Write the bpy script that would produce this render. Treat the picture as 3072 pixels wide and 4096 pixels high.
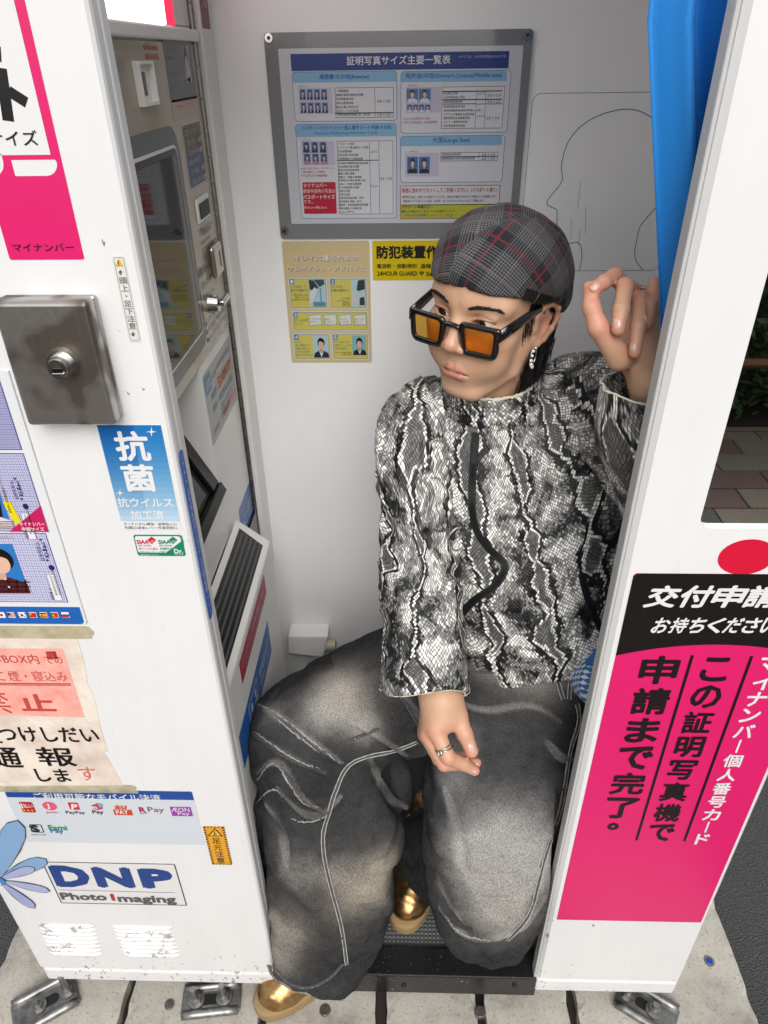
import bpy, bmesh, math, random, time
import numpy as np
from math import sin, cos, pi, radians, sqrt, atan2
from mathutils import Vector, Matrix
from mathutils.bvhtree import BVHTree
T0 = time.time()
random.seed(7)
rng = np.random.default_rng(7)
for o in list(bpy.data.objects):
    bpy.data.objects.remove(o)
SC = bpy.context.scene
COL = SC.collection

# ---------------------------------------------------------------- camera
# focal length and angles solved from the edges of the booth (photo 3072 x 4096)
F_PX, PITCH, YAW, ROLL, H = 2841.0, 0.56945, -0.03353, -0.01395, 1.65
_cp, _sp, _cy, _sy = cos(PITCH), sin(PITCH), cos(YAW), sin(YAW)
FW = np.array([_sy * _cp, _cy * _cp, -_sp])
_R0 = np.array([_cy, -_sy, 0.0])
_U0 = np.cross(_R0, FW)
RT = _R0 * cos(ROLL) + _U0 * sin(ROLL)
UP = _U0 * cos(ROLL) - _R0 * sin(ROLL)
CAM = np.array([0.0, 0.0, H])
camd = bpy.data.cameras.new('camera')
cam = bpy.data.objects.new('camera', camd)
COL.objects.link(cam)
cam.matrix_world = Matrix(((RT[0], UP[0], -FW[0], 0), (RT[1], UP[1], -FW[1], 0), (RT[2], UP[2], -FW[2], H), (0, 0, 0, 1)))
camd.sensor_fit = 'HORIZONTAL'
camd.sensor_width = 36.0
camd.lens = F_PX / 3072.0 * 36.0
camd.clip_start = 0.05
camd.clip_end = 400.0
SC.camera = cam

# ---------------------------------------------------------------- light
SUN_EL, SUN_AZ = radians(40), radians(174)      # azimuth measured from +Y clockwise: behind the camera, a little left
world = bpy.data.worlds.new('World')
SC.world = world
world.use_nodes = True
wn = world.node_tree
bg = wn.nodes['Background']
sky = wn.nodes.new('ShaderNodeTexSky')
sky.sky_type = 'NISHITA'
sky.sun_disc = False
sky.sun_elevation = SUN_EL
sky.sun_rotation = SUN_AZ
sky.dust_density = 3.0
hsv = wn.nodes.new('ShaderNodeHueSaturation')
hsv.inputs['Saturation'].default_value = 0.12
wn.links.new(sky.outputs[0], hsv.inputs['Color'])
wn.links.new(hsv.outputs[0], bg.inputs[0])
bg.inputs[1].default_value = 0.085
sund = bpy.data.lights.new('sun', 'SUN')
sund.energy = 1.4
sund.angle = radians(45)
sund.color = (1.0, 0.965, 0.93)
sun = bpy.data.objects.new('sun', sund)
COL.objects.link(sun)
_sd = Vector((sin(SUN_AZ) * cos(SUN_EL), cos(SUN_AZ) * cos(SUN_EL), sin(SUN_EL)))
sun.rotation_euler = _sd.to_track_quat('Z', 'Y').to_euler()
sun.location = (0, -4, 6)
SC.view_settings.view_transform = 'Standard'
SC.view_settings.look = 'None'
SC.view_settings.gamma = 1.0
SC.view_settings.use_curve_mapping = False
SC.view_settings.exposure = 0.80
SC.cycles.max_bounces = 8
SC.cycles.transparent_max_bounces = 12
SC.cycles.use_denoising = True

# ---------------------------------------------------------------- pixel -> place helpers (pixels of a 1659 x 2212 view)
KPX = 3072.0 / 1659.0
def ray(x, y):
    return FW + RT * ((x * KPX - 1536) / F_PX) + UP * ((2048 - y * KPX) / F_PX)
def hit(x, y, ax, v):
    r = ray(x, y)
    return CAM + r * ((v - CAM[ax]) / r[ax])
def at(x, y, w):
    return CAM + ray(x, y) * w
def proj(P):
    d = np.atleast_2d(P) - CAM
    w = d @ FW
    return np.stack([(1536 + F_PX * (d @ RT) / w) / KPX, (2048 - F_PX * (d @ UP) / w) / KPX, w], 1)

YF = 0.694            # front face of the booth
YB = YF + 0.73        # inner face of the back wall
XM = -0.338           # face of the machine (left inner wall)
XL, XR = -0.255, 0.267  # edges of the door opening
X0, X1 = -0.735, 0.548  # outer edges of the booth
ZT = 2.02             # roof
ZB = 0.055            # underside of the panels
PT = 0.026            # front panel thickness

# ---------------------------------------------------------------- materials
MATS = {}
def lin(c):
    return tuple(((v / 12.92) if v <= 0.04045 else ((v + 0.055) / 1.055) ** 2.4) for v in c)
def hexc(h):
    h = h.lstrip('#')
    return lin(tuple(int(h[i:i + 2], 16) / 255 for i in (0, 2, 4)))
def newmat(name):
    m = bpy.data.materials.new(name)
    m.use_nodes = True
    return m, m.node_tree, m.node_tree.nodes['Principled BSDF']
def flat(h, rough=0.4, metal=0.0, gain=0.75, name=None, coat=0.0):
    key = (h, rough, metal, gain, coat)
    if key in MATS:
        return MATS[key]
    m, nt, b = newmat(name or ('print_' + h.strip('#')))
    c = [v * gain for v in hexc(h)]
    b.inputs['Base Color'].default_value = (*c, 1)
    b.inputs['Roughness'].default_value = rough
    b.inputs['Metallic'].default_value = metal
    b.inputs['Coat Weight'].default_value = coat
    m.diffuse_color = (*c, 1)
    MATS[key] = m
    return m
class N:
    """small node-graph helper"""
    def __init__(s, nt):
        s.nt = nt
    def n(s, t, **kw):
        nd = s.nt.nodes.new('ShaderNode' + t)
        for k, v in kw.items():
            if k.startswith('i_'):
                k2 = k[2:]
                nd.inputs[int(k2) if k2.isdigit() else k2.replace('_', ' ')].default_value = v
            else:
                setattr(nd, k, v)
        return nd
    def l(s, a, b):
        s.nt.links.new(a, b)
    def math(s, op, a, b=None, c=None, clamp=False):
        nd = s.n('Math', operation=op, use_clamp=clamp)
        for i, v in enumerate((a, b, c)):
            if v is None:
                continue
            if isinstance(v, (int, float)):
                nd.inputs[i].default_value = v
            else:
                s.l(v, nd.inputs[i])
        return nd.outputs[0]
    def ramp(s, f, stops, interp='LINEAR'):
        nd = s.n('ValToRGB')
        cr = nd.color_ramp
        cr.interpolation = interp
        while len(cr.elements) < len(stops):
            cr.elements.new(0.5)
        for e, (p, c) in zip(cr.elements, stops):
            e.position = p
            e.color = (*c, 1) if len(c) == 3 else c
        s.l(f, nd.inputs[0])
        return nd.outputs[0]
    def mix(s, f, a, b, blend='MIX'):
        nd = s.n('Mix', data_type='RGBA', blend_type=blend)
        for sock, v in ((nd.inputs[0], f), (nd.inputs[6], a), (nd.inputs[7], b)):
            if isinstance(v, (int, float)):
                sock.default_value = v
            elif isinstance(v, tuple):
                sock.default_value = (*v, 1) if len(v) == 3 else v
            else:
                s.l(v, sock)
        return nd.outputs[2]
    def noise(s, vec, scale, detail=3, rough=0.55, dim='3D'):
        nd = s.n('TexNoise', noise_dimensions=dim)
        nd.inputs['Scale'].default_value = scale
        nd.inputs['Detail'].default_value = detail
        nd.inputs['Roughness'].default_value = rough
        if vec is not None:
            s.l(vec, nd.inputs['Vector'])
        return nd
    def coord(s, which='Object'):
        return s.n('TexCoord').outputs[which]
    def mapping(s, vec, scale=(1, 1, 1), rot=(0, 0, 0), loc=(0, 0, 0)):
        nd = s.n('Mapping')
        nd.inputs['Scale'].default_value = scale
        nd.inputs['Rotation'].default_value = rot
        nd.inputs['Location'].default_value = loc
        s.l(vec, nd.inputs[0])
        return nd.outputs[0]
    def bump(s, h, strength, dist, bsdf):
        nd = s.n('Bump')
        nd.inputs['Strength'].default_value = strength
        nd.inputs['Distance'].default_value = dist
        s.l(h, nd.inputs['Height'])
        s.l(nd.outputs[0], bsdf.inputs['Normal'])
        return nd

def paint_mat(name, base, dirt=1.0, rough=0.32, low=0.6):
    """painted sheet steel: scuffs, and black scrapes that gather on its lower part"""
    m, nt, b = newmat(name)
    g = N(nt)
    geo = g.n('NewGeometry').outputs['Position']
    big = g.noise(geo, 3.0, 4, 0.6)
    tone = g.ramp(big.outputs[0], [(0.3, tuple(v * 0.94 for v in base)), (0.7, base)])
    stk = g.noise(g.mapping(geo, (26, 26, 1.6)), 1.0, 4, 0.6)
    tone = g.mix(0.16 * dirt, tone, g.ramp(stk.outputs[0], [(0.35, tuple(v * 0.86 for v in base)), (0.6, base)]))
    sx = g.n('SeparateXYZ'); g.l(geo, sx.inputs[0])
    # height mask 1 near the ground
    hm = g.n('MapRange'); hm.inputs[1].default_value = low; hm.inputs[2].default_value = 0.08
    hm.inputs[3].default_value = -1.7; hm.inputs[4].default_value = 0.62
    g.l(sx.outputs[2], hm.inputs[0])
    sp = g.noise(g.mapping(geo, (1, 1, 0.55)), 120.0, 3, 0.65)
    cl = g.noise(g.mapping(geo, (1, 1, 0.35)), 9.0, 3, 0.6)
    v = g.math('MULTIPLY', sp.outputs[0], g.math('ADD', g.math('MULTIPLY', cl.outputs[0], 0.9), 0.5))
    v = g.math('ADD', v, g.math('MULTIPLY', hm.outputs[0], 0.075))
    spot = g.n('MapRange'); spot.inputs[1].default_value = 0.665; spot.inputs[2].default_value = 0.69
    g.l(v, spot.inputs[0])
    hair = g.noise(g.mapping(geo, (14, 14, 2.2), (0.2, 0.5, 0.3)), 6.0, 2, 0.5)
    scr = g.n('MapRange'); scr.inputs[1].default_value = 0.715; scr.inputs[2].default_value = 0.74
    g.l(hair.outputs[0], scr.inputs[0])
    f = g.math('MULTIPLY', g.math('MAXIMUM', spot.outputs[0], g.math('MULTIPLY', scr.outputs[0], 0.06)), 0.8 * dirt)
    col = g.mix(f, tone, (0.11, 0.10, 0.09))
    g.l(col, b.inputs['Base Color'])
    rr = g.math('ADD', g.math('MULTIPLY', big.outputs[0], 0.07), rough - 0.03)
    g.l(rr, b.inputs['Roughness'])
    fine = g.noise(geo, 700.0, 1, 0.5)
    g.bump(fine.outputs[0], 0.03, 0.001, b)
    return m
M_PANEL = paint_mat('white_panel_paint', (0.70, 0.70, 0.70), 1.0)
M_INNER = paint_mat('white_inner_paint', (0.89, 0.895, 0.90), 0.22, 0.31, 0.2)
M_MACH = flat('#ecebe7', 0.30, gain=0.92, name='machine_paint')
M_BEIGE = flat('#b3a58c', 0.22, name='beige_panel', coat=0.3)
M_DGREY = flat('#6d6e6d', 0.3, name='grey_surround')
M_BLACK = flat('#141414', 0.25, name='black_plastic')
M_BLACKR = flat('#1a1a1a', 0.6, name='black_rubber')
M_CHROME = flat('#c9c9c6', 0.18, 1.0, 1.0, 'chrome')
M_SCREEN, _nt, _b = newmat('screen_glass')
_b.inputs['Base Color'].default_value = (0.035, 0.037, 0.038, 1)
_b.inputs['Roughness'].default_value = 0.06
M_SMOKE, _nt, _b = newmat('smoked_acrylic')
_b.inputs['Base Color'].default_value = (0.012, 0.012, 0.012, 1); _b.inputs['Roughness'].default_value = 0.08
def metal_mat(name, c, rough, blot=0.3, scale=25):
    m, nt, b = newmat(name); g = N(nt)
    P = g.n('NewGeometry').outputs['Position']
    n = g.noise(P, scale, 5, 0.65)
    col = g.ramp(n.outputs[0], [(0.3, tuple(v * (1 - blot) for v in c)), (0.7, c)])
    g.l(col, b.inputs['Base Color'])
    b.inputs['Metallic'].default_value = 1.0
    g.l(g.math('ADD', g.math('MULTIPLY', n.outputs[0], 0.25), rough - 0.1), b.inputs['Roughness'])
    return m
M_GALV = metal_mat('galvanised_steel', (0.42, 0.42, 0.41), 0.45, 0.5, 60)
M_STEELB = metal_mat('bolt_steel', (0.45, 0.44, 0.42), 0.42, 0.45, 90)

# ---------------------------------------------------------------- object helpers
LOC = {}
def tag(o, label=None, cat=None, group=None, kind=None):
    if label: o['label'] = label
    if cat: o['category'] = cat
    if group: o['group'] = group
    if kind: o['kind'] = kind
    return o
def thing(name, loc, label, cat, group=None):
    o = bpy.data.objects.new(name, None)
    COL.objects.link(o)
    o.location = tuple(loc)
    o.empty_display_size = 0.05
    LOC[o.name] = np.array(loc, float)
    return tag(o, label, cat, group)
def mk(name, V, F, mats, parent=None, midx=None, smooth=False):
    """one mesh object from world-space vertices"""
    V = np.asarray(V, float).reshape(-1, 3)
    off = LOC.get(parent.name, np.zeros(3)) if parent is not None else np.zeros(3)
    me = bpy.data.meshes.new(name)
    if isinstance(F, np.ndarray):
        n, k = F.shape
        me.vertices.add(len(V)); me.vertices.foreach_set('co', (V - off).astype(np.float32).ravel())
        me.loops.add(n * k); me.loops.foreach_set('vertex_index', F.astype(np.int32).ravel())
        me.polygons.add(n); me.polygons.foreach_set('loop_start', np.arange(0, n * k, k, dtype=np.int32))
        me.update(calc_edges=True)
    else:
        me.from_pydata([tuple(v) for v in (V - off)], [], [tuple(f) for f in F])
    if not isinstance(mats, (list, tuple)):
        mats = [mats]
    for m in mats:
        me.materials.append(m)
    if midx is not None:
        me.polygons.foreach_set('material_index', np.asarray(midx, dtype=np.int32))
    if smooth:
        me.polygons.foreach_set('use_smooth', np.ones(len(me.polygons), dtype=bool))
    me.update()
    o = bpy.data.objects.new(name, me)
    COL.objects.link(o)
    if parent is not None:
        o.parent = parent
        LOC[o.name] = off
    return o
class MB:
    """collects shapes with materials, links them as ONE mesh object"""
    def __init__(s):
        s.V, s.F, s.I, s.M, s.n = [], [], [], [], 0
    def add(s, V, F, m):
        if m not in s.M:
            s.M.append(m)
        i = s.M.index(m)
        s.V.append(np.asarray(V, float).reshape(-1, 3))
        for f in F:
            s.F.append(tuple(int(k) + s.n for k in f)); s.I.append(i)
        s.n += len(s.V[-1])
        return s
    def build(s, name, parent=None, smooth=False):
        return mk(name, np.concatenate(s.V), s.F, s.M, parent, s.I, smooth)
def bm_arrays(bm):
    bm.verts.index_update()
    V = np.array([v.co[:] for v in bm.verts]); F = [[v.index for v in f.verts] for f in bm.faces]
    bm.free()
    return V, F
def box(x0, x1, y0, y1, z0, z1, bev=0.0, seg=2):
    bm = bmesh.new()
    bmesh.ops.create_cube(bm, size=1.0)
    for v in bm.verts:
        v.co = Vector(((x0 + x1) / 2 + v.co.x * (x1 - x0), (y0 + y1) / 2 + v.co.y * (y1 - y0), (z0 + z1) / 2 + v.co.z * (z1 - z0)))
    if bev > 0:
        bmesh.ops.bevel(bm, geom=list(bm.edges), offset=bev, segments=seg, affect='EDGES', profile=0.5)
    return bm_arrays(bm)
def prism(P, ext, bev=0.0):
    """closed polygon P (n,3) extruded along vector ext"""
    P = np.asarray(P, float); n = len(P); ext = np.asarray(ext, float)
    V = np.concatenate([P, P + ext])
    F = [list(range(n))[::-1], list(range(n, 2 * n))] + [[i, (i + 1) % n, n + (i + 1) % n, n + i] for i in range(n)]
    if bev > 0:
        bm = bmesh.new()
        vs = [bm.verts.new(v) for v in V]
        for f in F:
            bm.faces.new([vs[i] for i in f])
        bmesh.ops.recalc_face_normals(bm, faces=list(bm.faces))
        bmesh.ops.bevel(bm, geom=list(bm.edges), offset=bev, segments=2, affect='EDGES', profile=0.5)
        return bm_arrays(bm)
    return V, F
def frame_axes(d):
    d = np.asarray(d, float); d = d / np.linalg.norm(d)
    a = np.array([0, 0, 1.0]) if abs(d[2]) < 0.9 else np.array([1.0, 0, 0])
    u = np.cross(a, d); u /= np.linalg.norm(u)
    return d, u, np.cross(d, u)
def cyl(p, q, r0, r1=None, n=16, caps=True):
    r1 = r0 if r1 is None else r1
    p, q = np.asarray(p, float), np.asarray(q, float)
    d, u, v = frame_axes(q - p)
    a = np.linspace(0, 2 * pi, n, endpoint=False)
    ring = np.cos(a)[:, None] * u + np.sin(a)[:, None] * v
    V = np.concatenate([p + ring * r0, q + ring * r1])
    F = [[i, (i + 1) % n, n + (i + 1) % n, n + i] for i in range(n)]
    if caps:
        F += [list(range(n))[::-1], list(range(n, 2 * n))]
    return V, F
def tube(pts, r, n=8, closed=False):
    pts = np.asarray(pts, float); m = len(pts)
    r = np.full(m, r) if np.isscalar(r) else np.asarray(r)
    tang = np.gradient(pts, axis=0)
    if closed:
        tang = np.roll(pts, -1, 0) - np.roll(pts, 1, 0)
    tang /= np.linalg.norm(tang, axis=1, keepdims=True) + 1e-12
    _, u, _ = frame_axes(tang[0])
    V = []
    a = np.linspace(0, 2 * pi, n, endpoint=False)
    for i in range(m):
        u = u - tang[i] * (u @ tang[i]); u /= np.linalg.norm(u) + 1e-12
        w = np.cross(tang[i], u)
        V.append(pts[i] + r[i] * (np.cos(a)[:, None] * u + np.sin(a)[:, None] * w))
    V = np.concatenate(V)
    F = []
    for i in range(m if closed else m - 1):
        j = (i + 1) % m
        for k in range(n):
            F.append([i * n + k, i * n + (k + 1) % n, j * n + (k + 1) % n, j * n + k])
    if not closed:
        F += [list(range(n))[::-1], list(range((m - 1) * n, m * n))]
    return V, F
def spline(P, n, closed=False):
    P = np.asarray(P, float); m = len(P)
    out = []
    t = np.linspace(0, m if closed else m - 1, n, endpoint=not closed)
    for x in t:
        i = int(min(math.floor(x), (m - 1) if closed else m - 2)); f = x - i
        g = (lambda k: P[k % m]) if closed else (lambda k: P[min(max(k, 0), m - 1)])
        a, b, c, d = g(i - 1), g(i), g(i + 1), g(i + 2)
        out.append(0.5 * (2 * b + (c - a) * f + (2 * a - 5 * b + 4 * c - d) * f * f + (3 * b - a - 3 * c + d) * f ** 3))
    return np.array(out)
def sphere(c, r, nu=16, nv=10):
    V = [(0, 0, 1)]
    for j in range(1, nv):
        for i in range(nu):
            a, b = 2 * pi * i / nu, pi * j / nv
            V.append((sin(b) * cos(a), sin(b) * sin(a), cos(b)))
    V.append((0, 0, -1))
    F = [[0, 1 + i, 1 + (i + 1) % nu] for i in range(nu)]
    for j in range(nv - 2):
        for i in range(nu):
            F.append([1 + j * nu + i, 1 + (j + 1) * nu + i, 1 + (j + 1) * nu + (i + 1) % nu, 1 + j * nu + (i + 1) % nu])
    k = 1 + (nv - 2) * nu
    F += [[k + i, len(V) - 1, k + (i + 1) % nu] for i in range(nu)]
    return np.array(V) * r + np.asarray(c, float), F
def rrect2(x0, y0, x1, y1, r, n=5):
    """rounded rectangle outline; r one radius or four (bl, br, tr, tl)"""
    rs = [r] * 4 if np.isscalar(r) else list(r)
    out = []
    for (cx, cy, a0, rr) in ((x0, y0, pi, rs[0]), (x1, y0, 1.5 * pi, rs[1]), (x1, y1, 0, rs[2]), (x0, y1, 0.5 * pi, rs[3])):
        if rr <= 0:
            out.append((cx, cy)); continue
        sx = 1 if cx == x0 else -1; sy = 1 if cy == y0 else -1
        for k in range(n + 1):
            a = a0 + (pi / 2) * k / n
            out.append((cx + sx * rr + rr * cos(a), cy + sy * rr + rr * sin(a)))
    return out

# ---------------------------------------------------------------- lettering (mesh text, built in a scratch scene)
TS = bpy.data.scenes.new('scratch')
TC = bpy.data.curves.new('lettering', 'FONT')
TO = bpy.data.objects.new('lettering', TC)
TS.collection.objects.link(TO)
TC.resolution_u = 2
TCACHE = {}
def glyphs(s, bold=0.0, vertical=False, res=2):
    key = (s, bold, vertical, res)
    if key in TCACHE:
        return TCACHE[key]
    TC.body = '\n'.join(s) if vertical else s
    TC.align_x = 'CENTER' if vertical else 'LEFT'
    TC.space_line = 1.05 if vertical else 1.0
    TC.resolution_u = res
    vl = TS.view_layers[0]
    vl.update()
    dg = vl.depsgraph
    me = bpy.data.meshes.new_from_object(TO.evaluated_get(dg))
    V = np.zeros(len(me.vertices) * 3); me.vertices.foreach_get('co', V)
    V = V.reshape(-1, 3)
    V[:, 2] = 0
    F = [list(p.vertices) for p in me.polygons]
    bpy.data.meshes.remove(me)
    if bold >= 0.006 and len(V):        # heavier weight: shifted copies, each a hair above the last
        n = len(V); Vs, Fs = [], []
        k = 4 if bold < 0.02 else 6
        for i in range(k):
            a = 2 * pi * (i + 0.5) / k
            Vs.append(V + [bold * 1.25 * cos(a), bold * 1.25 * sin(a), i * 0.00002])
            Fs += [[j + n * i for j in f] for f in F]
        V, F = np.concatenate(Vs), Fs
    TCACHE[key] = (V, F)
    return V, F

class Sign:
    """a printed plate lying on a plane: backing + printed_graphic + lettering"""
    PL = {'F': (1, YF, 0, 2, (0, -1, 0)), 'B': (1, YB, 0, 2, (0, -1, 0)), 'M': (0, XM, 1, 2, (1, 0, 0))}
    def __init__(s, plane, reg=(0, 0), th=0.0006, val=None, k=3.0):
        s.ax, s.v, s.u_, s.w_, n = s.PL[plane]
        if val is not None:
            s.v = val
        s.n = np.array(n, float)
        s.reg = reg; s.th = max(th, 0.0005); s.k = k
        s.base_, s.gfx, s.let = MB(), MB(), MB()
        s.org = None
    def uv(s, x, y):
        p = hit(s.reg[0] + x / s.k, s.reg[1] + y / s.k, s.ax, s.v)
        return np.array([p[s.u_], p[s.w_]])
    def p3(s, UV, off):
        UV = np.asarray(UV, float)
        if UV.ndim == 1: UV = UV.reshape(-1, 2)
        if UV.shape[1] == 3:
            off = (off + UV[:, 2])[:, None]
        P = np.zeros((len(UV), 3)); P[:, s.ax] = s.v; P[:, s.u_] = UV[:, 0]; P[:, s.w_] = UV[:, 1]
        return P + s.n * off
    def off(s, lay):
        return s.th + 0.00018 * lay
    def base(s, x0, y0, x1, y1, col, r=0.0, rough=0.35, mat=None):
        a, b = s.uv(x0, y0), s.uv(x1, y1)
        s.baseuv([min(a[0], b[0]), min(a[1], b[1]), max(a[0], b[0]), max(a[1], b[1])], col, r, rough, mat)
        return s
    def baseuv(s, q, col, r=0.0, rough=0.35, mat=None):
        P = rrect2(*q, r) if not (np.isscalar(r) and r == 0) else [(q[0], q[1]), (q[2], q[1]), (q[2], q[3]), (q[0], q[3])]
        s.basepoly(P, col, rough, mat)
        s.box = q
    def basepoly(s, P, col, rough=0.35, mat=None):
        P3 = s.p3(P, 0.0002)
        V, F = prism(P3, s.n * (s.th - 0.0002))
        s.base_.add(V, F, mat or flat(col, rough))
        if s.org is None:
            s.org = s.p3([np.min(np.asarray(P, float), 0)], 0)[0]
    def polyuv(s, P, col, lay=1, mat=None):
        V = s.p3(P, s.off(lay))
        s.gfx.add(V, [list(range(len(V)))], mat or flat(col, 0.35))
    def poly(s, pts, col, lay=1, mat=None):
        s.polyuv([s.uv(*p) for p in pts], col, lay, mat)
        return s
    def rect(s, x0, y0, x1, y1, col, lay=1, r=0.0, mat=None):
        a, b = s.uv(x0, y0), s.uv(x1, y1)
        q = [min(a[0], b[0]), min(a[1], b[1]), max(a[0], b[0]), max(a[1], b[1])]
        s.polyuv(rrect2(*q, r) if not (np.isscalar(r) and r == 0) else [(q[0], q[1]), (q[2], q[1]), (q[2], q[3]), (q[0], q[3])], col, lay, mat)
        return s
    def outline(s, x0, y0, x1, y1, col, w=0.0006, lay=2, r=0.0):
        a, b = s.uv(x0, y0), s.uv(x1, y1)
        q = [min(a[0], b[0]), min(a[1], b[1]), max(a[0], b[0]), max(a[1], b[1])]
        A = rrect2(*q, max(r, 1e-5)); B = rrect2(q[0] + w, q[1] + w, q[2] - w, q[3] - w, max(np.array(r) - w, 1e-5) if np.isscalar(r) else 1e-5)
        n = len(A)
        V = s.p3(A + B, s.off(lay))
        s.gfx.add(V, [[i, (i + 1) % n, n + (i + 1) % n, n + i] for i in range(n)], flat(col, 0.35))
        return s
    def line(s, pts, col, w=0.0006, lay=2):
        P = np.array([s.uv(*p) for p in pts])
        s.lineuv(P, col, w, lay)
        return s
    def lineuv(s, P, col, w, lay=2):
        d = np.gradient(P, axis=0); d /= np.linalg.norm(d, axis=1, keepdims=True) + 1e-12
        nn = np.stack([-d[:, 1], d[:, 0]], 1) * w / 2
        V = s.p3(np.concatenate([P - nn, P + nn]), s.off(lay)); m = len(P)
        s.gfx.add(V, [[i, i + 1, m + i + 1, m + i] for i in range(m - 1)], flat(col, 0.35))
    def ell(s, cx, cy, rx, ry, col, lay=2, n=20, mat=None):
        c = s.uv(cx, cy); a = s.uv(cx + rx, cy); b = s.uv(cx, cy - ry)
        U, W = abs(a[0] - c[0]), abs(b[1] - c[1])
        t = np.linspace(0, 2 * pi, n, endpoint=False)
        s.polyuv(np.stack([c[0] + U * np.cos(t), c[1] + W * np.sin(t)], 1), col, lay, mat)
        return s
    def text(s, txt, x0, y, x1, h, col='#111111', bold=0.0, lay=4, slant=0.0, res=2, rot=0.0, gfx=False):
        V, F = glyphs(txt, bold, False, res)
        if not len(V):
            return s
        a = s.uv(x0, y)
        if x1 is not None:
            W = s.uv(x1, y)[0] - a[0]
        Hh = abs(s.uv(x0, y - h)[1] - a[1])
        lo, hi = V.min(0), V.max(0)
        lo[2] = 0
        sy = Hh / max(hi[1] - lo[1], 1e-6)
        sx = W / max(hi[0] - lo[0], 1e-6) if x1 is not None else sy
        Q = (V - lo) * (sx, sy, 1)
        Q[:, 0] += slant * Q[:, 1]
        if rot:
            c_, s_ = cos(rot), sin(rot)
            Q[:, :2] = Q[:, :2] @ np.array([[c_, s_], [-s_, c_]])
        s.let.add(s.p3(Q + [a[0], a[1], 0], s.off(lay)), F, flat(col, 0.4))
        return s
    def vtext(s, txt, x, y0, y1, w, col='#111111', bold=0.0, lay=4, slant=0.0):
        """vertical line of characters, centre x at the top, pixel height y0..y1, width w"""
        V, F = glyphs(txt.replace('ー', '｜'), bold, True)
        a = s.uv(x, y0); b = s.uv(x, y1)
        Hh = abs(a[1] - b[1]); W = abs(s.uv(x + w, y0)[0] - a[0])
        lo, hi = V.min(0), V.max(0)
        Q = (V - [(lo[0] + hi[0]) / 2, hi[1], 0]) * [W / (hi[0] - lo[0]), Hh / (hi[1] - lo[1]), 1]
        s.let.add(s.p3(Q + [a[0], a[1], 0], s.off(lay)), F, flat(col, 0.4))
        return s
    def build(s, name, label, cat, group=None, parts=True):
        root = thing(name, s.org, label, cat, group)
        s.base_.build('backing', root)
        if s.gfx.n: s.gfx.build('printed_graphic', root)
        if s.let.n: s.let.build('lettering', root)['kind'] = 'stuff'
        return root
# ================================================================= SETTING
def asphalt_mat():
    m, nt, b = newmat('asphalt'); g = N(nt)
    P = g.n('NewGeometry').outputs['Position']
    n1 = g.noise(P, 420, 2, 0.6); n2 = g.noise(P, 5, 4, 0.6)
    v = g.n('TexVoronoi'); v.inputs['Scale'].default_value = 260; g.l(P, v.inputs['Vector'])
    c = g.ramp(n1.outputs[0], [(0.35, (0.028, 0.029, 0.031)), (0.6, (0.075, 0.077, 0.08)), (0.72, (0.20, 0.20, 0.20))])
    c = g.mix(g.math('MULTIPLY', n2.outputs[0], 0.5), c, (0.05, 0.05, 0.052))
    g.l(c, b.inputs['Base Color']); b.inputs['Roughness'].default_value = 0.85
    g.bump(v.outputs['Distance'], 0.8, 0.004, b)
    return m
def concrete_mat():
    m, nt, b = newmat('weathered_concrete'); g = N(nt)
    P = g.n('NewGeometry').outputs['Position']
    n1 = g.noise(P, 7, 6, 0.65); n2 = g.noise(P, 160, 3, 0.65); n3 = g.noise(P, 900, 1, 0.5)
    c = g.ramp(n1.outputs[0], [(0.29, (0.13, 0.115, 0.092)), (0.38, (0.31, 0.287, 0.243)), (0.48, (0.48, 0.45, 0.385)), (0.62, (0.58, 0.545, 0.475))])
    sp = g.n('MapRange'); sp.inputs[1].default_value = 0.56; sp.inputs[2].default_value = 0.68
    g.l(n2.outputs[0], sp.inputs[0])
    c = g.mix(g.math('MULTIPLY', sp.outputs[0], 0.75), c, (0.10, 0.092, 0.08))
    c = g.mix(0.35, c, g.ramp(n3.outputs[0], [(0.35, (0.16, 0.15, 0.13)), (0.65, (0.55, 0.53, 0.49))]))
    g.l(c, b.inputs['Base Color']); b.inputs['Roughness'].default_value = 0.9
    hh = g.math('ADD', g.math('MULTIPLY', n2.outputs[0], 0.6), n3.outputs[0])
    g.bump(hh, 0.35, 0.0025, b)
    return m
M_ASPH, M_CONC = asphalt_mat(), concrete_mat()
S_ = 60.0
ground = mk('ground', [(-S_, -S_, -0.045), (S_, -S_, -0.045), (S_, S_, -0.045), (-S_, S_, -0.045)], [[0, 1, 2, 3]], M_ASPH)
tag(ground, kind='structure')
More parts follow.
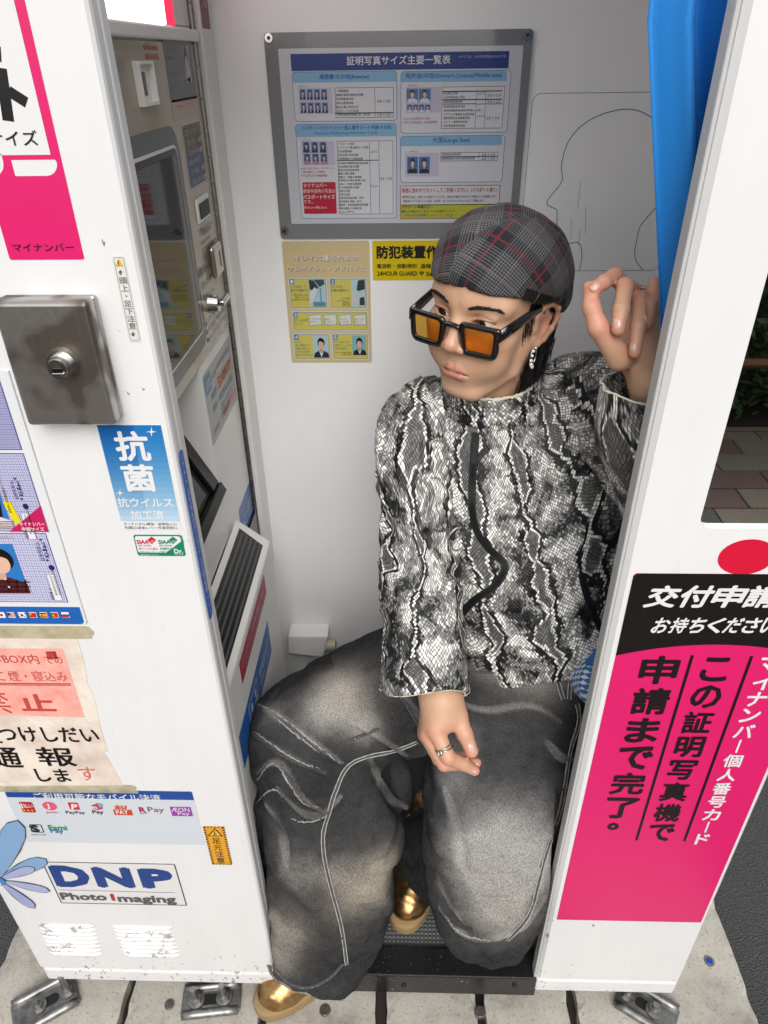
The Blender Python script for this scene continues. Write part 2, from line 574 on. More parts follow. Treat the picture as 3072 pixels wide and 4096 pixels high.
# concrete plinth of long slabs under the booth
plinth = mk('plinth', *box(-0.872, 0.722, 0.24, 1.66, -0.044, -0.034), flat('#3a352f', 0.95))
tag(plinth, kind='structure')
LOC[plinth.name] = np.zeros(3)
def slab_geo(x0, x1, y0, y1):
    bm = bmesh.new()
    nx, ny = max(2, int((x1 - x0) / 0.02)), int((y1 - y0) / 0.02)
    bmesh.ops.create_grid(bm, x_segments=nx, y_segments=ny, size=0.5)
    for v in bm.verts:
        X, Y = x0 + (v.co.x + 0.5) * (x1 - x0), y0 + (v.co.y + 0.5) * (y1 - y0)
        ex = min(X - x0, x1 - X, Y - y0, y1 - Y)
        z = 0.0
        if ex < 0.001:
            k = 0.004 * (sin(Y * 71 + x0 * 9) * sin(Y * 31 + X * 50) + sin(Y * 173))
            z = -0.003 - abs(k) * 0.5
            if X - x0 < 0.001: X += abs(k) * 0.6
            if x1 - X < 0.001: X -= abs(k) * 0.6
        v.co = Vector((X, Y, z))
    r = bmesh.ops.extrude_edge_only(bm, edges=[e for e in bm.edges if e.is_boundary])
    for v in r['geom']:
        if isinstance(v, bmesh.types.BMVert):
            v.co.z = -0.0335
    return bm_arrays(bm)
JX = [-0.872, -0.575, -0.285, -0.043, 0.163, 0.352, 0.722]
gaps = [0.012, 0.014, 0.020, 0.014, 0.016]
for i in range(6):
    a = JX[i] + (gaps[i - 1] / 2 if i > 0 else 0); b_ = JX[i + 1] - (gaps[i] / 2 if i < 5 else 0)
    V, F = slab_geo(a, b_, 0.24, 1.66)
    mk('slab', V, F, M_CONC, plinth)
M_GROUT = flat('#4a4640', 0.9, name='dirt_joint')
# blue survey stud and round steel studs let into the slabs
def stud(px, py, r, label, blue=False):
    c = hit(px, py, 2, 0.0)
    t = thing('ground_stud', c, label, 'ground stud', 'studs let into the slabs')
    V, F = cyl(c + [0, 0, -0.004], c + [0, 0, 0.0025], r, r * 0.9, 20)
    mk('collar', V, F, M_STEELB if not blue else flat('#9a938a', 0.5, 0.6), t)
    m = flat('#1d4fc4', 0.25, name='blue_plastic') if blue else metal_mat('worn_steel', (0.30, 0.28, 0.26), 0.5, 0.5, 130)
    V, F = cyl(c + [0, 0, 0.002], c + [0, 0, 0.0034], r * (0.62 if blue else 0.86), r * 0.5 if blue else r * 0.75, 20)
    mk('head', V, F, m, t, smooth=False)
stud(702, 2183, 0.0125, 'dark round steel stud in the slab beside the gold shoe toe')
stud(1037, 2187, 0.0125, 'dark round steel stud in the slab below the door sill')
stud(366, 2155 + 16, 0.011, 'dirty round stud beside the middle steel foot bracket')
stud(1532, 2077, 0.0115, 'small blue stud set in the pale slab right of the booth', True)

# ---------------------------------------------------------------- booth
booth = thing('photo_booth', (0, YF + 0.36, 0), 'white instant photo booth with open doorway, machine wall and mirror', 'photo booth')
# front panels
LAP = Sign.PL['F']
def uvF(x, y): return hit(x, y, 1, YF)
ZSEAM = uvF(80, 2093)[2]
def panel(x0, x1, name):
    o = mk(name, *box(x0, x1, YF, YF + PT, ZSEAM + 0.002, ZT, 0.008, 3), M_PANEL, booth)
    mk('skirt', *box(x0 + 0.004, x1 - 0.002, YF + 0.001, YF + PT, ZB, ZSEAM - 0.001, 0.006, 2), M_PANEL, booth)
    return o
lp = panel(X0, XL, 'front_panel')
# right panel with a rounded window for the mirror
mz0 = uvF(1511, 1141)[2]; mx0 = uvF(1511, 1130)[0]
MIR = (mx0, X1 - 0.035, mz0, 1.56)
def panel_hole(x0, x1, z0, z1, hole, r, bev):
    out = rrect2(x0, z0, x1, z1, 0.010, 4)
    inn = rrect2(hole[0], hole[2], hole[1], hole[3], r, 4)
    bm = bmesh.new()
    fr = []
    for y, ins in ((YF + bev, 0), (YF, bev)):
        oo = [(min(max(p[0], x0 + ins), x1 - ins), min(max(p[1], z0 + ins), z1 - ins)) for p in out]
        fr.append([bm.verts.new((p[0], y, p[1])) for p in oo])
    cx, cz = (hole[0] + hole[1]) / 2, (hole[2] + hole[3]) / 2
    vin = [bm.verts.new((p[0], YF, p[1])) for p in inn]
    vin2 = [bm.verts.new((p[0], YF + 0.006, p[1])) for p in inn]
    vbk = [bm.verts.new((p[0], YF + PT, p[1])) for p in out]
    n = len(out)
    for A, B in ((fr[1], fr[0]), (vin, fr[1]), (vin2, vin), (fr[0], vbk)):
        for i in range(n):
            bm.faces.new([A[i], A[(i + 1) % n], B[(i + 1) % n], B[i]])
    bm.faces.new(vbk)
    bmesh.ops.recalc_face_normals(bm, faces=list(bm.faces))
    return bm_arrays(bm)
rp = mk('front_panel', *panel_hole(XR, X1, ZSEAM + 0.002, ZT, MIR, 0.014, 0.006), M_PANEL, booth)
mk('skirt', *box(XR, X1 - 0.002, YF + 0.001, YF + PT, ZB, ZSEAM - 0.001, 0.006, 2), M_PANEL, booth)
M_MIRROR, _nt, _b = newmat('mirror_glass')
_b.inputs['Base Color'].default_value = (0.78, 0.80, 0.79, 1); _b.inputs['Metallic'].default_value = 1.0; _b.inputs['Roughness'].default_value = 0.01
mk('mirror', *prism([(p[0], YF + 0.0055, p[1]) for p in rrect2(MIR[0] - 0.002, MIR[2] - 0.002, MIR[1] + 0.002, MIR[3] + 0.002, 0.014)], (0, 0.003, 0)), M_MIRROR, booth)
M_SEAL = flat('#d2d3d2', 0.5, name='grey_edge_seal')
# grey door edging on the right reveal, white return on the left one
mk('edge_trim', *box(XR - 0.004, XR + 0.003, YF + 0.008, YF + PT + 0.004, ZB, ZT - 0.01, 0.002), M_SEAL, booth)
mk('edge_trim', *box(XL - 0.012, XL - 0.001, YF + PT + 0.0005, YF + PT + 0.018, ZB, ZT - 0.01, 0.002), M_PANEL, booth)
# shell
mk('side_wall', *box(X0, X0 + 0.02, YF + PT + 0.0005, YB + 0.03, ZB, ZT, 0.004), M_PANEL, booth)
mk('side_wall', *box(X1 - 0.02, X1, YF + PT + 0.0005, YB + 0.03, ZB, ZT, 0.004), M_INNER, booth)
mk('back_wall', *box(X0 + 0.021, X1 - 0.021, YB, YB + 0.028, ZB, ZT), M_INNER, booth)
mk('header_panel', *box(XL + 0.001, XR - 0.001, YF + 0.001, YF + PT, 1.87, ZT, 0.004), M_PANEL, booth)
mk('roof', *box(X0 - 0.01, X1 + 0.01, YF - 0.01, YB + 0.04, ZT + 0.001, ZT + 0.05, 0.01), M_PANEL, booth)
mk('base_plate', *box(X0 + 0.03, X1 - 0.03, YF + 0.045, YB, 0.02, ZB + 0.002), M_BLACK, booth)
# floor: studded rubber mat
ZM = 0.085
M_MAT = flat('#5c5d5f', 0.6, name='grey_rubber_mat')
mat_ = mk('floor_mat', *box(XM - 0.02, X1 - 0.021, YF + 0.062, YB - 0.001, ZB + 0.003, ZM), M_MAT, booth)
sv, sf = [], []
px_ = 0.0085
ix = np.arange(XL - 0.03, 0.42, px_); iy = np.arange(YF + 0.066, YF + 0.44, px_ * 1.0)
k = 0
V_ = []; F_ = []
for a in ix:
    for b_ in iy:
        h_ = 0.0034
        V_ += [(a, b_, ZM + 0.0001), (a + h_ * 2, b_, ZM + 0.0001), (a + h_ * 2, b_ + h_ * 2, ZM + 0.0001), (a, b_ + h_ * 2, ZM + 0.0001), (a + h_, b_ + h_, ZM + 0.0024)]
        F_ += [(k, k + 1, k + 4), (k + 1, k + 2, k + 4), (k + 2, k + 3, k + 4), (k + 3, k, k + 4)]; k += 5
st_ = mk('stud', V_, F_, M_MAT, mat_); st_['kind'] = 'stuff'
# black door sill
def sill_mat():
    m, nt, b = newmat('scratched_black_sill'); g = N(nt)
    P = g.n('NewGeometry').outputs['Position']
    a1 = g.noise(g.mapping(P, (6, 60, 6), (0, 0, 0.5)), 14, 2, 0.5)
    a2 = g.noise(g.mapping(P, (60, 7, 6), (0, 0, 0.3)), 10, 2, 0.5)
    mx = g.math('MAXIMUM', a1.outputs[0], a2.outputs[0])
    f = g.n('MapRange'); f.inputs[1].default_value = 0.70; f.inputs[2].default_value = 0.76; g.l(mx, f.inputs[0])
    sp = g.noise(P, 380, 2, 0.6)
    f2 = g.n('MapRange'); f2.inputs[1].default_value = 0.70; f2.inputs[2].default_value = 0.73; g.l(sp.outputs[0], f2.inputs[0])
    c = g.mix(g.math('MAXIMUM', g.math('MULTIPLY', f.outputs[0], 0.6), f2.outputs[0]), (0.012, 0.012, 0.013), (0.30, 0.30, 0.29))
    g.l(c, b.inputs['Base Color']); b.inputs['Roughness'].default_value = 0.28
    return m
M_SILL = sill_mat()
mk('door_sill', *box(XL - 0.02, XR + 0.004, YF + 0.004, YF + 0.061, ZB - 0.028, 0.098, 0.003, 2), M_SILL, booth)
for px in (872, 1111):
    c = hit(px, 2128, 1, YF + 0.004)
    mk('rivet', *cyl(c, c + [0, -0.003, 0], 0.0055, 0.0045, 14), M_BLACKR, booth)
# ---- machine wall (left inner wall)
YMF = YF + PT + 0.02
ybox0, ybox1 = 0.745, 1.106
MW = MB()
def mw(y0, y1, z0, z1, m=M_MACH, x=XM, d=0.02):
    MW.add(*box(x - d, x, y0, y1, z0, z1), m)
mw(YMF, YB - 0.075, 1.694, ZT - 0.002)           # above ledge
mw(1.108, 1.333, 0.66, 1.693)                      # column beside the recess
mw(YMF, 1.108, 1.224, 1.693)
mw(YMF, YB - 0.002, ZB, 0.66)
mw(1.3345, YB - 0.002, 0.66, ZT - 0.002, x=XM - 0.004)
MW.build('machine_wall', booth)
mk('corner_trim', *box(XM - 0.01, XM + 0.016, 1.3485, YB - 0.0005, 0.60, ZT - 0.002, 0.004), M_MACH, booth)
hz = 0.62
M_HINGE = metal_mat('hinge_steel', (0.36, 0.34, 0.32), 0.4, 0.35, 60)
while hz < ZT - 0.05:
    hinge = mk('hinge_knuckle', *cyl((XM + 0.003, 1.340, hz), (XM + 0.003, 1.340, hz + 0.041), 0.0048, None, 10), M_HINGE, booth)
    hz += 0.0425
# beige fascia
mk('fascia', *box(XM, XM + 0.003, YMF, 1.332, 1.226, 1.672, 0.001), M_BEIGE, booth)
mk('ledge', *box(XM, XM + 0.012, YMF, 1.336, 1.6735, 1.690, 0.003), M_MACH, booth)
# screen
scr = mk('screen_surround', *prism([(XM + 0.0032, p[0], p[1]) for p in rrect2(0.78, 1.247, 1.163, 1.572, (0.0, 0.03, 0.035, 0.0))], (0.0012, 0, 0)), M_DGREY, booth)
mk('screen_rim', *prism([(XM + 0.0045, p[0], p[1]) for p in rrect2(0.80, 1.272, 1.143, 1.548, 0.012)], (0.0016, 0, 0)), M_MACH, scr)
mk('screen_gasket', *prism([(XM + 0.0062, p[0], p[1]) for p in rrect2(0.80, 1.276, 1.139, 1.544, 0.010)], (0.0006, 0, 0)), M_BLACK, scr)
mk('screen_glass', *prism([(XM + 0.0069, p[0], p[1]) for p in rrect2(0.80, 1.283, 1.127, 1.536, 0.006)], (0.0005, 0, 0)), M_SCREEN, scr)
# camera window recess on the fascia
cw = MB()
yc0, yc1, zc0, zc1 = 1.018, 1.078, 1.601, 1.650
for a0, a1, b0, b1 in ((yc0, yc1, zc1 - 0.004, zc1), (yc0, yc1, zc0, zc0 + 0.004), (yc0, yc0 + 0.003, zc0 + 0.004, zc1 - 0.004), (yc1 - 0.003, yc1, zc0 + 0.004, zc1 - 0.004)):
    cw.add(*box(XM + 0.0031, XM + 0.012, a0, a1, b0, b1), M_MACH)
cw.add([(XM + 0.0033, yc0, zc0), (XM + 0.0033, yc1, zc0), (XM + 0.0033, yc1, zc1), (XM + 0.0033, yc0, zc1)], [[0, 1, 2, 3]], M_MACH)
co = cw.build('camera_window', booth)
mk('lens_glass', [(XM + 0.004, 1.036, 1.612), (XM + 0.004, 1.060, 1.612), (XM + 0.004, 1.060, 1.638), (XM + 0.004, 1.036, 1.638)], [[0, 1, 2, 3]], M_SMOKE, co)
# bill slot, coin slot, return lever
def M3(px, py): return hit(px, py, 0, XM)
bs = mk('bill_slot', *box(XM + 0.0031, XM + 0.007, 1.208, 1.283, 1.427, 1.463, 0.001), M_MACH, booth)
mk('slot_mouth', *box(XM + 0.007, XM + 0.0085, 1.216, 1.277, 1.432, 1.455), flat('#17251b', 0.5), bs)
c = M3(458, 562)
cs = mk('coin_slot', *box(XM + 0.0031, XM + 0.013, c[1] - 0.03, c[1] + 0.03, c[2] - 0.026, c[2] + 0.028, 0.006, 3), metal_mat('brushed_steel', (0.6, 0.57, 0.53), 0.3, 0.2, 60), booth)
mk('slot_mouth', *box(XM + 0.013, XM + 0.0136, c[1] + 0.006, c[1] + 0.012, c[2] - 0.012, c[2] + 0.014), M_BLACK, cs)
c = M3(448, 656)
rl = mk('return_lever', *cyl(c + [0.003, 0, 0], c + [0.02, 0, 0], 0.016, 0.013, 20), M_CHROME, booth)
mk('handle', *box(c[0] + 0.02, c[0] + 0.03, c[1] - 0.005, c[1] + 0.045, c[2] - 0.004, c[2] + 0.006, 0.003), M_CHROME, rl)
# recess with tilted monitor
rc = MB()
rc.add(*box(XM - 0.16, XM - 0.0205, 1.1065, 1.12, 0.66, 1.223), M_MACH)       # right cheek
rc.add(*box(XM - 0.20, XM - 0.0205, YMF, 1.1065, 1.226, 1.236), M_MACH)       # top
rc.add(*box(XM - 0.20, XM - 0.19, YMF, 1.1065, 0.66, 1.226), M_MACH)          # back
rc.build('recess', booth)
# cheek face nearest the camera: flush with the wall
mk('cheek', *prism([(XM, 1.1062, 1.2225), (XM - 0.15, 1.1062, 1.2225), (XM - 0.15, 1.1062, 0.86), (XM, 1.1062, 0.86)], (0, -0.003, 0)), M_MACH, booth)
mt0 = np.array([XM - 0.115, 0, 1.222]); mt1 = np.array([XM + 0.004, 0, 0.985])   # tilt line of the monitor face
dd = (mt1 - mt0) / np.linalg.norm(mt1 - mt0); nn_ = np.array([-dd[2], 0, dd[0]]); nn_ = nn_ if nn_[0] > 0 else -nn_
def slab_on(y0, y1, s0, s1, a, b, m, name, parent, bev=0.0):
    P = [mt0 + dd * s + np.array([0, y, 0]) + nn_ * a for s, y in ((s0, y0), (s0, y1), (s1, y1), (s1, y0))]
    return mk(name, *prism(P, nn_ * (b - a), bev), m, parent)
Lm = np.linalg.norm(mt1 - mt0)
mon = slab_on(YMF, 1.1025, -0.01, Lm, -0.02, -0.001, M_BLACK, 'monitor', booth)
slab_on(YMF, 1.1020, Lm - 0.020, Lm, -0.0005, 0.014, M_BLACK, 'bezel', mon, 0.002)
slab_on(1.066, 1.1020, -0.01, Lm - 0.0205, -0.0005, 0.010, M_BLACK, 'bezel', mon, 0.002)
slab_on(YMF, 1.064, 0.0, Lm - 0.022, -0.0005, 0.001, M_SCREEN, 'screen_glass', mon)
# white shelf under the monitor down to the light box
mk('shelf', *prism([(XM + 0.002, YMF, 0.984), (XM + 0.002, 1.1055, 0.984), (XM + 0.004, 1.1055, 0.886), (XM + 0.004, YMF, 0.886)], (-0.03, 0, 0)), M_MACH, booth)
# protruding light box with a smoked grille on its sloping top
LBX = -0.270
pts = [(XM + 0.0045, 0.883), (LBX, 0.829), (LBX, ZB + 0.04), (XM + 0.0045, ZB + 0.04)]
lb = mk('light_box', *prism([(x, YMF, z) for x, z in pts], (0, 1.172 - YMF, 0), 0.004), M_MACH, booth)
e0 = np.array([XM + 0.0045, 0, 0.883]); e1 = np.array([LBX, 0, 0.829])
ed = (e1 - e0) / np.linalg.norm(e1 - e0); en = np.array([-ed[2], 0, ed[0]]); en = en if en[2] > 0 else -en
Le = np.linalg.norm(e1 - e0)
def onbox(s, y, h): return e0 + ed * s + np.array([0, y, 0]) + en * h
mk('grille_glass', *prism([onbox(Le * 0.16, YMF, 0.0003), onbox(Le * 0.16, 1.148, 0.0003), onbox(Le * 0.84, 1.142, 0.0003), onbox(Le * 0.84, YMF, 0.0003)], en * 0.0012), M_SMOKE, lb)
for i in range(5):
    s = Le * (0.24 + 0.125 * i)
    mk('grille_bar', *prism([onbox(s, YMF + 0.002, 0.0016), onbox(s, 1.140, 0.0016), onbox(s + Le * 0.05, 1.140, 0.0016), onbox(s + Le * 0.05, YMF + 0.002, 0.0016)], en * 0.0008), flat('#5a5b5a', 0.4), lb)
# photo outlets: clear flap with steel rims low on the box
for (a, b_, z0, z1) in ((1.183, 1.37, 0.40, 0.66),):
    fl = mk('photo_outlet', *box(XM - 0.004, XM + 0.004, a, b_, z0, z1, 0.002), flat('#7b7d7c', 0.12, coat=0.5), booth)
    for q in ((a, a + 0.006, z0, z1), (b_ - 0.006, b_, z0, z1)):
        mk('rim', *box(XM + 0.0042, XM + 0.010, *q, 0.001), M_CHROME, fl)
# ---- stub bracket on the back wall
def B3(px, py): return hit(px, py, 1, YB)
bA = B3(626, 1346); bB = B3(700, 1398)
sb = mk('wall_stub', *prism([(B3(628, 1350)[0], YB, B3(628, 1347)[2]), (B3(712, 1347)[0], YB, B3(712, 1347)[2]), (B3(702, 1395)[0], YB, B3(702, 1392)[2]), (B3(628, 1382)[0], YB, B3(628, 1384)[2])], (0, -0.05, 0), 0.003), M_INNER, booth)
c = B3(706, 1376) + [0, -0.03, 0]
mk('knob', *cyl(c + [-0.005, 0, 0], c + [0.026, 0, 0], 0.0165, 0.0145, 20), flat('#d9cfb8', 0.45), sb)
# glowing flash diffuser above the ledge (a lit lamp in the photograph)
M_GLOW, _nt, _b = newmat('lit_diffuser')
_b.inputs['Base Color'].default_value = (0.85, 0.84, 0.84, 1)
_b.inputs['Emission Color'].default_value = (1, 0.97, 0.96, 1); _b.inputs['Emission Strength'].default_value = 1.6
M_RED, _nt, _b = newmat('red_indicator')
_b.inputs['Base Color'].default_value = (0.7, 0.02, 0.06, 1); _b.inputs['Emission Color'].default_value = (1, 0.02, 0.10, 1); _b.inputs['Emission Strength'].default_value = 0.5
nA = 14
prof = [(XM + 0.002 + 0.045 * (1 - cos(t * pi / 2)), 1.6925 + 0.28 * t) for t in np.linspace(0, 1, nA)]
V_, F_ = [], []
for i, (x, z) in enumerate(prof):
    V_ += [(x, YMF, z), (x, 1.20, z)]
    if i: F_.append([2 * i - 2, 2 * i - 1, 2 * i + 1, 2 * i])
n0 = len(V_)
V_ += [(x - 0.002, y, z) for x, y, z in V_]; F_ += [[n0 + k for k in f[::-1]] for f in list(F_)]
mk('flash_diffuser', V_, F_, M_GLOW, booth, smooth=True)
V_, F_ = [], []
for i, (x, z) in enumerate(prof):
    V_ += [(x, 1.2005, z), (x, 1.245, z)]
    if i: F_.append([2 * i - 2, 2 * i - 1, 2 * i + 1, 2 * i])
n0 = len(V_)
V_ += [(x - 0.002, y, z) for x, y, z in V_]; F_ += [[n0 + k for k in f[::-1]] for f in list(F_)]
mk('warning_light', V_, F_, M_RED, booth, smooth=True)
M_VENT, _nt, _b = newmat('chipped_vent_paint'); g = N(_nt)
P_ = g.n('NewGeometry').outputs['Position']; n1_ = g.noise(P_, 34, 4, 0.65); n2_ = g.noise(P_, 260, 3, 0.7)
f_ = g.n('MapRange'); f_.inputs[1].default_value = 0.545; f_.inputs[2].default_value = 0.60; g.l(g.math('ADD', g.math('MULTIPLY', n1_.outputs[0], 0.72), g.math('MULTIPLY', n2_.outputs[0], 0.28)), f_.inputs[0])
g.l(g.mix(g.math('MULTIPLY', f_.outputs[0], 0.85), (0.78, 0.78, 0.775), (0.24, 0.215, 0.17)), _b.inputs['Base Color']); _b.inputs['Roughness'].default_value = 0.5
# vents: pressed louvres in the lower left panel
for (xa, xb, yt, yb_) in ((80, 203, 1993, 2062), (240, 370, 1997, 2065)):
    for i in range(8):
        f = (i + 0.5) / 8
        sh = 30 * f * 0.85
        a = uvF(xa + sh + 2, yt + (yb_ - yt) * f); b_ = uvF(xb + sh * 0.75, yt + (yb_ - yt) * f + 1)
        z = (a[2] + b_[2]) / 2; hgt = 0.0035
        bm = bmesh.new()
        n = 10
        rows = []
        for j in range(n + 1):
            t = j / n; x = a[0] + (b_[0] - a[0]) * t
            bul = min(1.0, min(t, 1 - t) * 9) ** 0.5
            rows.append([bm.verts.new((x, YF - 0.0002, z + hgt)), bm.verts.new((x, YF - 0.0002 - 0.004 * bul, z - 0.001)), bm.verts.new((x, YF - 0.0002 - 0.0045 * bul, z - hgt)), bm.verts.new((x, YF - 0.0002, z - hgt))])
        for j in range(n):
            for k in range(3):
                bm.faces.new([rows[j][k], rows[j + 1][k], rows[j + 1][k + 1], rows[j][k + 1]])
        bmesh.ops.recalc_face_normals(bm, faces=list(bm.faces))
        mk('vent_slat', *bm_arrays(bm), M_VENT, booth, smooth=True)

# ---------------------------------------------------------------- key lock box
pTR, pBR = uvF(210, 632), uvF(267, 896)
lx1 = (pTR[0] + pBR[0]) / 2; lz1, lz0 = pTR[2], pBR[2]
lx0 = hit(63, 926, 1, YF - 0.029)[0]
def steel_stained():
    m, nt, b = newmat('stained_stainless_steel'); g = N(nt)
    P = g.n('NewGeometry').outputs['Position']
    n = g.noise(P, 17, 2, 0.4)
    n2 = g.noise(P, 260, 3, 0.6)
    n3 = g.noise(g.mapping(P, (1, 1, 0.06)), 300, 2, 0.6)
    f = g.n('MapRange'); f.inputs[1].default_value = 0.47; f.inputs[2].default_value = 0.56; g.l(n.outputs[0], f.inputs[0])
    c = g.mix(f.outputs[0], (0.46, 0.44, 0.42), (0.13, 0.105, 0.085))
    c = g.mix(g.math('MULTIPLY', n3.outputs[0], 0.25), c, (0.42, 0.40, 0.38))
    g.l(c, b.inputs['Base Color']); b.inputs['Metallic'].default_value = 0.9
    g.l(g.math('ADD', g.math('MULTIPLY', n2.outputs[0], 0.2), g.math('ADD', g.math('MULTIPLY', f.outputs[0], 0.12), 0.22)), b.inputs['Roughness'])
    return m
M_LOCK = steel_stained()
lock = thing('lock_box', (lx0, YF, lz0), 'stained stainless steel lock box with a round key cylinder on the left panel', 'lock box')
mk('case', *box(lx0, lx1, YF - 0.008, YF - 0.0001, lz0 + 0.001, lz1 - 0.001, 0.003), M_LOCK, lock)
mk('cover', *box(lx0 - 0.001, lx1 + 0.001, YF - 0.029, YF - 0.0085, lz0, lz1, 0.005, 3), M_LOCK, lock)
kc = hit(138, 784, 1, YF - 0.029)
M_KEY = metal_mat('worn_chrome', (0.72, 0.71, 0.68), 0.22, 0.25, 70)
rv, rf = cyl(kc, kc + [0, -0.006, 0], 0.0165, 0.0145, 32)
cyo = mk('key_cylinder', rv, rf, M_KEY, lock)
mk('collar', *cyl(kc + [0, -0.0061, 0], kc + [0, -0.014, 0], 0.0115, 0.0110, 32), M_KEY, cyo)
mk('plug', *cyl(kc + [0, -0.0141, 0], kc + [0, -0.0165, 0], 0.0100, 0.0090, 28), M_KEY, cyo)
mk('keyhole', *box(kc[0] - 0.0045, kc[0] + 0.0045, kc[1] - 0.0172, kc[1] - 0.0166, kc[2] - 0.0035, kc[2] + 0.0005), M_BLACK, cyo)
mk('key_slot_rim', *box(kc[0] - 0.0055, kc[0] + 0.006, kc[1] - 0.0185, kc[1] - 0.0166, kc[2] - 0.0055, kc[2] - 0.0037, 0.0006), M_KEY, cyo)

# ---------------------------------------------------------------- foot brackets bolted to the slabs
def bracket(pA, pB, w, label, flip=1, bolts=()):
    """pressed channel steel foot: flat web, two raised rolled sides, slot, bolt with nut and washer"""
    A = hit(*pA, 2, 0.012); B = hit(*pB, 2, 0.012)
    t = thing('foot_bracket', (A + B) / 2 * [1, 1, 0], label, 'foot bracket', 'steel feet under the booth')
    d = (B - A) / np.linalg.norm(B - A); s = np.array([-d[1], d[0], 0])
    L = np.linalg.norm(B - A)
    def P(u, v, z): return A + d * u + s * v + [0, 0, z - 0.012]
    mk('web', *prism([P(0, -w / 2, 0.002), P(L, -w / 2, 0.002), P(L, w / 2, 0.002), P(0, w / 2, 0.002)], (0, 0, 0.007), 0.002), M_GALV, t)
    for k in (-1, 1):
        mk('rolled_side', *tube([P(u, k * w / 2, 0.010) for u in np.linspace(0.004, L - 0.004, 6)], 0.009, 10), M_GALV, t, smooth=True)
    mk('slot', *prism([P(x, y, 0.0092) for x, y in rrect2(L * 0.30, -0.010, L * 0.72, 0.010, 0.0095)], (0, 0, 0.0006)), M_BLACKR, t)
    for f, hgt in bolts:
        c = P(L * f, 0, 0.0102)
        bo = mk('bolt', *cyl(c, c + [0, 0, hgt], 0.0065, 0.0060, 14), M_STEELB, t)
        mk('washer', *cyl(c, c + [0, 0, 0.003], 0.017, 0.0165, 24), M_STEELB, bo)
        mk('nut', *cyl(c + [0, 0, 0.0032], c + [0, 0, 0.0125], 0.0115, 0.0115, 6), M_STEELB, bo)
bracket((25, 2205), (165, 2128), 0.062, 'long slotted steel foot bracket under the left corner of the booth', 1, ((0.40, 0.026), (0.86, 0.06)))
bracket((392, 2164), (520, 2150), 0.050, 'short steel foot bracket with two bolts under the middle of the booth', 1, ((0.25, 0.05), (0.72, 0.05)))
bracket((1336, 2135), (1462, 2212), 0.058, 'slotted steel foot bracket bolted down below the pink sign panel', 1, ((0.62, 0.026), (0.16, 0.06)))

# ---------------------------------------------------------------- blue curtain
def fabric(name, c, rough=0.75):
    m, nt, b = newmat(name); g = N(nt)
    P = g.n('NewGeometry').outputs['Position']
    w = g.noise(P, 900, 2, 0.5)
    g.l(g.ramp(w.outputs[0], [(0.3, tuple(v * 0.8 for v in c)), (0.7, c)]), b.inputs['Base Color'])
    b.inputs['Roughness'].default_value = rough; b.inputs['Sheen Weight'].default_value = 0.15
    return m
M_CURT = fabric('blue_curtain_cloth', (0.002, 0.215, 0.66), 0.6)
YC = YF + 0.062
nU, nV = 40, 26
V_ = []
zt, zb = 1.93, 0.86
cz = [hit(1408, 0, 1, YC), hit(1416, 200, 1, YC), hit(1424, 400, 1, YC), hit(1434, 640, 1, YC), hit(1438, 790, 1, YC)]
xs_ = np.array([p[0] for p in cz])[::-1]; zs_ = np.array([p[2] for p in cz])[::-1]
for j in range(nV):
    z = zb + (zt - zb) * j / (nV - 1)
    x0 = np.interp(z, zs_, xs_)
    wd = 0.16
    for i in range(nU):
        s = i / (nU - 1)
        x = x0 + wd * s
        y = YC + 0.024 * sin(s * 19.0 + 0.9 + z * 0.6) * min(1, 0.2 + s * 2.5) + 0.007 * sin(s * 41 + z * 1.7) * min(1, s * 4) + 0.01 * (1 - s)
        V_.append((x, y, z))
V_ = np.array(V_)
F_ = [[j * nU + i, j * nU + i + 1, (j + 1) * nU + i + 1, (j + 1) * nU + i] for j in range(nV - 1) for i in range(nU - 1)]
nV0 = len(V_)
V2 = np.concatenate([V_, V_ + [0, 0.0015, 0]])
F2 = F_ + [[k + nV0 for k in f[::-1]] for f in F_]
edge = [(j * nU, (j + 1) * nU) for j in range(nV - 1)]
F2 += [[b_, a, a + nV0, b_ + nV0] for a, b_ in edge]
curt = thing('curtain', (0.33, YC, zb), 'bright blue curtain hanging inside the right edge of the doorway', 'curtain')
mk('cloth', V2, F2, M_CURT, curt, smooth=True)
mk('curtain_rail', *cyl((XL - 0.02, YC + 0.012, 1.945), (X1 - 0.022, YC + 0.012, 1.945), 0.009), M_CHROME, booth)

# ---------------------------------------------------------------- stool and bag inside the booth (mostly hidden by the sitter)
stool = thing('stool', (0.335, 1.03, ZM), 'round booth stool beneath the seated man, hidden by his jeans', 'stool')
mk('seat', *cyl((0.335, 1.03, 0.50), (0.335, 1.03, 0.535), 0.15, 0.145, 36), M_BLACKR, stool)
mk('post', *cyl((0.335, 1.03, ZM + 0.012), (0.335, 1.03, 0.4995), 0.032), M_CHROME, stool)
mk('base', *cyl((0.335, 1.03, ZM + 0.0005), (0.335, 1.03, ZM + 0.0118), 0.11, 0.10, 30), M_BLACK, stool)
def check_mat():
    m, nt, b = newmat('blue_white_check'); g = N(nt)
    ck = g.n('TexChecker'); ck.inputs['Scale'].default_value = 1.0
    uvn = g.n('UVMap')
    g.l(g.mapping(uvn.outputs[0], (1, 1, 1), (0, 0, 0), (0, 0, 0.5)), ck.inputs['Vector'])
    n = g.noise(g.mapping(uvn.outputs[0], (0.12, 0.12, 1)), 1.0, 1, 0.4)
    f = g.n('MapRange'); f.inputs[1].default_value = 0.40; f.inputs[2].default_value = 0.42; g.l(n.outputs[0], f.inputs[0])
    c = g.mix(g.math('MULTIPLY', ck.outputs[1], f.outputs[0]), (0.015, 0.13, 0.36), (0.62, 0.66, 0.68))
    g.l(c, b.inputs['Base Color']); b.inputs['Roughness'].default_value = 0.6
    return m
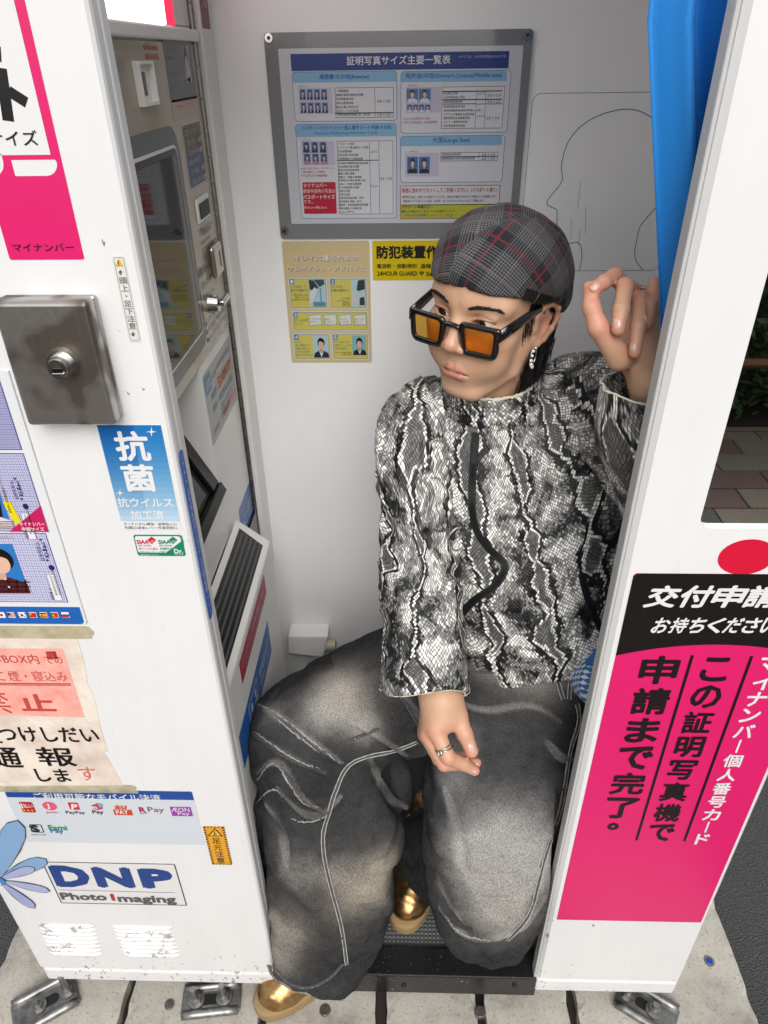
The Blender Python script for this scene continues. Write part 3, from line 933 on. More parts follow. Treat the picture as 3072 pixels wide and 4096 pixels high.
M_CHECK = check_mat()
bag = thing('shopping_bag', (0.36, 0.93, 0.62), 'blue and white checked bag tucked beside the hip', 'bag')
# bag: soft box standing between hip and right panel
bp = [at(1262, 1448, 1.10), at(1300, 1400, 1.10), at(1420, 1380, 1.10), at(1420, 1540, 1.10), at(1272, 1533, 1.10), at(1252, 1490, 1.10)]
V_, F_ = prism(bp, FW * 0.10, 0.012)
bo_ = mk('bag_body', V_, F_, M_CHECK, bag, smooth=False)
uvl = bo_.data.uv_layers.new(name='UVMap')
for lp_ in bo_.data.loops:
    v = np.array(bo_.data.vertices[lp_.vertex_index].co) + LOC[bag.name]
    d_ = v - at(1262, 1448, 1.1)
    a_, b2 = (d_ @ RT + 0.9 * (d_ @ FW)) * 150, (d_ @ UP) * 150
    uvl.data[lp_.index].uv = (a_ * 0.8 + b2 * 0.55, b2 * 0.85 - a_ * 0.3)

# ---------------------------------------------------------------- behind the photographer: brick pavement, hedge, rail (seen in the mirror)
M_PAVE, _nt, _b = newmat('far_paving'); g = N(_nt)
P_ = g.n('NewGeometry').outputs['Position']; bt_ = g.n('TexBrick', offset=0.5); bt_.inputs['Scale'].default_value = 1.0
bt_.inputs['Brick Width'].default_value = 0.33; bt_.inputs['Row Height'].default_value = 0.165; bt_.inputs['Mortar Size'].default_value = 0.004
bt_.inputs['Color1'].default_value = (0.24, 0.14, 0.12, 1); bt_.inputs['Color2'].default_value = (0.34, 0.28, 0.21, 1); bt_.inputs['Mortar'].default_value = (0.07, 0.065, 0.06, 1)
g.l(P_, bt_.inputs['Vector']); g.l(bt_.outputs[0], _b.inputs['Base Color']); _b.inputs['Roughness'].default_value = 0.9
pave = mk('pavement', [(-4, -3.2, -0.008), (7, -3.2, -0.008), (7, -0.2, -0.008), (-4, -0.2, -0.008)], [[0, 1, 2, 3]], M_PAVE)
tag(pave, kind='structure'); LOC[pave.name] = np.zeros(3)
def brick_mat(nm, c):
    m, nt, b = newmat(nm); g = N(nt)
    P = g.n('NewGeometry').outputs['Position']
    n = g.noise(P, 300, 3, 0.65); n2 = g.noise(P, 9, 3, 0.6)
    k = g.ramp(n.outputs[0], [(0.3, tuple(v * 0.55 for v in c)), (0.55, c), (0.75, tuple(min(1, v * 1.6) for v in c))])
    k = g.mix(g.math('MULTIPLY', n2.outputs[0], 0.5), k, tuple(v * 0.6 for v in c))
    g.l(k, b.inputs['Base Color']); b.inputs['Roughness'].default_value = 0.9
    g.bump(n.outputs[0], 0.3, 0.002, b)
    return m
BM = [brick_mat('red_brown_paver', (0.25, 0.165, 0.15)), brick_mat('sand_paver', (0.33, 0.28, 0.22)), brick_mat('grey_paver', (0.17, 0.165, 0.16))]
bw, bl, gp = 0.33, 0.165, 0.007
V_, F_ = box(0, bw - gp, 0, bl - gp, -0.0075, 0.004, 0.003, 1)
protos = []
first = [None, None, None]
row = 0
yy = -0.22
while yy > -1.86:
    xx = 0.5 + (row % 2) * bw / 2 + rng.uniform(-0.004, 0.004)
    while xx < 4.4:
        if not (1.0 < xx < 3.1 and yy < -0.5):
            if not (row % 1 == 0 and 0.9 < xx < 3.3):
                xx += bw; continue
        k = int(rng.choice([0, 0, 1, 1, 2], 1)[0])
        if first[k] is None:
            first[k] = mk('brick', V_ + [0, 0, 0], F_, BM[k], pave)
            o = first[k]
        else:
            o = first[k].copy(); COL.objects.link(o); o.parent = pave
        o.location = (xx, yy - bl, float(rng.uniform(-0.0015, 0.0015)))
        xx += bw
    yy -= bl; row += 1
# hedge
def leaf_mat():
    m, nt, b = newmat('hedge_leaf'); g = N(nt)
    P = g.n('NewGeometry').outputs['Position']
    n = g.noise(P, 30, 3, 0.6)
    oi = g.n('NewGeometry').outputs['Random Per Island']
    c = g.ramp(oi, [(0.0, (0.03, 0.065, 0.022)), (0.5, (0.06, 0.115, 0.038)), (0.93, (0.10, 0.16, 0.055)), (0.97, (0.16, 0.07, 0.05))])
    g.l(c, b.inputs['Base Color']); b.inputs['Roughness'].default_value = 0.45
    return m
M_LEAF = leaf_mat()
hedge = thing('hedge', (2.2, -2.4, 0), 'dense green hedge behind the copper rail, seen in the booth mirror', 'hedge')
nl = 14000
c_ = np.stack([rng.uniform(-3.0, 5.0, nl), -2.10 - np.abs(rng.normal(0, 0.13, nl)) + 0.06 * np.sin(rng.uniform(0, 9, nl)), rng.uniform(0.02, 1.2, nl)], 1)
c_[:, 1] += 0.10 * np.sin(c_[:, 0] * 7) * np.sin(c_[:, 2] * 6 + c_[:, 0] * 3)
a_ = rng.normal(size=(nl, 3)); a_ /= np.linalg.norm(a_, axis=1, keepdims=True)
b_ = np.cross(a_, rng.normal(size=(nl, 3))); b_ /= np.linalg.norm(b_, axis=1, keepdims=True)
sz = rng.uniform(0.022, 0.042, nl)[:, None]
V_ = np.stack([c_ - a_ * sz, c_ + b_ * sz * 0.42, c_ + a_ * sz, c_ - b_ * sz * 0.42], 1).reshape(-1, 3)
fo = mk('foliage', V_, np.arange(nl * 4).reshape(-1, 4), M_LEAF, hedge); fo['kind'] = 'stuff'
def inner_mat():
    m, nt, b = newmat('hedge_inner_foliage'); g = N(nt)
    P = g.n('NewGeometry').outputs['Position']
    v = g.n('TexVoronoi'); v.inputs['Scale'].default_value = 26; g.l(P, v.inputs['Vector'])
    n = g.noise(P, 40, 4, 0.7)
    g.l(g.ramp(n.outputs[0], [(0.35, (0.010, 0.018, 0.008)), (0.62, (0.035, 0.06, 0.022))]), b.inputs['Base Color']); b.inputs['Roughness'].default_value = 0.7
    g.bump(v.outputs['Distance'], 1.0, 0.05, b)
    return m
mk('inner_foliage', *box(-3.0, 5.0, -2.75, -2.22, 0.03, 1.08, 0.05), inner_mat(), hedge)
st = MB()
for x in np.arange(-3.0, 5.0, 0.25):
    y = -2.34 + rng.uniform(-0.04, 0.04)
    st.add(*tube([(x, y, 0), (x + 0.03, y, 0.5), (x - 0.03, y + 0.02, 0.8), (x + 0.05, y, 1.05)], 0.014, 6), flat('#3b2f26', 0.9))
st.build('stem', hedge)
soil = mk('planting_bed', *box(-4, 7, -3.15, -2.03, -0.006, 0.02), flat('#3a332b', 0.95)); tag(soil, kind='structure')
rail = thing('guard_rail', (2.2, -1.95, 0), 'copper coloured tube rail in front of the hedge, seen in the mirror', 'guard rail')
M_COP = flat('#9a7457', 0.35, 0.7, name='copper_paint')
mk('rail_tube', *cyl((-3.5, -1.95, 0.375), (6.0, -1.95, 0.375), 0.027), M_COP, rail)
for x in (-2.65, -0.7, 1.25, 3.2, 5.15):
    mk('post', *cyl((x, -1.95, 0.0), (x, -1.95, 0.37), 0.022), M_COP, rail)
# ================================================================= SIGNS AND STICKERS
R_ = {}
for i_ in range(3):
    for j_ in range(4):
        R_[(i_, j_)] = (553 * i_, 553 * j_)
WHITE, BLACK, PINK = '#f2f2f2', '#161414', '#ea1f72'
def portrait(s, x0, y0, x1, y1, bg='#4f86c0', suit='#20242c', lay=3, sh=0.0, collar=True, hair='#191414', long=False):
    """small printed head-and-shoulders picture"""
    w, h = x1 - x0, y1 - y0
    def P(u, v): return (x0 + w * u + sh * v, y0 + h * v)
    s.rect(x0, y0, x1, y1, bg, lay)
    if long:
        s.poly([P(*p) for p in ((.26, .30), (.36, .12), (.5, .07), (.64, .12), (.74, .30), (.78, .86), (.22, .86))], hair, lay + 1)
    else:
        c = P(.5, .32); s.ell(c[0], c[1], w * .22, h * .23, hair, lay + 1)
    s.poly([P(*p) for p in ((.03, 1), (.08, .80), (.36, .68), (.64, .68), (.92, .80), (.97, 1))], suit, lay + 2)
    s.poly([P(*p) for p in ((.42, .55), (.58, .55), (.60, .72), (.40, .72))], '#dcae94', lay + 3)
    c = P(.5, .40); s.ell(c[0], c[1], w * .165, h * .20, '#ecc3ab', lay + 4)
    s.poly([P(*p) for p in ((.34, .30), (.40, .19), (.52, .17), (.62, .2), (.67, .32), (.56, .27), (.46, .24))], hair, lay + 5)
    if collar:
        s.poly([P(*p) for p in ((.36, .70), (.5, .98), (.64, .70), (.58, .70), (.5, .80), (.42, .70))], '#f0f0f2', lay + 4)

# ---- pink frame sign, top left
s = Sign('F', R_[(0, 0)])
a = uvF(22, 561); b_ = uvF(183, 561)
s.baseuv([a[0], a[2], b_[0], uvF(0, -160)[2]], PINK, 0.002)
s.rect(-420, -420, 330, 1002, WHITE, 1)
s.rect(75, 1037, 392, 1138, WHITE, 1, (0.0, 0.012, 0.002, 0.0))
s.rect(-200, 1000, 48, 1138, WHITE, 1, (0.0, 0.012, 0.0, 0.0))
s.line([(8, 440), (58, 784)], BLACK, 0.0100, 2)
s.line([(60, 590), (176, 664)], BLACK, 0.0088, 3)
s.line([(-4, 300), (2, 400)], BLACK, 0.0030, 2)
s.text('サイズ', -62, 945, 262, 100, BLACK, 0.008)
s.text('マイナンバー', 92, 1628, 488, 52, '#3a1020', 0.006)
s.build('pink_frame_sign', 'pink framed sign at the upper left ending in the word for my number', 'sign')

# ---- narrow head and foot warning sticker
s = Sign('F', R_[(0, 1)])
s.base(722, 0, 918, 554, '#eceae6', 0.002)
s.outline(734, 8, 910, 546, '#8d8a86', 0.0005, 1, 0.002)
s.poly([(746, 66), (804, 66), (772, 14)], '#f2c21c', 2)
s.text('!', 770, 60, 777, 34, BLACK, 0.02)
for (x, y0, y1, up) in ((782, 88, 126, 1), (864, 484, 520, 0)):
    s.poly([(x - 16, y0 + 22) if up else (x - 18, y1 - 20), (x, y0) if up else (x, y1), (x + 18, y0 + 22) if up else (x + 16, y1 - 22), (x + 2, y0 + 12) if up else (x, y1 - 12)], '#6f6c68', 2)
    s.line([(x - 1, y0 + 8), (x + 2, y1 - 6)], '#6f6c68', 0.002, 2)
s.vtext('頭上・足下注意', 796, 136, 472, 52, '#5c5956')
s.build('narrow_warning_sticker', 'narrow white vertical sticker with a yellow triangle, beside the doorway', 'sticker')

# ---- framed sample poster at the left
s = Sign('F', R_[(0, 2)], 0.003)
pl, pb = uvF(-80, 1346), uvF(190, 1345)
s.baseuv([pl[0], pb[2], pb[0], uvF(60, 800)[2]], '#eef0f2', (0, 0.004, 0, 0))
s.rect(-240, 600, 556, 717, '#1f66bd', 1, (0, 0.006, 0, 0))
def grid(x0, y0, x1, y1, nx, ny):
    s.rect(x0, y0, x1, y1, '#dcdcf4', 1)
    a, b_ = s.uv(x0, y0), s.uv(x1, y1)
    for i in range(nx + 1):
        u = a[0] + (b_[0] - a[0]) * i / nx
        s.lineuv(np.array([[u, a[1]], [u, b_[1]]]), '#9a98cc' if i % 2 else '#6a68b4', 0.0005, 2)
    for i in range(ny + 1):
        v = a[1] + (b_[1] - a[1]) * i / ny
        s.lineuv(np.array([[a[0], v], [b_[0], v]]), '#9a98cc' if i % 2 else '#6a68b4', 0.0005, 2)
    s.outline(x0, y0, x1, y1, '#3b3aa0', 0.0008, 3)
grid(-240, 126, 448, 574, 34, 26)
grid(-240, -390, 322, 116, 34, 30)
grid(-240, -1000, 152, -412, 30, 34)
portrait(s, -196, 194, 200, 514, '#2f7fcf', '#5a1a22', 4, 20, False, '#171212')
for q in (0.12, .26, .4, .6, .74, .88):
    s.line([(-176 + 396 * q, 424), (-166 + 396 * q, 512)], '#20080c', 0.0016, 8)
for y in (440, 470, 498):
    s.line([(-160, y), (206, y)], '#20080c', 0.0016, 8)
for y in (418, 470): s.ell(44 + (y - 418) * .5, y, 7, 7, '#e8e0e0', 11, 8)
portrait(s, -250, -170, 90, 96, '#2f7fcf', '#e9e2e4', 4, 24, False, '#17120f', True)
for y in (50, 64, 78, 90): s.line([(-230, y), (104, y)], '#7a2a3c', 0.0012, 8)
s.poly([(70, 116), (326, 118), (272, -52)], '#d11d63', 6)
s.text('マイナンバー', 140, 76, 302, 24, WHITE, 0.012, 9)
s.text('申請サイズ', 158, 110, 302, 26, WHITE, 0.012, 9)
s.poly([(28, -78), (74, -84), (150, 56), (108, 70)], '#f4e21c', 6)
for k, (t, x, y) in enumerate((('パスポート/マイナンバー', 56, -84), ('自治体により各証明用', 92, 44))):
    s.text(t, 66 + k * 22, -74 + k * 66, None, 15, '#b01828' if k == 0 else '#333333', 0.004, 9, rot=pi / 2 * 0.98)
for (x, y) in ((284, 300), (118, -96)):
    s.text('証明写真は、', x + 16, y + 4, None, 22, '#4a489c', 0.002, 6, rot=pi / 2)
    s.text('* Ki-Re-i *', x + 56, y + 8, None, 27, '#3a3478', 0.02, 6, rot=pi / 2)
    s.ell(x + 58, y + 48, 18, 18, '#25246c', 6)
    s.rect(x + 22, y + 90, x + 132, y + 262, '#f3f3f6', 5); s.outline(x + 22, y + 90, x + 132, y + 262, '#4a489c', 0.0005, 6)
    s.text('領収書  ¥', x + 82, y + 256, None, 17, '#333344', 0.0, 8, rot=pi / 2)
    s.text('株式会社OOOOOOO', x + 100, y + 226, None, 12, '#333344', 0.0, 8, rot=pi / 2)
    s.text('OOOOOOOO-O-O', x + 124, y + 224, None, 13, '#333344', 0.0, 8, rot=pi / 2)
s.text('ご利用ください。', -40, 160, 96, 15, '#c03040', 0.004, 6)
def flag(x, fn):
    y0, y1 = 640, 671
    s.rect(x - 3, y0 - 3, x + 58, y1 + 3, '#ffffff', 3, 0.001)
    fn(x, y0, x + 54, y1)
flag(-10, lambda a, b, c, d: s.ell((a + c) / 2 + 1, (b + d) / 2, 9, 9, '#c8102e', 5))
def us(a, b, c, d):
    for i in range(7): s.rect(a, b + (d - b) * i / 7, c, b + (d - b) * (i + .55) / 7, '#b22234', 5)
    s.rect(a, b, a + 24, b + 17, '#3c3b6e', 6)
flag(54, us)
def kr(a, b, c, d):
    m, n = (a + c) / 2, (b + d) / 2
    s.ell(m, n, 9, 9, '#cd2e3a', 5); s.poly([(m - 9, n), (m + 9, n), (m + 6, n + 7), (m, n + 9), (m - 6, n + 7)], '#0047a0', 6)
    for dx, dy in ((-17, -9), (17, -9), (-17, 9), (17, 9)): s.rect(m + dx - 4, n + dy - 3, m + dx + 4, n + dy + 3, '#222222', 5)
flag(124, kr)
def cn(a, b, c, d):
    s.rect(a, b, c, d, '#de2910', 5); s.ell(a + 11, b + 10, 5, 5, '#ffde00', 6, 8); s.ell(a + 20, b + 6, 2, 2, '#ffde00', 6, 6); s.ell(a + 21, b + 14, 2, 2, '#ffde00', 6, 6)
flag(194, cn)
def es(a, b, c, d):
    s.rect(a, b, c, d, '#aa151b', 5); s.rect(a, b + 8, c, d - 8, '#f1bf00', 6); s.ell(a + 18, (b + d) / 2, 5, 6, '#8a2a1b', 7, 8)
flag(264, es)
def pt(a, b, c, d):
    s.rect(a, b, c, d, '#da291c', 5); s.rect(a, b, a + 21, d, '#046a38', 6); s.ell(a + 21, (b + d) / 2, 8, 8, '#ffe900', 7, 10); s.ell(a + 21, (b + d) / 2, 4, 4, '#da291c', 8, 8)
flag(334, pt)
def ru(a, b, c, d):
    s.rect(a, b + 10, c, b + 21, '#1c57a5', 5); s.rect(a, b + 20, c, d, '#d52b1e', 6)
flag(404, ru)
s.build('sample_photo_poster', 'framed display of sample identity photos on purple grid sheets with small flags below', 'poster')

# ---- blue antibacterial sticker
s = Sign('F', R_[(0, 1)])
a, b_ = s.uv(634, 1112), s.uv(1180, 1781)
s.baseuv([a[0], b_[1], b_[0], s.uv(1028, 1094)[1]], '#f1f3f4', 0.001)
n_ = 16
q = s.box
for i in range(n_):
    t0, t1 = i / n_ * .90, (i + 1) / n_ * .90
    c0, c1 = np.array((34, 124, 196.)), np.array((206, 230, 244.))
    cc = c0 + (c1 - c0) * ((i / n_) ** 1.15)
    d0 = np.array((20, 103, 178.)); dc = d0 + (c1 - d0) * ((i / n_) ** 1.5)
    zt_, zb_ = q[3] + (q[1] - q[3]) * t0, q[3] + (q[1] - q[3]) * t1
    hx = lambda c: '#%02x%02x%02x' % tuple(int(v) for v in c)
    s.polyuv([(q[0], zb_), (q[2], zb_), (q[2], zt_), (q[0], zt_)], hx(cc), 1)
    w = (q[2] - q[0])
    xa, xb = q[0] + w * (.56 - .12 * t0), q[0] + w * (.56 - .12 * t1)
    s.polyuv([(q[0], zb_), (xb, zb_), (xa, zt_), (q[0], zt_)], hx(dc), 2)
s.text('抗', 772, 1326, 990, 196, WHITE, 0.024)
s.text('菌', 818, 1522, 1026, 176, WHITE, 0.024)
s.text('抗ウイルス', 772, 1624, 1128, 62, WHITE, 0.016)
s.text('加工済', 856, 1706, 1072, 62, WHITE, 0.016)
for (x, y, r) in ((984, 1136, 34), (780, 1532, 28)):
    s.poly([(x, y - r), (x + r * .15, y - r * .15), (x + r, y), (x + r * .15, y + r * .15), (x, y + r), (x - r * .15, y + r * .15), (x - r, y), (x - r * .15, y - r * .15)], WHITE, 4)
s.text('タッチパネル/硬貨・紙幣投入口', 806, 1742, 1146, 19, '#444444', 0.0)
s.text('釣銭口/返金レバー/写真受取口', 814, 1766, 1152, 19, '#444444', 0.0)
s.build('antibacterial_sticker', 'blue fading sticker with two large white characters below the steel lock box', 'sticker')

# ---- green and red certification sticker
s = Sign('F', R_[(0, 2)])
s.base(862, 146, 1206, 284, '#128a6c', 0.003)
s.rect(872, 154, 1190, 262, '#f1f3f2', 1, 0.003)
s.poly([(1076, 262), (1190, 176), (1196, 262)], '#128a6c', 2)
s.text('SIAA', 890, 203, 970, 26, '#d5213b', 0.03)
s.text('SIAA', 1030, 203, 1110, 26, '#0d8a66', 0.03)
for x, c in ((978, '#d5213b'), (1116, '#0d8a66')):
    s.poly([(x - 22, 178), (x + 6, 156), (x + 36, 178), (x + 8, 206)], c, 3)
    for i in range(3):
        for j in range(2): s.ell(x + 4 + i * 8, 182 + j * 9, 2.5, 2.5, WHITE, 5, 6)
s.text('ISO 21702', 900, 219, 980, 11, '#d5213b', 0.014); s.text('ISO 22196', 1036, 219, 1116, 11, '#0d8a66', 0.014)
s.text('抗ウイルス加工', 904, 241, 1028, 15, '#d5213b', 0.01); s.text('抗菌加工', 1040, 241, 1122, 15, '#0d8a66', 0.01)
s.text('ガラスコーティング施工済', 910, 261, 1098, 13, '#0d8a66', 0.006)
s.text('株式会社ハドラス', 916, 280, 1030, 11, WHITE, 0.004)
s.text('Dr.', 1134, 266, 1190, 32, WHITE, 0.03); s.text('Hardolass', 1140, 276, 1192, 7, WHITE, 0.004)
s.build('certificate_sticker', 'small green bordered certification sticker with red and green lettering under the blue one', 'sticker')

# ---- blue strip on the left door edge (on the return of the panel)
s = Sign('M', (0, 1106), val=XL + 0.0004)
zt_, zb_ = hit(390, 970, 0, XL)[2], hit(452, 1342, 0, XL)[2]
s.baseuv([YF + 0.007, zb_, YF + 0.024, zt_], '#2f6fd0', 0.007)
V, F = glyphs('カーテンを閉めてください この証明写真機で', 0.0, True)
lo, hi = V.min(0), V.max(0)
Q = (V - [(lo[0] + hi[0]) / 2, hi[1], 0]) * [0.010 / (hi[0] - lo[0]), (zt_ - zb_) * 0.62 / (hi[1] - lo[1]), 1] + [YF + 0.0155, zt_ - (zt_ - zb_) * 0.22, 0]
s.let.add(s.p3(Q, s.off(3)), F, flat('#e8eef8'))
for i in range(6):
    for zc in (zt_ - 0.016 - 0.012 * i, zb_ + 0.010 + 0.012 * i):
        t = np.linspace(0, 2 * pi, 8, endpoint=False)
        s.polyuv(np.stack([YF + 0.0155 + 0.0018 * np.cos(t), zc + 0.0018 * np.sin(t)], 1), '#e8eef8', 2)
s.build('blue_edge_strip', 'long blue strip sticker with white writing on the left door edge', 'sticker')

# ---- taped paper notice
M_PAPER, _nt, _b = newmat('old_notice_paper'); g = N(_nt)
P_ = g.n('NewGeometry').outputs['Position']; n_ = g.noise(P_, 22, 4, 0.6)
g.l(g.ramp(n_.outputs[0], [(0.3, (0.55, 0.44, 0.37)), (0.6, (0.72, 0.64, 0.56))]), _b.inputs['Base Color']); _b.inputs['Roughness'].default_value = 0.7
M_TAPE, _nt, _b = newmat('masking_tape'); g = N(_nt)
P_ = g.n('NewGeometry').outputs['Position']; n_ = g.noise(P_, 60, 4, 0.6)
g.l(g.ramp(n_.outputs[0], [(0.3, (0.42, 0.37, 0.22)), (0.65, (0.60, 0.55, 0.38))]), _b.inputs['Base Color']); _b.inputs['Roughness'].default_value = 0.45; _b.inputs['Alpha'].default_value = 0.62
s = Sign('F', R_[(0, 2)], 0.0008)
s.basepoly([s.uv(-120, 806), s.uv(500, 812), s.uv(520, 880), s.uv(545, 960), s.uv(572, 1120), s.uv(604, 1170), s.uv(640, 1330), s.uv(655, 1400), s.uv(700, 1548), s.uv(676, 1552), s.uv(735, 1655), s.uv(806, 1786), s.uv(-120, 1776)][::-1], WHITE, 0.7, M_PAPER)
M_REDP, _nt, _b = newmat('faded_red_paper'); g = N(_nt)
P_ = g.n('NewGeometry').outputs['Position']; n_ = g.noise(P_, 45, 5, 0.6)
g.l(g.ramp(n_.outputs[0], [(0.3, (0.74, 0.27, 0.22)), (0.65, (0.82, 0.40, 0.34))]), _b.inputs['Base Color']); _b.inputs['Roughness'].default_value = 0.7
s.poly([(-120, 880), (408, 882), (552, 1328), (-120, 1310)][::-1], PINK, 1, M_REDP)
RD = '#c8463e'
s.text('BOX内', 34, 978, 262, 64, RD, 0.0, 4, -0.05); s.text('での', 300, 978, 415, 46, RD, 0.0)
s.line([(-8, 934), (8, 934)], RD, 0.002, 3); s.line([(-12, 956), (10, 960)], RD, 0.002, 3)
s.text('煙・寝込み', 70, 1090, 446, 66, '#d5594e', -0.004); s.line([(-4, 1040), (20, 1036)], RD, 0.002); s.line([(-8, 1082), (40, 1086)], RD, 0.002)
s.line([(-60, 1106), (462, 1110)], '#c44a42', 0.0022); s.line([(-60, 1116), (462, 1119)], '#c44a42', 0.0018)
s.text('禁', -130, 1300, 96, 150, '#cf5348', 0.004); s.text('止', 150, 1284, 372, 110, '#cf5348', 0.022)
s.poly([(298, 900), (362, 898), (376, 946), (312, 948)], '#b9332c', 4); s.text('印', 318, 942, 356, 36, '#d5766a', 0.0, 6)
INK = '#14110f'
s.text('つけしだい', 20, 1482, 656, 96, INK, 0.016, 5, -0.06); s.line([(-30, 1480), (20, 1490)], INK, 0.004)
s.text('通', -20, 1650, 160, 130, INK, 0.014, 5, 0.03); s.text('報', 270, 1640, 506, 122, INK, 0.012, 5)
s.text('しま', 258, 1742, 470, 84, INK, 0.018, 5, -0.05); s.text('す', 530, 1735, 640, 88, '#e0776a', 0.004, 5)
root = s.build('paper_notice', 'stained handwritten paper notice with a faded red sheet, taped to the left panel', 'notice')
def tape(name, pts, label, lay):
    t = Sign('F', R_[(0, 2)], 0.0012 + lay * 0.0004)
    P = [t.uv(*p) for p in pts]
    t.basepoly(P, WHITE, 0.45, M_TAPE)
    return t.build(name, label, 'tape')
tape('masking_tape', [(-120, 734), (250, 738), (556, 738), (578, 744), (588, 756), (604, 766), (611, 788), (598, 800), (596, 816), (500, 818), (-120, 812)][::-1], 'strip of yellowed masking tape holding the top of the paper notice', 1)

# ---- mobile payment sticker
s = Sign('F', R_[(0, 3)], 0.0005)
s.base(14, 130, 1332, 497, '#dde3ea', 0.003)
s.rect(22, 132, 1258, 206, '#1d4ea0', 1, (0, 0, 0.003, 0.003))
s.text('ご利用可能なモバイル決済', 228, 200, 1044, 44, '#f0f0ea', 0.012)
s.rect(120, 216, 238, 286, '#c3242f', 2, 0.003); s.text('d', 132, 256, 156, 34, WHITE, 0.03, 5); s.text('払い', 160, 254, 220, 28, WHITE, 0.012, 5)
for i in range(3): s.ell(160 + i * 26, 270, 7, 7, '#f5b518', 5, 10)
s.ell(323, 244, 46, 28, '#f0607e', 2); s.text('J', 312, 262, 332, 36, WHITE, 0.02, 5); s.text('Jcoin', 304, 292, 380, 16, '#e0506c', 0.012)
s.rect(438, 220, 522, 268, '#e8283c', 2, 0.002); s.text('P', 466, 264, 506, 36, WHITE, 0.03, 5, 0.2); s.text('PayPay', 434, 298, 556, 24, '#3a3a3a', 0.012)
s.poly([(592, 240), (632, 224), (668, 236), (668, 262), (632, 270), (598, 262)][::-1], '#e0343c', 2); s.ell(652, 238, 17, 12, '#58b8e4', 4); s.text('m', 600, 260, 634, 16, WHITE, 0.03, 5); s.text('Pay', 606, 298, 678, 28, '#3a3a3a', 0.02)
s.text('au', 746, 262, 822, 24, '#e0602c', 0.03, 5, 0.15); s.rect(732, 266, 864, 304, '#d84a22', 2); s.text('PAY', 758, 294, 836, 26, WHITE, 0.016, 5)
s.text('R', 908, 284, 948, 34, '#b0202c', 0.03); s.line([(908, 292), (956, 290)], '#b0202c', 0.0016); s.text('Pay', 966, 290, 1070, 40, '#7a3030', 0.004)
s.rect(1100, 248, 1252, 310, '#a33fb0', 2); s.text('ÆON', 1114, 278, 1232, 26, WHITE, 0.006, 5); s.text('Pay', 1158, 304, 1234, 24, WHITE, 0.006, 5)
s.outline(186, 362, 292, 416, '#333333', 0.002, 2, 0.003); s.text('S', 206, 412, 266, 46, '#333333', 0.05, 4); s.text('Smart Code', 208, 432, 302, 10, '#444444', 0.004)
s.text('Fami', 322, 398, 440, 32, '#2c9458', 0.022); s.text('Pay', 336, 424, 420, 34, '#2a80b8', 0.022)
s.build('payment_sticker', 'wide pale blue sticker listing mobile payment logos under a dark blue heading', 'sticker')
t = Sign('F', R_[(0, 3)], 0.0014)
P = [t.uv(*p) for p in ((-60, 112), (330, 110), (800, 108), (858, 110), (886, 122), (880, 138), (900, 152), (896, 160), (640, 156), (-60, 150))][::-1]
t.basepoly(P, WHITE, 0.45, M_TAPE)
t.build('masking_tape', 'yellowed tape strip across the blue heading of the payment sticker', 'tape')

# ---- DNP plate
s = Sign('F', R_[(0, 3)], 0.0004)
s.base(270, 604, 1214, 890, '#eeecea', 0.003)
s.outline(270, 604, 1214, 890, '#3f3c39', 0.0022, 1, 0.003)
s.text('D', 372, 766, 606, 138, '#123f8c', 0.05, 4); s.text('N', 640, 770, 882, 132, '#123f8c', 0.05, 4); s.text('P', 930, 776, 1142, 128, '#123f8c', 0.05, 4)
s.line([(386, 786), (1134, 806)], '#2c5a9c', 0.0012)
s.text('Photo', 404, 850, 698, 46, '#5a5a5c', 0.032, 4); s.text('I', 728, 856, 752, 44, '#c8173c', 0.05, 4); s.text('maging', 776, 878, 1150, 58, '#5a5a5c', 0.032, 4)
s.build('maker_plate', 'white plate with three large navy letters above the vents', 'sign')

# ---- yellow step warning sticker
s = Sign('F', R_[(0, 3)], 0.0005)
s.base(1314, 376, 1508, 626, '#f0a824', 0.003)
a = s.uv(1314, 376); b_ = s.uv(1508, 626)
nst = 17
for i in range(nst):
    zA = a[1] + (b_[1] - a[1]) * i / nst; dz = (b_[1] - a[1]) / nst
    for (xx, wd) in ((a[0], 0.0042), (b_[0] - 0.0042, 0.0042)):
        s.polyuv([(xx, zA + dz), (xx + wd, zA + dz * .55), (xx + wd, zA + dz * .05), (xx, zA + dz * .5)], '#191714', 1)
for i in range(6):
    xA = a[0] + (b_[0] - a[0]) * i / 6; dx = (b_[0] - a[0]) / 6
    s.polyuv([(xA, a[1] - 0.003), (xA + dx * .5, a[1] - 0.003), (xA + dx * .8, a[1] - .0002), (xA + dx * .3, a[1] - .0002)], '#191714', 1)
    s.polyuv([(xA, b_[1] + 0.0002), (xA + dx * .5, b_[1] + 0.0002), (xA + dx * .8, b_[1] + .003), (xA + dx * .3, b_[1] + .003)], '#191714', 1)
s.poly([(1346, 438), (1446, 440), (1392, 386)], '#191714', 3); s.poly([(1358, 434), (1434, 435), (1393, 394)], '#f0c030', 4)
s.ell(1392, 408, 4, 4, '#191714', 6, 8); s.line([(1392, 412), (1394, 424), (1386, 432)], '#191714', 0.0016, 6); s.line([(1394, 424), (1406, 431)], '#191714', 0.0014, 6)
s.vtext('足元注意', 1398, 450, 614, 56, '#2a2014', 0.004)
s.build('step_warning_sticker', 'yellow step warning sticker with black hazard border near the door', 'sticker')

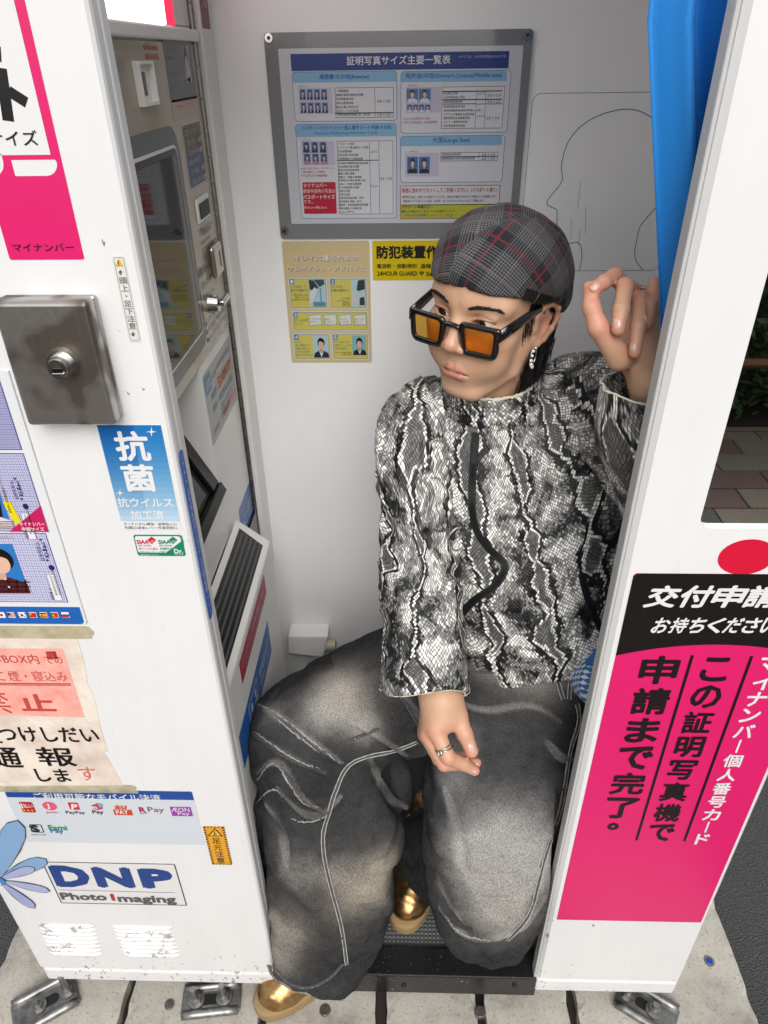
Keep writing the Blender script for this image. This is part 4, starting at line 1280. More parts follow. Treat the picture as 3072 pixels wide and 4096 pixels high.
# ---- blue flower decal
s = Sign('F', R_[(0, 3)], 0.0003)
fc = s.uv(-10, 720)
PK = [0]
s.basepoly(np.stack([fc[0] + .006 * np.cos(np.linspace(0, 6.2, 12)), fc[1] + .006 * np.sin(np.linspace(0, 6.2, 12))], 1), '#4f8fd0')
def petal(tipx, tipy, wid, col):
    t = s.uv(tipx, tipy); d = t - fc; L = np.linalg.norm(d); d = d / L; nrm = np.array([-d[1], d[0]])
    prof = [(0.10, .25), (.3, .62), (.55, .95), (.78, 1.0), (.92, .72), (1.0, 0.0)]
    A = [fc + d * L * f + nrm * wid * w for f, w in prof] + [fc + d * L * f - nrm * wid * w for f, w in prof[-2::-1]]
    A = [np.array([max(p[0], X0 + 0.005), p[1]]) for p in A]; cen = np.mean(A, 0)
    if max(p[0] for p in A) < X0 + 0.02: return
    PK[0] += 1; k_ = PK[0]
    s.polyuv(A[::-1], '#3d3f4a', k_ * 2)
    s.polyuv([np.maximum(cen + (p - cen) * (1 - 0.0022 / max(np.linalg.norm(p - cen), .004)), [X0 + .006, 0]) for p in A][::-1], col, k_ * 2 + 1)
petal(304, 585, 0.017, '#8fb4dc'); petal(228, 640, 0.012, '#b3bce4'); petal(330, 795, 0.0125, '#b3bbe2'); petal(228, 905, 0.0125, '#a9b2de')
petal(120, 330, 0.021, '#8fb4dc'); petal(-40, 960, 0.012, '#a9b2de'); petal(20, 905, 0.010, '#a9b2de'); petal(-160, 560, 0.02, '#8fb4dc')
t = np.linspace(0, 2 * pi, 24, endpoint=False)
s.polyuv(np.stack([fc[0] + .014 * np.cos(t), fc[1] + .014 * np.sin(t)], 1), '#4f8fd0', 20); s.polyuv(np.stack([fc[0] - .002 + .007 * np.cos(t), fc[1] - .006 + .007 * np.sin(t)], 1), '#e8f0f8', 22)
s.build('flower_decal', 'pale blue daisy decal with dark outlined petals at the lower left', 'decal')

# ---- right panel: pink application sign
s = Sign('F', R_[(2, 2)], 0.0006)
tl = s.uv(774, 396); bl_ = uvF(1206, 1986); br_ = uvF(1514, 1992)
s.baseuv([(tl[0] + bl_[0]) / 2, bl_[2], min(br_[0], X1 - 0.010), tl[1]], PINK, (0.001, 0.001, 0.004, 0.004))
q = s.box
zc = s.uv(672, 928)[1]
n_ = 20
arc = [(q[0] + (q[2] - q[0]) * i / n_, zc + 0.021 * (1 - ((i / n_ - .5) * 2) ** 2)) for i in range(n_ + 1)]
s.polyuv(rrect2(q[0], zc + 0.03, q[2], q[3], (0, 0, .004, .004))[:0] + arc + [(q[2] + .0003, q[3] - .004), (q[2] - .004, q[3] + .0003), (q[0] + .004, q[3] + .0003), (q[0] - .0003, q[3] - .004)], '#141112', 1)
for i_, ch in enumerate('交付申請'):
    s.text(ch, 838 + i_ * 212, 615, 1040 + i_ * 212, 145, WHITE, 0.026, 4, 0.22)
for i_, ch in enumerate('お持ちください'):
    s.text(ch, 886 + i_ * 116, 780, 990 + i_ * 116, 100, WHITE, 0.02, 4, 0.22)
# three vertical columns
def colm(txt, x, y0, y1, w, c, bold):
    n = len(txt)
    a = uvF(x, y0); zE = uvF(x - 60, y1)[2]
    xc = a[0]
    pitch = (a[2] - zE) / n
    for i, ch in enumerate(txt):
        V, F = glyphs('｜' if ch == 'ー' else ch, bold)
        lo, hi = V.min(0), V.max(0)
        small = ch in '。'
        nat = (hi - lo)
        sc = min(pitch * 0.90 / max(nat[1], .75), w / max(nat[0], .75))
        sy = pitch * 0.88 / max(nat[1], .80); sx = w / max(nat[0], .80)
        Q = (V - (lo + hi) / 2 * [1, 1, 0]) * [sx, sy, 1]
        zc_ = a[2] - pitch * (i + .5)
        if small: Q = Q * [.8, .8, 1] + [-w * .1, pitch * .2, 0]
        s.let.add(s.p3(Q + [xc, zc_, 0], s.off(4)), F, flat(c, 0.4))
u0 = lambda x, y: (1106 + x / 3, 1106 + y / 3)
colm('申請まで完了。', 1106 + 980 / 3, 1106 + 915 / 3, 1659 + 478 / 3, 0.051, '#1a1014', 0.026)
colm('この証明写真機で', 1106 + 1345 / 3, 1106 + 925 / 3, 1659 + 480 / 3, 0.041, '#1a1014', 0.024)
colm('マイナンバー個人番号カード', 1106 + 1690 / 3, 1106 + 930 / 3, 1659 + 500 / 3, 0.027, WHITE, 0.02)
for (x0, y0, x1, y1) in ((1150, 925, 819 - 0, 465 + 1659), (1540, 930, 1125, 470 + 1659)):
    a = s.uv(x0, y0); b2 = uvF(1106 + x1 / 3, 1106 + y1 / 3)
    xm_ = (a[0] + b2[0]) / 2
    s.lineuv(np.array([[xm_, a[1]], [xm_, b2[2]]]), '#1a1014', 0.0042, 3)
s.build('pink_application_sign', 'tall pink and black sign with vertical lettering on the right panel', 'sign')
# plain red emblem above it
s = Sign('F', R_[(2, 2)], 0.0004)
c0 = s.uv(1520, 292); t = np.linspace(0, 2 * pi, 28, endpoint=False)
s.basepoly(np.stack([c0[0] + 0.0335 * np.cos(t), c0[1] + 0.026 * np.sin(t)], 1), '#e0163c', 0.3)
s.build('red_oval_sticker', 'plain red oval sticker between the mirror and the pink sign', 'sticker')

# ---- framed size chart on the back wall
s = Sign('B', R_[(1, 0)], 0.006)
M_ACR = flat('#8f9192', 0.12, name='grey_acrylic_frame', coat=0.6)
M_SHEET = flat('#dddfe6', 0.25, name='chart_sheet', coat=0.5)
a = s.uv(51, 212); b_ = hit(1114, 511, 1, YB)
s.baseuv([a[0], b_[2], b_[0], a[1]], '#8f9192', 0.006, 0.12, M_ACR)
NAVY, LB, BL = '#16398c', '#8cc1e6', '#1c5fb0'
TXT = '#26262a'
s.rect(146, 316, 1640, 1436, '#dddfe6', 1, 0.002, M_SHEET)
s.rect(226, 350, 1632, 442, NAVY, 2)
s.text('証明写真サイズ主要一覧表', 590, 424, 1258, 60, WHITE, 0.016)
s.text('※サイズは、2019年3月現在のものです。', 1310, 378, 1622, 20, '#c8d4f0', 0.0)
def box_(x0, y0, x1, y1, hd):
    s.rect(x0, y0, x1, y1, BL, 2, 0.006); s.rect(x0 + 3, y0 + 3, x1 - 3, y1 - 3, '#e2e5ec', 3, 0.0055)
    s.rect(x0 + 3, y0 + 3, x1 - 3, y0 + hd, LB, 4, (0, 0, .0055, .0055))
box_(234, 466, 914, 780, 62); box_(938, 462, 1624, 856, 62); box_(256, 804, 912, 1410, 76); box_(936, 880, 1592, 1176, 58)
s.text('履歴書/その他(Resume)', 414, 518, 732, 38, BL, 0.012, 6)
s.text('免許証/中型(Driver\'s License/Middle size)', 968, 514, 1588, 40, BL, 0.008, 6)
s.text('パスポート/マイナンバー個人番号カード申請/その他', 298, 842, 876, 28, BL, 0.008, 6)
s.text('(Passport/Individual Number Card)', 384, 874, 788, 22, BL, 0.004, 6)
s.text('大型(Large Size)', 1142, 926, 1382, 38, BL, 0.008, 6)
def tbl(x0, y0, x1, y1, xs=(), ys=()):
    s.rect(x0, y0, x1, y1, '#e8eaf0', 4); s.outline(x0, y0, x1, y1, '#2e2e34', 0.0006, 6)
    for x, a0, a1 in xs: s.lineuv(np.array([s.uv(x, a0), [s.uv(x, a0)[0], s.uv(x, a1)[1]]]), '#2e2e34', 0.0006, 6)
    for y, a0, a1 in ys: s.rect(a0, y - 1, a1, y + 1, '#2e2e34', 6)
tbl(512, 568, 892, 758, ((770, 568, 758),), ((730, 512, 892),))
for i, t_ in enumerate(('一般履歴書', '情報処理技術者免許受験', '身体障害者申請', '国家公務員試験', '電気工事士免状交付', '在留カード交付申請')):
    s.text(t_, 520, 597 + i * 26, 520 + 16.2 * len(t_), 17, TXT, 0.0, 8)
s.text('秘書技能検定面接(1級・準1級)', 526, 752, 742, 17, TXT, 0.0, 8)
s.text('4.0 × 3.0', 786, 664, 872, 19, TXT, 0.0, 8); s.text('3.0 × 3.0', 788, 752, 872, 19, TXT, 0.0, 8)
tbl(1206, 562, 1592, 828, ((1428, 590, 828), (1488, 590, 828)), ((590, 1206, 1592), (644, 1206, 1592), (672, 1428, 1592), (672, 1206, 1428)))
for i, t_ in enumerate(('司法書士受験', '土地家屋調査士受験', '雇用保険受給申請', '自動車運転免許申請', '実用英語技能検定受験(1~3級)', 'アマチュア無線技士免許申請', '電気通信主任技術者受験', 'ボイラー技師免許申請', '衛生管理者免許申請')):
    y = (612, 638, 667, 698, 724, 748, 772, 797, 822)[i]
    s.text(t_, 1214, y, 1214 + 15.2 * len(t_), 17, TXT, 0.0, 8)
s.text('上2コマ', 1434, 612, 1482, 17, TXT, 0.0, 8); s.text('下4コマ', 1428, 760, 1474, 17, TXT, 0.0, 8)
s.text('5.0 × 5.0', 1498, 626, 1582, 18, TXT, 0.0, 8); s.text('3.0 × 2.5', 1496, 667, 1580, 18, TXT, 0.0, 8); s.text('3.0 × 2.4', 1488, 772, 1572, 18, TXT, 0.0, 8)
tbl(526, 912, 890, 1382, ((736, 912, 1382), (796, 912, 1382)), ((1036, 526, 796),))
for i, t_ in enumerate(('パスポート申請', 'マイナンバー個人番号カード申請', '司法試験受験', '気象予報士免許受験', '宅地建物取引士資格試験')):
    s.text(t_, 534, 938 + i * 24, min(534 + 14.6 * len(t_), 730), 16, TXT, 0.0, 8)
for i, t_ in enumerate(('総合旅行業務取扱管理者試験', '社会保険労務士受験', '電気主任技術者受験', '電気工事士受験', '測量士・測量士補受験', '珠算能力検定受験(1級)', '技術士・技術士補試験', '中小企業診断士受験', '税理士受験', '弁理士受験', '危険物取扱者試験・免状', '消防設備士試験・免状', '理容師・美容師国家試験受験', '不動産鑑定士試験受験', 'taspo申込')):
    s.text(t_, 537, 1062 + i * 22.4, min(537 + 14.8 * len(t_), 730), 15, TXT, 0.0, 8)
s.text('上3コマ', 742, 988, 786, 16, TXT, 0.0, 8); s.text('下3コマ', 744, 1212, 790, 16, TXT, 0.0, 8); s.text('4.5 × 3.5', 806, 1162, 882, 18, TXT, 0.0, 8)
tbl(1196, 986, 1562, 1038, ((1444, 986, 1038),), ((1012, 1196, 1562),))
s.text('医師国家試験受験', 1204, 1006, 1324, 16, TXT, 0.0, 8); s.text('自動車整備士免許技能検定受験', 1204, 1033, 1416, 16, TXT, 0.0, 8)
s.text('6.0 × 4.0', 1464, 1007, 1546, 17, TXT, 0.0, 8); s.text('6.0 × 4.5', 1462, 1033, 1544, 17, TXT, 0.0, 8)
s.rect(276, 570, 500, 734, '#cfc8e2', 4); s.rect(972, 564, 1196, 726, '#cfc8e2', 4); s.rect(294, 914, 514, 1066, '#cfc8e2', 4); s.rect(966, 990, 1182, 1138, '#cfc8e2', 4)
for i in range(4):
    portrait(s, 286 + i * 46, 578, 326 + i * 46, 644, '#4a7db8', '#23242c', 5); portrait(s, 292 + i * 46, 664, 332 + i * 46, 730, '#4a7db8', '#23242c', 5)
    portrait(s, 978 + i * 39, 676, 1012 + i * 39, 724, '#4a7db8', '#e4e8f0', 5, 0, False)
for i in range(2):
    portrait(s, 976 + i * 80, 574, 1050 + i * 80, 664, '#4a7db8', '#e4e8f0', 5, 0, False); portrait(s, 980 + i * 76, 1014, 1048 + i * 76, 1120, '#3f74b4', '#2a2a30', 5, 0, False)
for i in range(3):
    portrait(s, 306 + i * 54, 918, 352 + i * 54, 986, '#4a7db8', '#40464e', 5, 0, False, '#191414', True); portrait(s, 312 + i * 54, 994, 358 + i * 54, 1062, '#4a7db8', '#c890a0', 5, 0, False, '#191414', True)
CR = '#b52a34'
s.text('※上2コマは中型サイズ用', 952, 776, 1120, 17, CR, 0.0, 8); s.text('※下4コマは免許証・その他証明用', 952, 800, 1170, 17, CR, 0.0, 8)
s.text('※上3コマはパスポート/マイナンバー', 294, 1096, 514, 16, CR, 0.0, 8); s.text('(個人番号カード)申請用', 308, 1120, 450, 16, CR, 0.0, 8); s.text('※下3コマはその他証明用', 294, 1143, 464, 16, CR, 0.0, 8)
for (t_, x, y, w) in (('3.0cm', 284, 564, 40), ('5.0cm', 994, 558, 44), ('3.5cm', 310, 908, 40), ('6.0cm', 1002, 984, 38)):
    s.text(t_, x, y, x + w, 11, '#55555c', 0.0, 8); s.rect(x - 8, y - 6, x - 4, y, '#55555c', 6); s.rect(x + w + 4, y - 6, x + w + 8, y, '#55555c', 6)
s.rect(302, 1178, 526, 1380, '#c81e3c', 5, 0.002)
for (t_, y, x1_, hh, bd) in (('マイナンバー', 1212, 462, 28, .012), ('郵便申請用の写真は', 1248, 516, 26, .004), ('パスポートサイズ', 1286, 514, 28, .014), ('です。', 1316, 370, 24, .004), ('(縦4.5cm×横3.5cm)', 1352, 460, 20, .0)):
    s.text(t_, 310, y, x1_, hh, WHITE, bd, 8)
s.rect(934, 1200, 1570, 1322, '#e4e2e8', 3); s.rect(934, 1322, 1562, 1410, '#c8c83c', 3); s.outline(934, 1200, 1566, 1410, CR, 0.001, 5)
s.text('用途に合わせてカットしてご利用ください。(パスポート除く)', 944, 1250, 1560, 36, CR, 0.008, 8)
s.text('*各写真寸法は、変更になる場合がございます。提出先の指定寸法を必ずご確認の上ご利用願います。', 944, 1282, 1556, 18, TXT, 0.0, 8)
s.text('撮影後にサイズ違いによる返品・返金等、致しかねますのであらかじめご了承願います。', 956, 1308, 1478, 17, TXT, 0.0, 8)
s.text('パスポート申請の方へ', 942, 1348, 1146, 21, TXT, 0.008, 8)
s.text('撮影した写真はカットせず、そのまま旅券センターへ', 942, 1374, 1290, 18, TXT, 0.0, 8)
s.text('ご不明な点は外務省ホームページ、または', 942, 1400, 1276, 20, '#2a5aa0', 0.0, 8)
root = s.build('size_chart', 'grey framed photo size chart with navy title bar on the back wall', 'poster')
for (px, py) in ((581, 82), (1139, 76), (615, 498)):
    c = hit(px, py, 1, YB - 0.006)
    sc_ = mk('corner_screw', *cyl(c + [0, -0.0002, 0], c + [0, -0.004, 0], 0.0078, 0.0066, 20), M_CHROME, root)
    mk('socket', *cyl(c + [0, -0.0041, 0], c + [0, -0.0044, 0], 0.003, 0.003, 6), M_BLACKR, sc_)

# ---- beige advice sticker
s = Sign('B', R_[(1, 1)], 0.0008)
tl = hit(608, 521, 1, YB); br_ = s.uv(752, 690)
s.baseuv([tl[0], br_[1], br_[0], tl[2]], '#e8d2a2', 0.005)
s2reg = s.reg
s.text('就活・転職で自信がもてる一枚を!', 208, -42, 690, 18, '#efe6a4', 0.006)
for (t_, x0, y, x1_, hh) in (('キレイに撮るための', 246, 34, 660, 40), ('ワンポイント・アドバイス', 206, 102, 708, 36)):
    s.text(t_, x0 + 3, y + 3, x1_ + 3, hh, '#8f6a3c', 0.034, 3); s.text(t_, x0, y, x1_, hh, '#f5f1ea', 0.02, 5)
def adv(x0, y0, x1, y1, n_):
    s.rect(x0, y0, x1, y1, '#f2f4f2', 1, 0.003); s.rect(x0 + 5, y0 + 5, x1 - 5, y1 - 5, '#3f93b8', 2, 0.0026); s.rect(x0 + 8, y0 + 8, x1 - 8, y1 - 8, '#e6d96c', 3, 0.0022)
    s.rect(x0 + 10, y0 + 6, x0 + 40, y0 + 40, '#2f8cc8', 5, 0.001); s.text(n_, x0 + 17, y0 + 34, x0 + 34, 24, WHITE, 0.02, 8)
adv(208, 142, 468, 340, '1'); adv(472, 142, 724, 340, '2'); adv(232, 358, 728, 484, '3'); adv(238, 502, 488, 670, '4'); adv(490, 502, 732, 670, '5')
TE = '#1f6f8c'
s.rect(340, 152, 456, 326, '#bfe0ea', 4); s.poly([(342, 152), (372, 156), (404, 200), (392, 226), (348, 214)][::-1], '#35484c', 6); s.poly([(372, 152), (438, 152), (446, 180), (412, 200)][::-1], '#4a5a5c', 6); s.rect(412, 206, 428, 300, '#86b4c4', 6); s.poly([(350, 240), (380, 200), (398, 214), (366, 300), (350, 316)][::-1], '#e8eef0', 7); s.rect(372, 296, 452, 326, '#5aa0b0', 5)
s.rect(614, 152, 708, 326, '#c4e2ea', 4); s.poly([(662, 156), (704, 152), (706, 214), (662, 226), (652, 214)][::-1], '#35484c', 6); s.poly([(632, 224), (652, 216), (652, 300), (640, 310), (622, 312)][::-1], '#e6d8d0', 7); s.poly([(672, 270), (702, 262), (706, 316), (672, 318)][::-1], '#3a4a50', 7)
for (t_, x0, y, x1_, c_, hh) in (('イスを回して', 226, 205, 320, TE, 17), ('高さを調整する', 228, 229, 340, TE, 17), ('背筋を伸ばして座り、', 244, 256, 344, TXT, 11), ('正面ガイドラインと', 252, 272, 342, TXT, 11), ('目の高さが合うように調整', 230, 287, 342, TXT, 11), ('ストロボの', 488, 205, 564, TE, 17), ('位置を確認する', 488, 229, 602, TE, 17), ('ストロボを', 558, 277, 608, TXT, 11), ('ふさがないように、', 524, 292, 612, TXT, 11), ('荷物や脚の', 560, 307, 610, TXT, 11), ('位置に注意', 558, 322, 610, TXT, 11), ('身だしなみを', 246, 422, 338, TE, 17), ('チェック', 246, 445, 304, TE, 17), ('イスに', 256, 562, 298, TE, 14), ('深く腰掛けて', 258, 583, 350, TE, 14), ('背筋を伸ばし、', 258, 604, 358, TE, 14), ('ガラスに映る', 262, 625, 350, TE, 14), ('自分の目を見る', 262, 646, 368, TE, 14), ('あごを軽く引き、', 504, 562, 614, TE, 14), ('口角を少し上げて', 504, 583, 622, TE, 14), ('自然に微笑む', 506, 604, 594, TE, 14), ('力みすぎない自然な表情が', 510, 628, 622, TXT, 10), ('好印象の決め手', 558, 641, 622, TXT, 10)):
    s.text(t_, x0, y, x1_, hh, c_, 0.004, 8)
for i, lines in enumerate((('アクセサリーは', 'はずした?'), ('前髪は', '目にかかって', 'いない?'), ('ネクタイ、', 'シャツの襟は', '整っている?'), ('胸ポケットに', '物が入って', 'いない?'))):
    x = 342 + i * 96
    s.poly([(x, 382), (x + 82, 374), (x + 86, 444), (x + 6, 450)][::-1], '#4fae9c', 5); s.poly([(x + 3, 385), (x + 79, 377), (x + 83, 441), (x + 9, 447)][::-1], '#f2f4ee', 6)
    for j, t_ in enumerate(lines): s.text(t_, x + 8, 412 + j * 16, x + 8 + 10 * len(t_), 11, TXT, 0.002, 9)
portrait(s, 366, 516, 472, 656, '#bcdce8', '#26343c', 5, 8); portrait(s, 622, 516, 714, 640, '#8cc8d4', '#1f2a30', 5, 6)
s.build('advice_sticker', 'beige sticker with five numbered yellow advice boxes on the back wall', 'sticker')

# ---- yellow security sticker
s = Sign('B', R_[(1, 1)], 0.0008)
tl = hit(804, 520, 1, YB); br_ = hit(1010, 602, 1, YB)
s.baseuv([tl[0], s.uv(760, 158)[1], br_[0], tl[2]], '#f0d400', 0.003)
s.text('防犯装置作', 782, 18, 1182, 86, BLACK, 0.036)
s.text('電源断・振動検知', 784, 80, 1040, 30, BLACK, 0.014); s.text('遠隔', 1066, 80, 1132, 30, BLACK, 0.014)
s.text('24HOUR GUARD', 786, 128, 1044, 30, BLACK, 0.022); s.text('Se', 1102, 128, 1142, 28, BLACK, 0.022)
for r in (8, 15, 22):
    t = np.linspace(radians(45), radians(135), 8)
    s.line([(1073 + r * cos(a), 126 - r * 1.15 * sin(a)) for a in t], BLACK, 0.0016, 4)
s.ell(1073, 127, 3, 3, BLACK, 4, 8)
s.build('security_sticker', 'yellow security sticker with bold black characters left of the plaid cap', 'sticker')

# ---- head outlines drawn on the back wall
s = Sign('B', R_[(2, 0)], 0.0003)
DK = '#1f3d86'
def polyl(pts, w=0.0013, c=DK, n=60, sm=True):
    P = [s.uv(*p) for p in pts]
    P = spline(P, n) if sm else np.array(P)
    d = np.gradient(P, axis=0); d /= np.linalg.norm(d, axis=1, keepdims=True) + 1e-12
    nn2 = np.stack([-d[:, 1], d[:, 0]], 1) * w / 2
    V = np.concatenate([P - nn2, P + nn2]); m = len(P)
    s.base_.add(s.p3(V, 0.0003), [[i, i + 1, m + i + 1, m + i] for i in range(m - 1)], flat(c, 0.4))
s.org = s.p3([s.uv(300, 1500)], 0)[0]
polyl([(288, 1560), (290, 1480), (292, 1375), (284, 1356), (240, 1334), (226, 1316), (240, 1284), (300, 1212), (324, 1170), (326, 1140), (320, 1090), (332, 1010), (370, 910), (450, 815), (560, 750), (680, 714), (760, 708), (840, 726), (930, 780), (1000, 860), (1040, 980), (1030, 1130), (985, 1260), (928, 1348), (834, 1462), (812, 1540), (796, 1620), (800, 1680), (820, 1716), (850, 1752)], n=200)
polyl([(330, 1588), (400, 1572), (430, 1574), (446, 1600), (453, 1660), (446, 1710), (436, 1752)])
for p in (((446, 1176), (436, 1262), (426, 1346)), ((478, 1340), (474, 1514)), ((384, 1422), (382, 1550)), ((440, 1488), (432, 1590))):
    polyl(p, 0.0006, '#4a4a50', 8)
a = s.uv(136, 606); b_ = hit(1423, 584, 1, YB)
FR = np.array(rrect2(a[0], b_[2], b_[0], a[1], 0.014) + [rrect2(a[0], b_[2], b_[0], a[1], 0.014)[0]])
d = np.gradient(FR, axis=0); d /= np.linalg.norm(d, axis=1, keepdims=True) + 1e-12
nn2 = np.stack([-d[:, 1], d[:, 0]], 1) * 0.0004; m_ = len(FR)
s.base_.add(s.p3(np.concatenate([FR - nn2, FR + nn2]), 0.0003), [[i, i + 1, m_ + i + 1, m_ + i] for i in range(m_ - 1)], flat('#4b4c52', 0.4))
root = s.build('head_guide', 'thin blue head profile outline inside a rounded rectangle on the back wall', 'decal')
for ch in root.children: ch.name = 'guide_line'

# ---- machine wall prints
s = Sign('M', (380 / KPX, 0), 0.0002, XM + 0.003, k=1659 / (520 / KPX))
s.base(850, 470, 1300, 1250, '#737879', 0.0)
s.poly([(1098, 584), (1176, 582), (1234, 1052), (1160, 1062)][::-1], '#c9c6bd', 1)
s.text('カメラの位置', 912, 650, 1030, 40, '#4c4f52', 0.0, 3); s.text('正面の', 924, 760, 1000, 40, '#4c4f52', 0.0, 3); s.text('ガイドに合わせ', 940, 960, 1080, 38, '#4c4f52', 0.0, 3); s.text('お座り下さい', 964, 1130, 1080, 34, '#4c4f52', 0.0, 3)
c0 = s.uv(1166, 830)
t = np.linspace(0, 2 * pi, 24, endpoint=False)
s.polyuv(np.stack([c0[0] + .0135 * np.cos(t), c0[1] + .002 + .024 * np.sin(t)], 1), '#3b3d42', 2)
s.polyuv(np.stack([c0[0] + .0105 * np.cos(t), c0[1] - .006 + .018 * np.sin(t)], 1), '#cfccc4', 3)
s.poly([(1150, 1062), (1168, 1000), (1212, 990), (1232, 1050)][::-1], '#b5b2aa', 3)
for dx in (-.0045, .0045): s.polyuv([(c0[0] + dx - .002, c0[1] - .003), (c0[0] + dx + .002, c0[1] - .003), (c0[0] + dx + .002, c0[1] - .0018), (c0[0] + dx - .002, c0[1] - .0018)], '#2c2c30', 4)
s.build('guide_label', 'grey label with a face drawing beside the hinge on the machine wall', 'label')
s = Sign('M', (380 / KPX, 0), 0.0002, XM + 0.003, k=1659 / (520 / KPX))
s.base(965, 1285, 1340, 1460, '#cfbcae', 0.0)
for i, t_ in enumerate(('サングラスや帽子は外して', '撮影してください。')): s.text(t_, 1040, 1318 + i * 64, 1310 - i * 10, 34, '#d0685a', 0.004, 3)
s.build('orange_notice_label', 'pale strip with two lines of orange writing on the machine wall', 'label')
s = Sign('M', (380 / KPX, 0), 0.0002, XM + 0.003, k=1659 / (520 / KPX))
for (x0, y0, x1_, y1_) in ((615, 570, 800, 645), (635, 680, 815, 762)):
    a, b_ = s.uv(x0, y0), s.uv(x1_, y1_)
    s.basepoly(rrect2(a[0], b_[1], b_[0], a[1], 0.003), '#c27a66', 0.4)
s.text('カメラレンズ', 630, 630, 790, 40, '#a85545', 0.0); s.text('触れないで', 655, 742, 800, 44, '#a85545', 0.0)
s.build('camera_label', 'two small orange labels above the camera window', 'label')
s = Sign('M', (380 / KPX, 0), 0.0008, XM + 0.003, k=1659 / (520 / KPX))
a, b_ = M3(386, 267), M3(441, 388)
s.baseuv([a[1], b_[2] - 0.002, b_[1] + 0.006, a[2]], '#d8d5cc', 0.002)
q = s.box; zm = (q[1] + q[3]) / 2 + 0.002
s.polyuv([(q[0] + .002, zm), (q[2] - .002, zm), (q[2] - .002, q[3] - .004), (q[0] + .002, q[3] - .004)], '#5d5233', 1)
s.polyuv([(q[0] + .002, q[1] + .002), (q[2] - .002, q[1] + .002), (q[2] - .002, zm), (q[0] + .002, zm)], '#23407e', 1)
def tuv(txt, u0_, u1_, v0_, h_, c='#e4e2da', bold=.008):
    V, F = glyphs(txt, bold); lo, hi = V.min(0), V.max(0)
    lo[2] = 0
    s.let.add(s.p3((V - lo) * [(u1_ - u0_) / (hi[0] - lo[0]), h_ / (hi[1] - lo[1]), 1] + [u0_, v0_, 0], s.off(4)), F, flat(c, .4))
W_ = q[2] - q[0]
for k, (hd, p1, p2) in enumerate((('エクセレント・モード', '1100円', '1600円'), ('レギュラータイプ', '1000円', '1500円'))):
    zt_ = (q[3] - .005, zm - .002)[k]
    tuv(hd, q[0] + .008, q[0] + W_ * .72, zt_ - .013, .009)
    tuv('プリントのみ', q[0] + .016, q[0] + W_ * .55, zt_ - .027, .009); tuv('プリント+データ', q[0] + .016, q[0] + W_ * .66, zt_ - .041, .009)
    for pz, pp in ((zt_ - .028, p1), (zt_ - .042, p2)):
        s.polyuv([(q[0] + W_ * .70, pz - .0015), (q[0] + W_ * .97, pz - .0015), (q[0] + W_ * .97, pz + .0115), (q[0] + W_ * .70, pz + .0115)], '#2b2a2a', 2)
        tuv(pp, q[0] + W_ * .72, q[0] + W_ * .95, pz, .009, '#f4f4f0', .012)
s.build('price_label', 'olive and blue price label with white yen amounts on the machine wall', 'label')
s = Sign('M', (0, 0), 0.0002, XM)
s.baseuv([1.20, 1.402, 1.325, 1.424], '#c9c6be')
def lab(txt, u0_, u1_, v0_, h_, c='#4b4a48', bold=0.0): tuv(txt, u0_, u1_, v0_, h_, c, bold)
s.v = XM + 0.003
lab('千円札 投入口', 1.212, 1.285, 1.404, .014, '#3a3a3a', .008); lab('Insert a bill', 1.212, 1.27, 1.393, .007)
lab('新紙幣・旧紙幣はご使用できません', 1.212, 1.32, 1.379, .008); lab('両替は行いませんので', 1.212, 1.31, 1.367, .008)
lab('硬貨 投入口', 1.165, 1.245, 1.350, .014, '#3a3a3a', .008); lab('10 50 100 500', 1.175, 1.245, 1.329, .011)
lab('返却レバー', 1.185, 1.255, 1.305, .013, '#3a3a3a', .006)
for i, t_ in enumerate(('● カーテンを必ず閉めて下さい', '● イスを回して高さを調整', '● イスに深く座って下さい')): lab(t_, 1.165, 1.31, 1.272 - i * .014, .008)
s.build('slot_instruction_label', 'column of small grey instructions around the coin and bill slots', 'label')
s = Sign('M', (0, 0), 0.0006, XM)
s.baseuv([1.1125, 1.074, 1.322, 1.203], '#b9bcba', 0.002)
q = s.box
def rr(u0_, u1_, v0_, v1_, c, lay=1): s.polyuv([(u0_, v0_), (u1_, v0_), (u1_, v1_), (u0_, v1_)], c, lay)
rr(q[0] + .002, q[0] + .045, q[3] - .038, q[3] - .004, '#4c86aa'); tuv('故障', q[0] + .008, q[0] + .038, q[3] - .030, .018, '#dfe8ee')
tuv('のときは', q[0] + .05, q[0] + .085, q[3] - .025, .009, '#4c7ca8'); tuv('お手数ですが下記までご連絡下さい', q[0] + .09, q[2] - .004, q[3] - .022, .009, '#5c84ac')
rr(q[0] + .080, q[2] - .012, q[3] - .060, q[3] - .034, '#e89468'); tuv('510977', q[0] + .088, q[2] - .02, q[3] - .057, .020, '#26262a', .012)
tuv('機械番号', q[0] + .03, q[0] + .075, q[3] - .058, .015, '#4c7ca8', .004); tuv('0120-412-685', q[0] + .082, q[2] - .02, q[3] - .080, .014, '#4a5a6c', .006)
tuv('連絡先', q[0] + .03, q[0] + .065, q[3] - .080, .014, '#4c7ca8', .004)
rr(q[0] + .080, q[2] - .012, q[1] + .012, q[1] + .026, '#e89468'); tuv('24時間受付', q[0] + .09, q[0] + .15, q[1] + .013, .011, '#5c4a44', .006)
tuv('受付時間', q[0] + .012, q[0] + .06, q[1] + .013, .010, '#4c7ca8', .004)
for i in range(3): tuv('携帯電話からもご利用になれます', q[0] + .085, q[2] - .03, q[3] - .092 - i * .008, .0055, '#6a8098')
s.build('contact_label', 'grey contact label with an orange machine number on the machine wall', 'label')
s = Sign('M', (0, 0), 0.0006, XM + 0.016)
s.baseuv([1.352, 1.692, 1.405, 1.90], '#8e1c50', 0.0); q = s.box
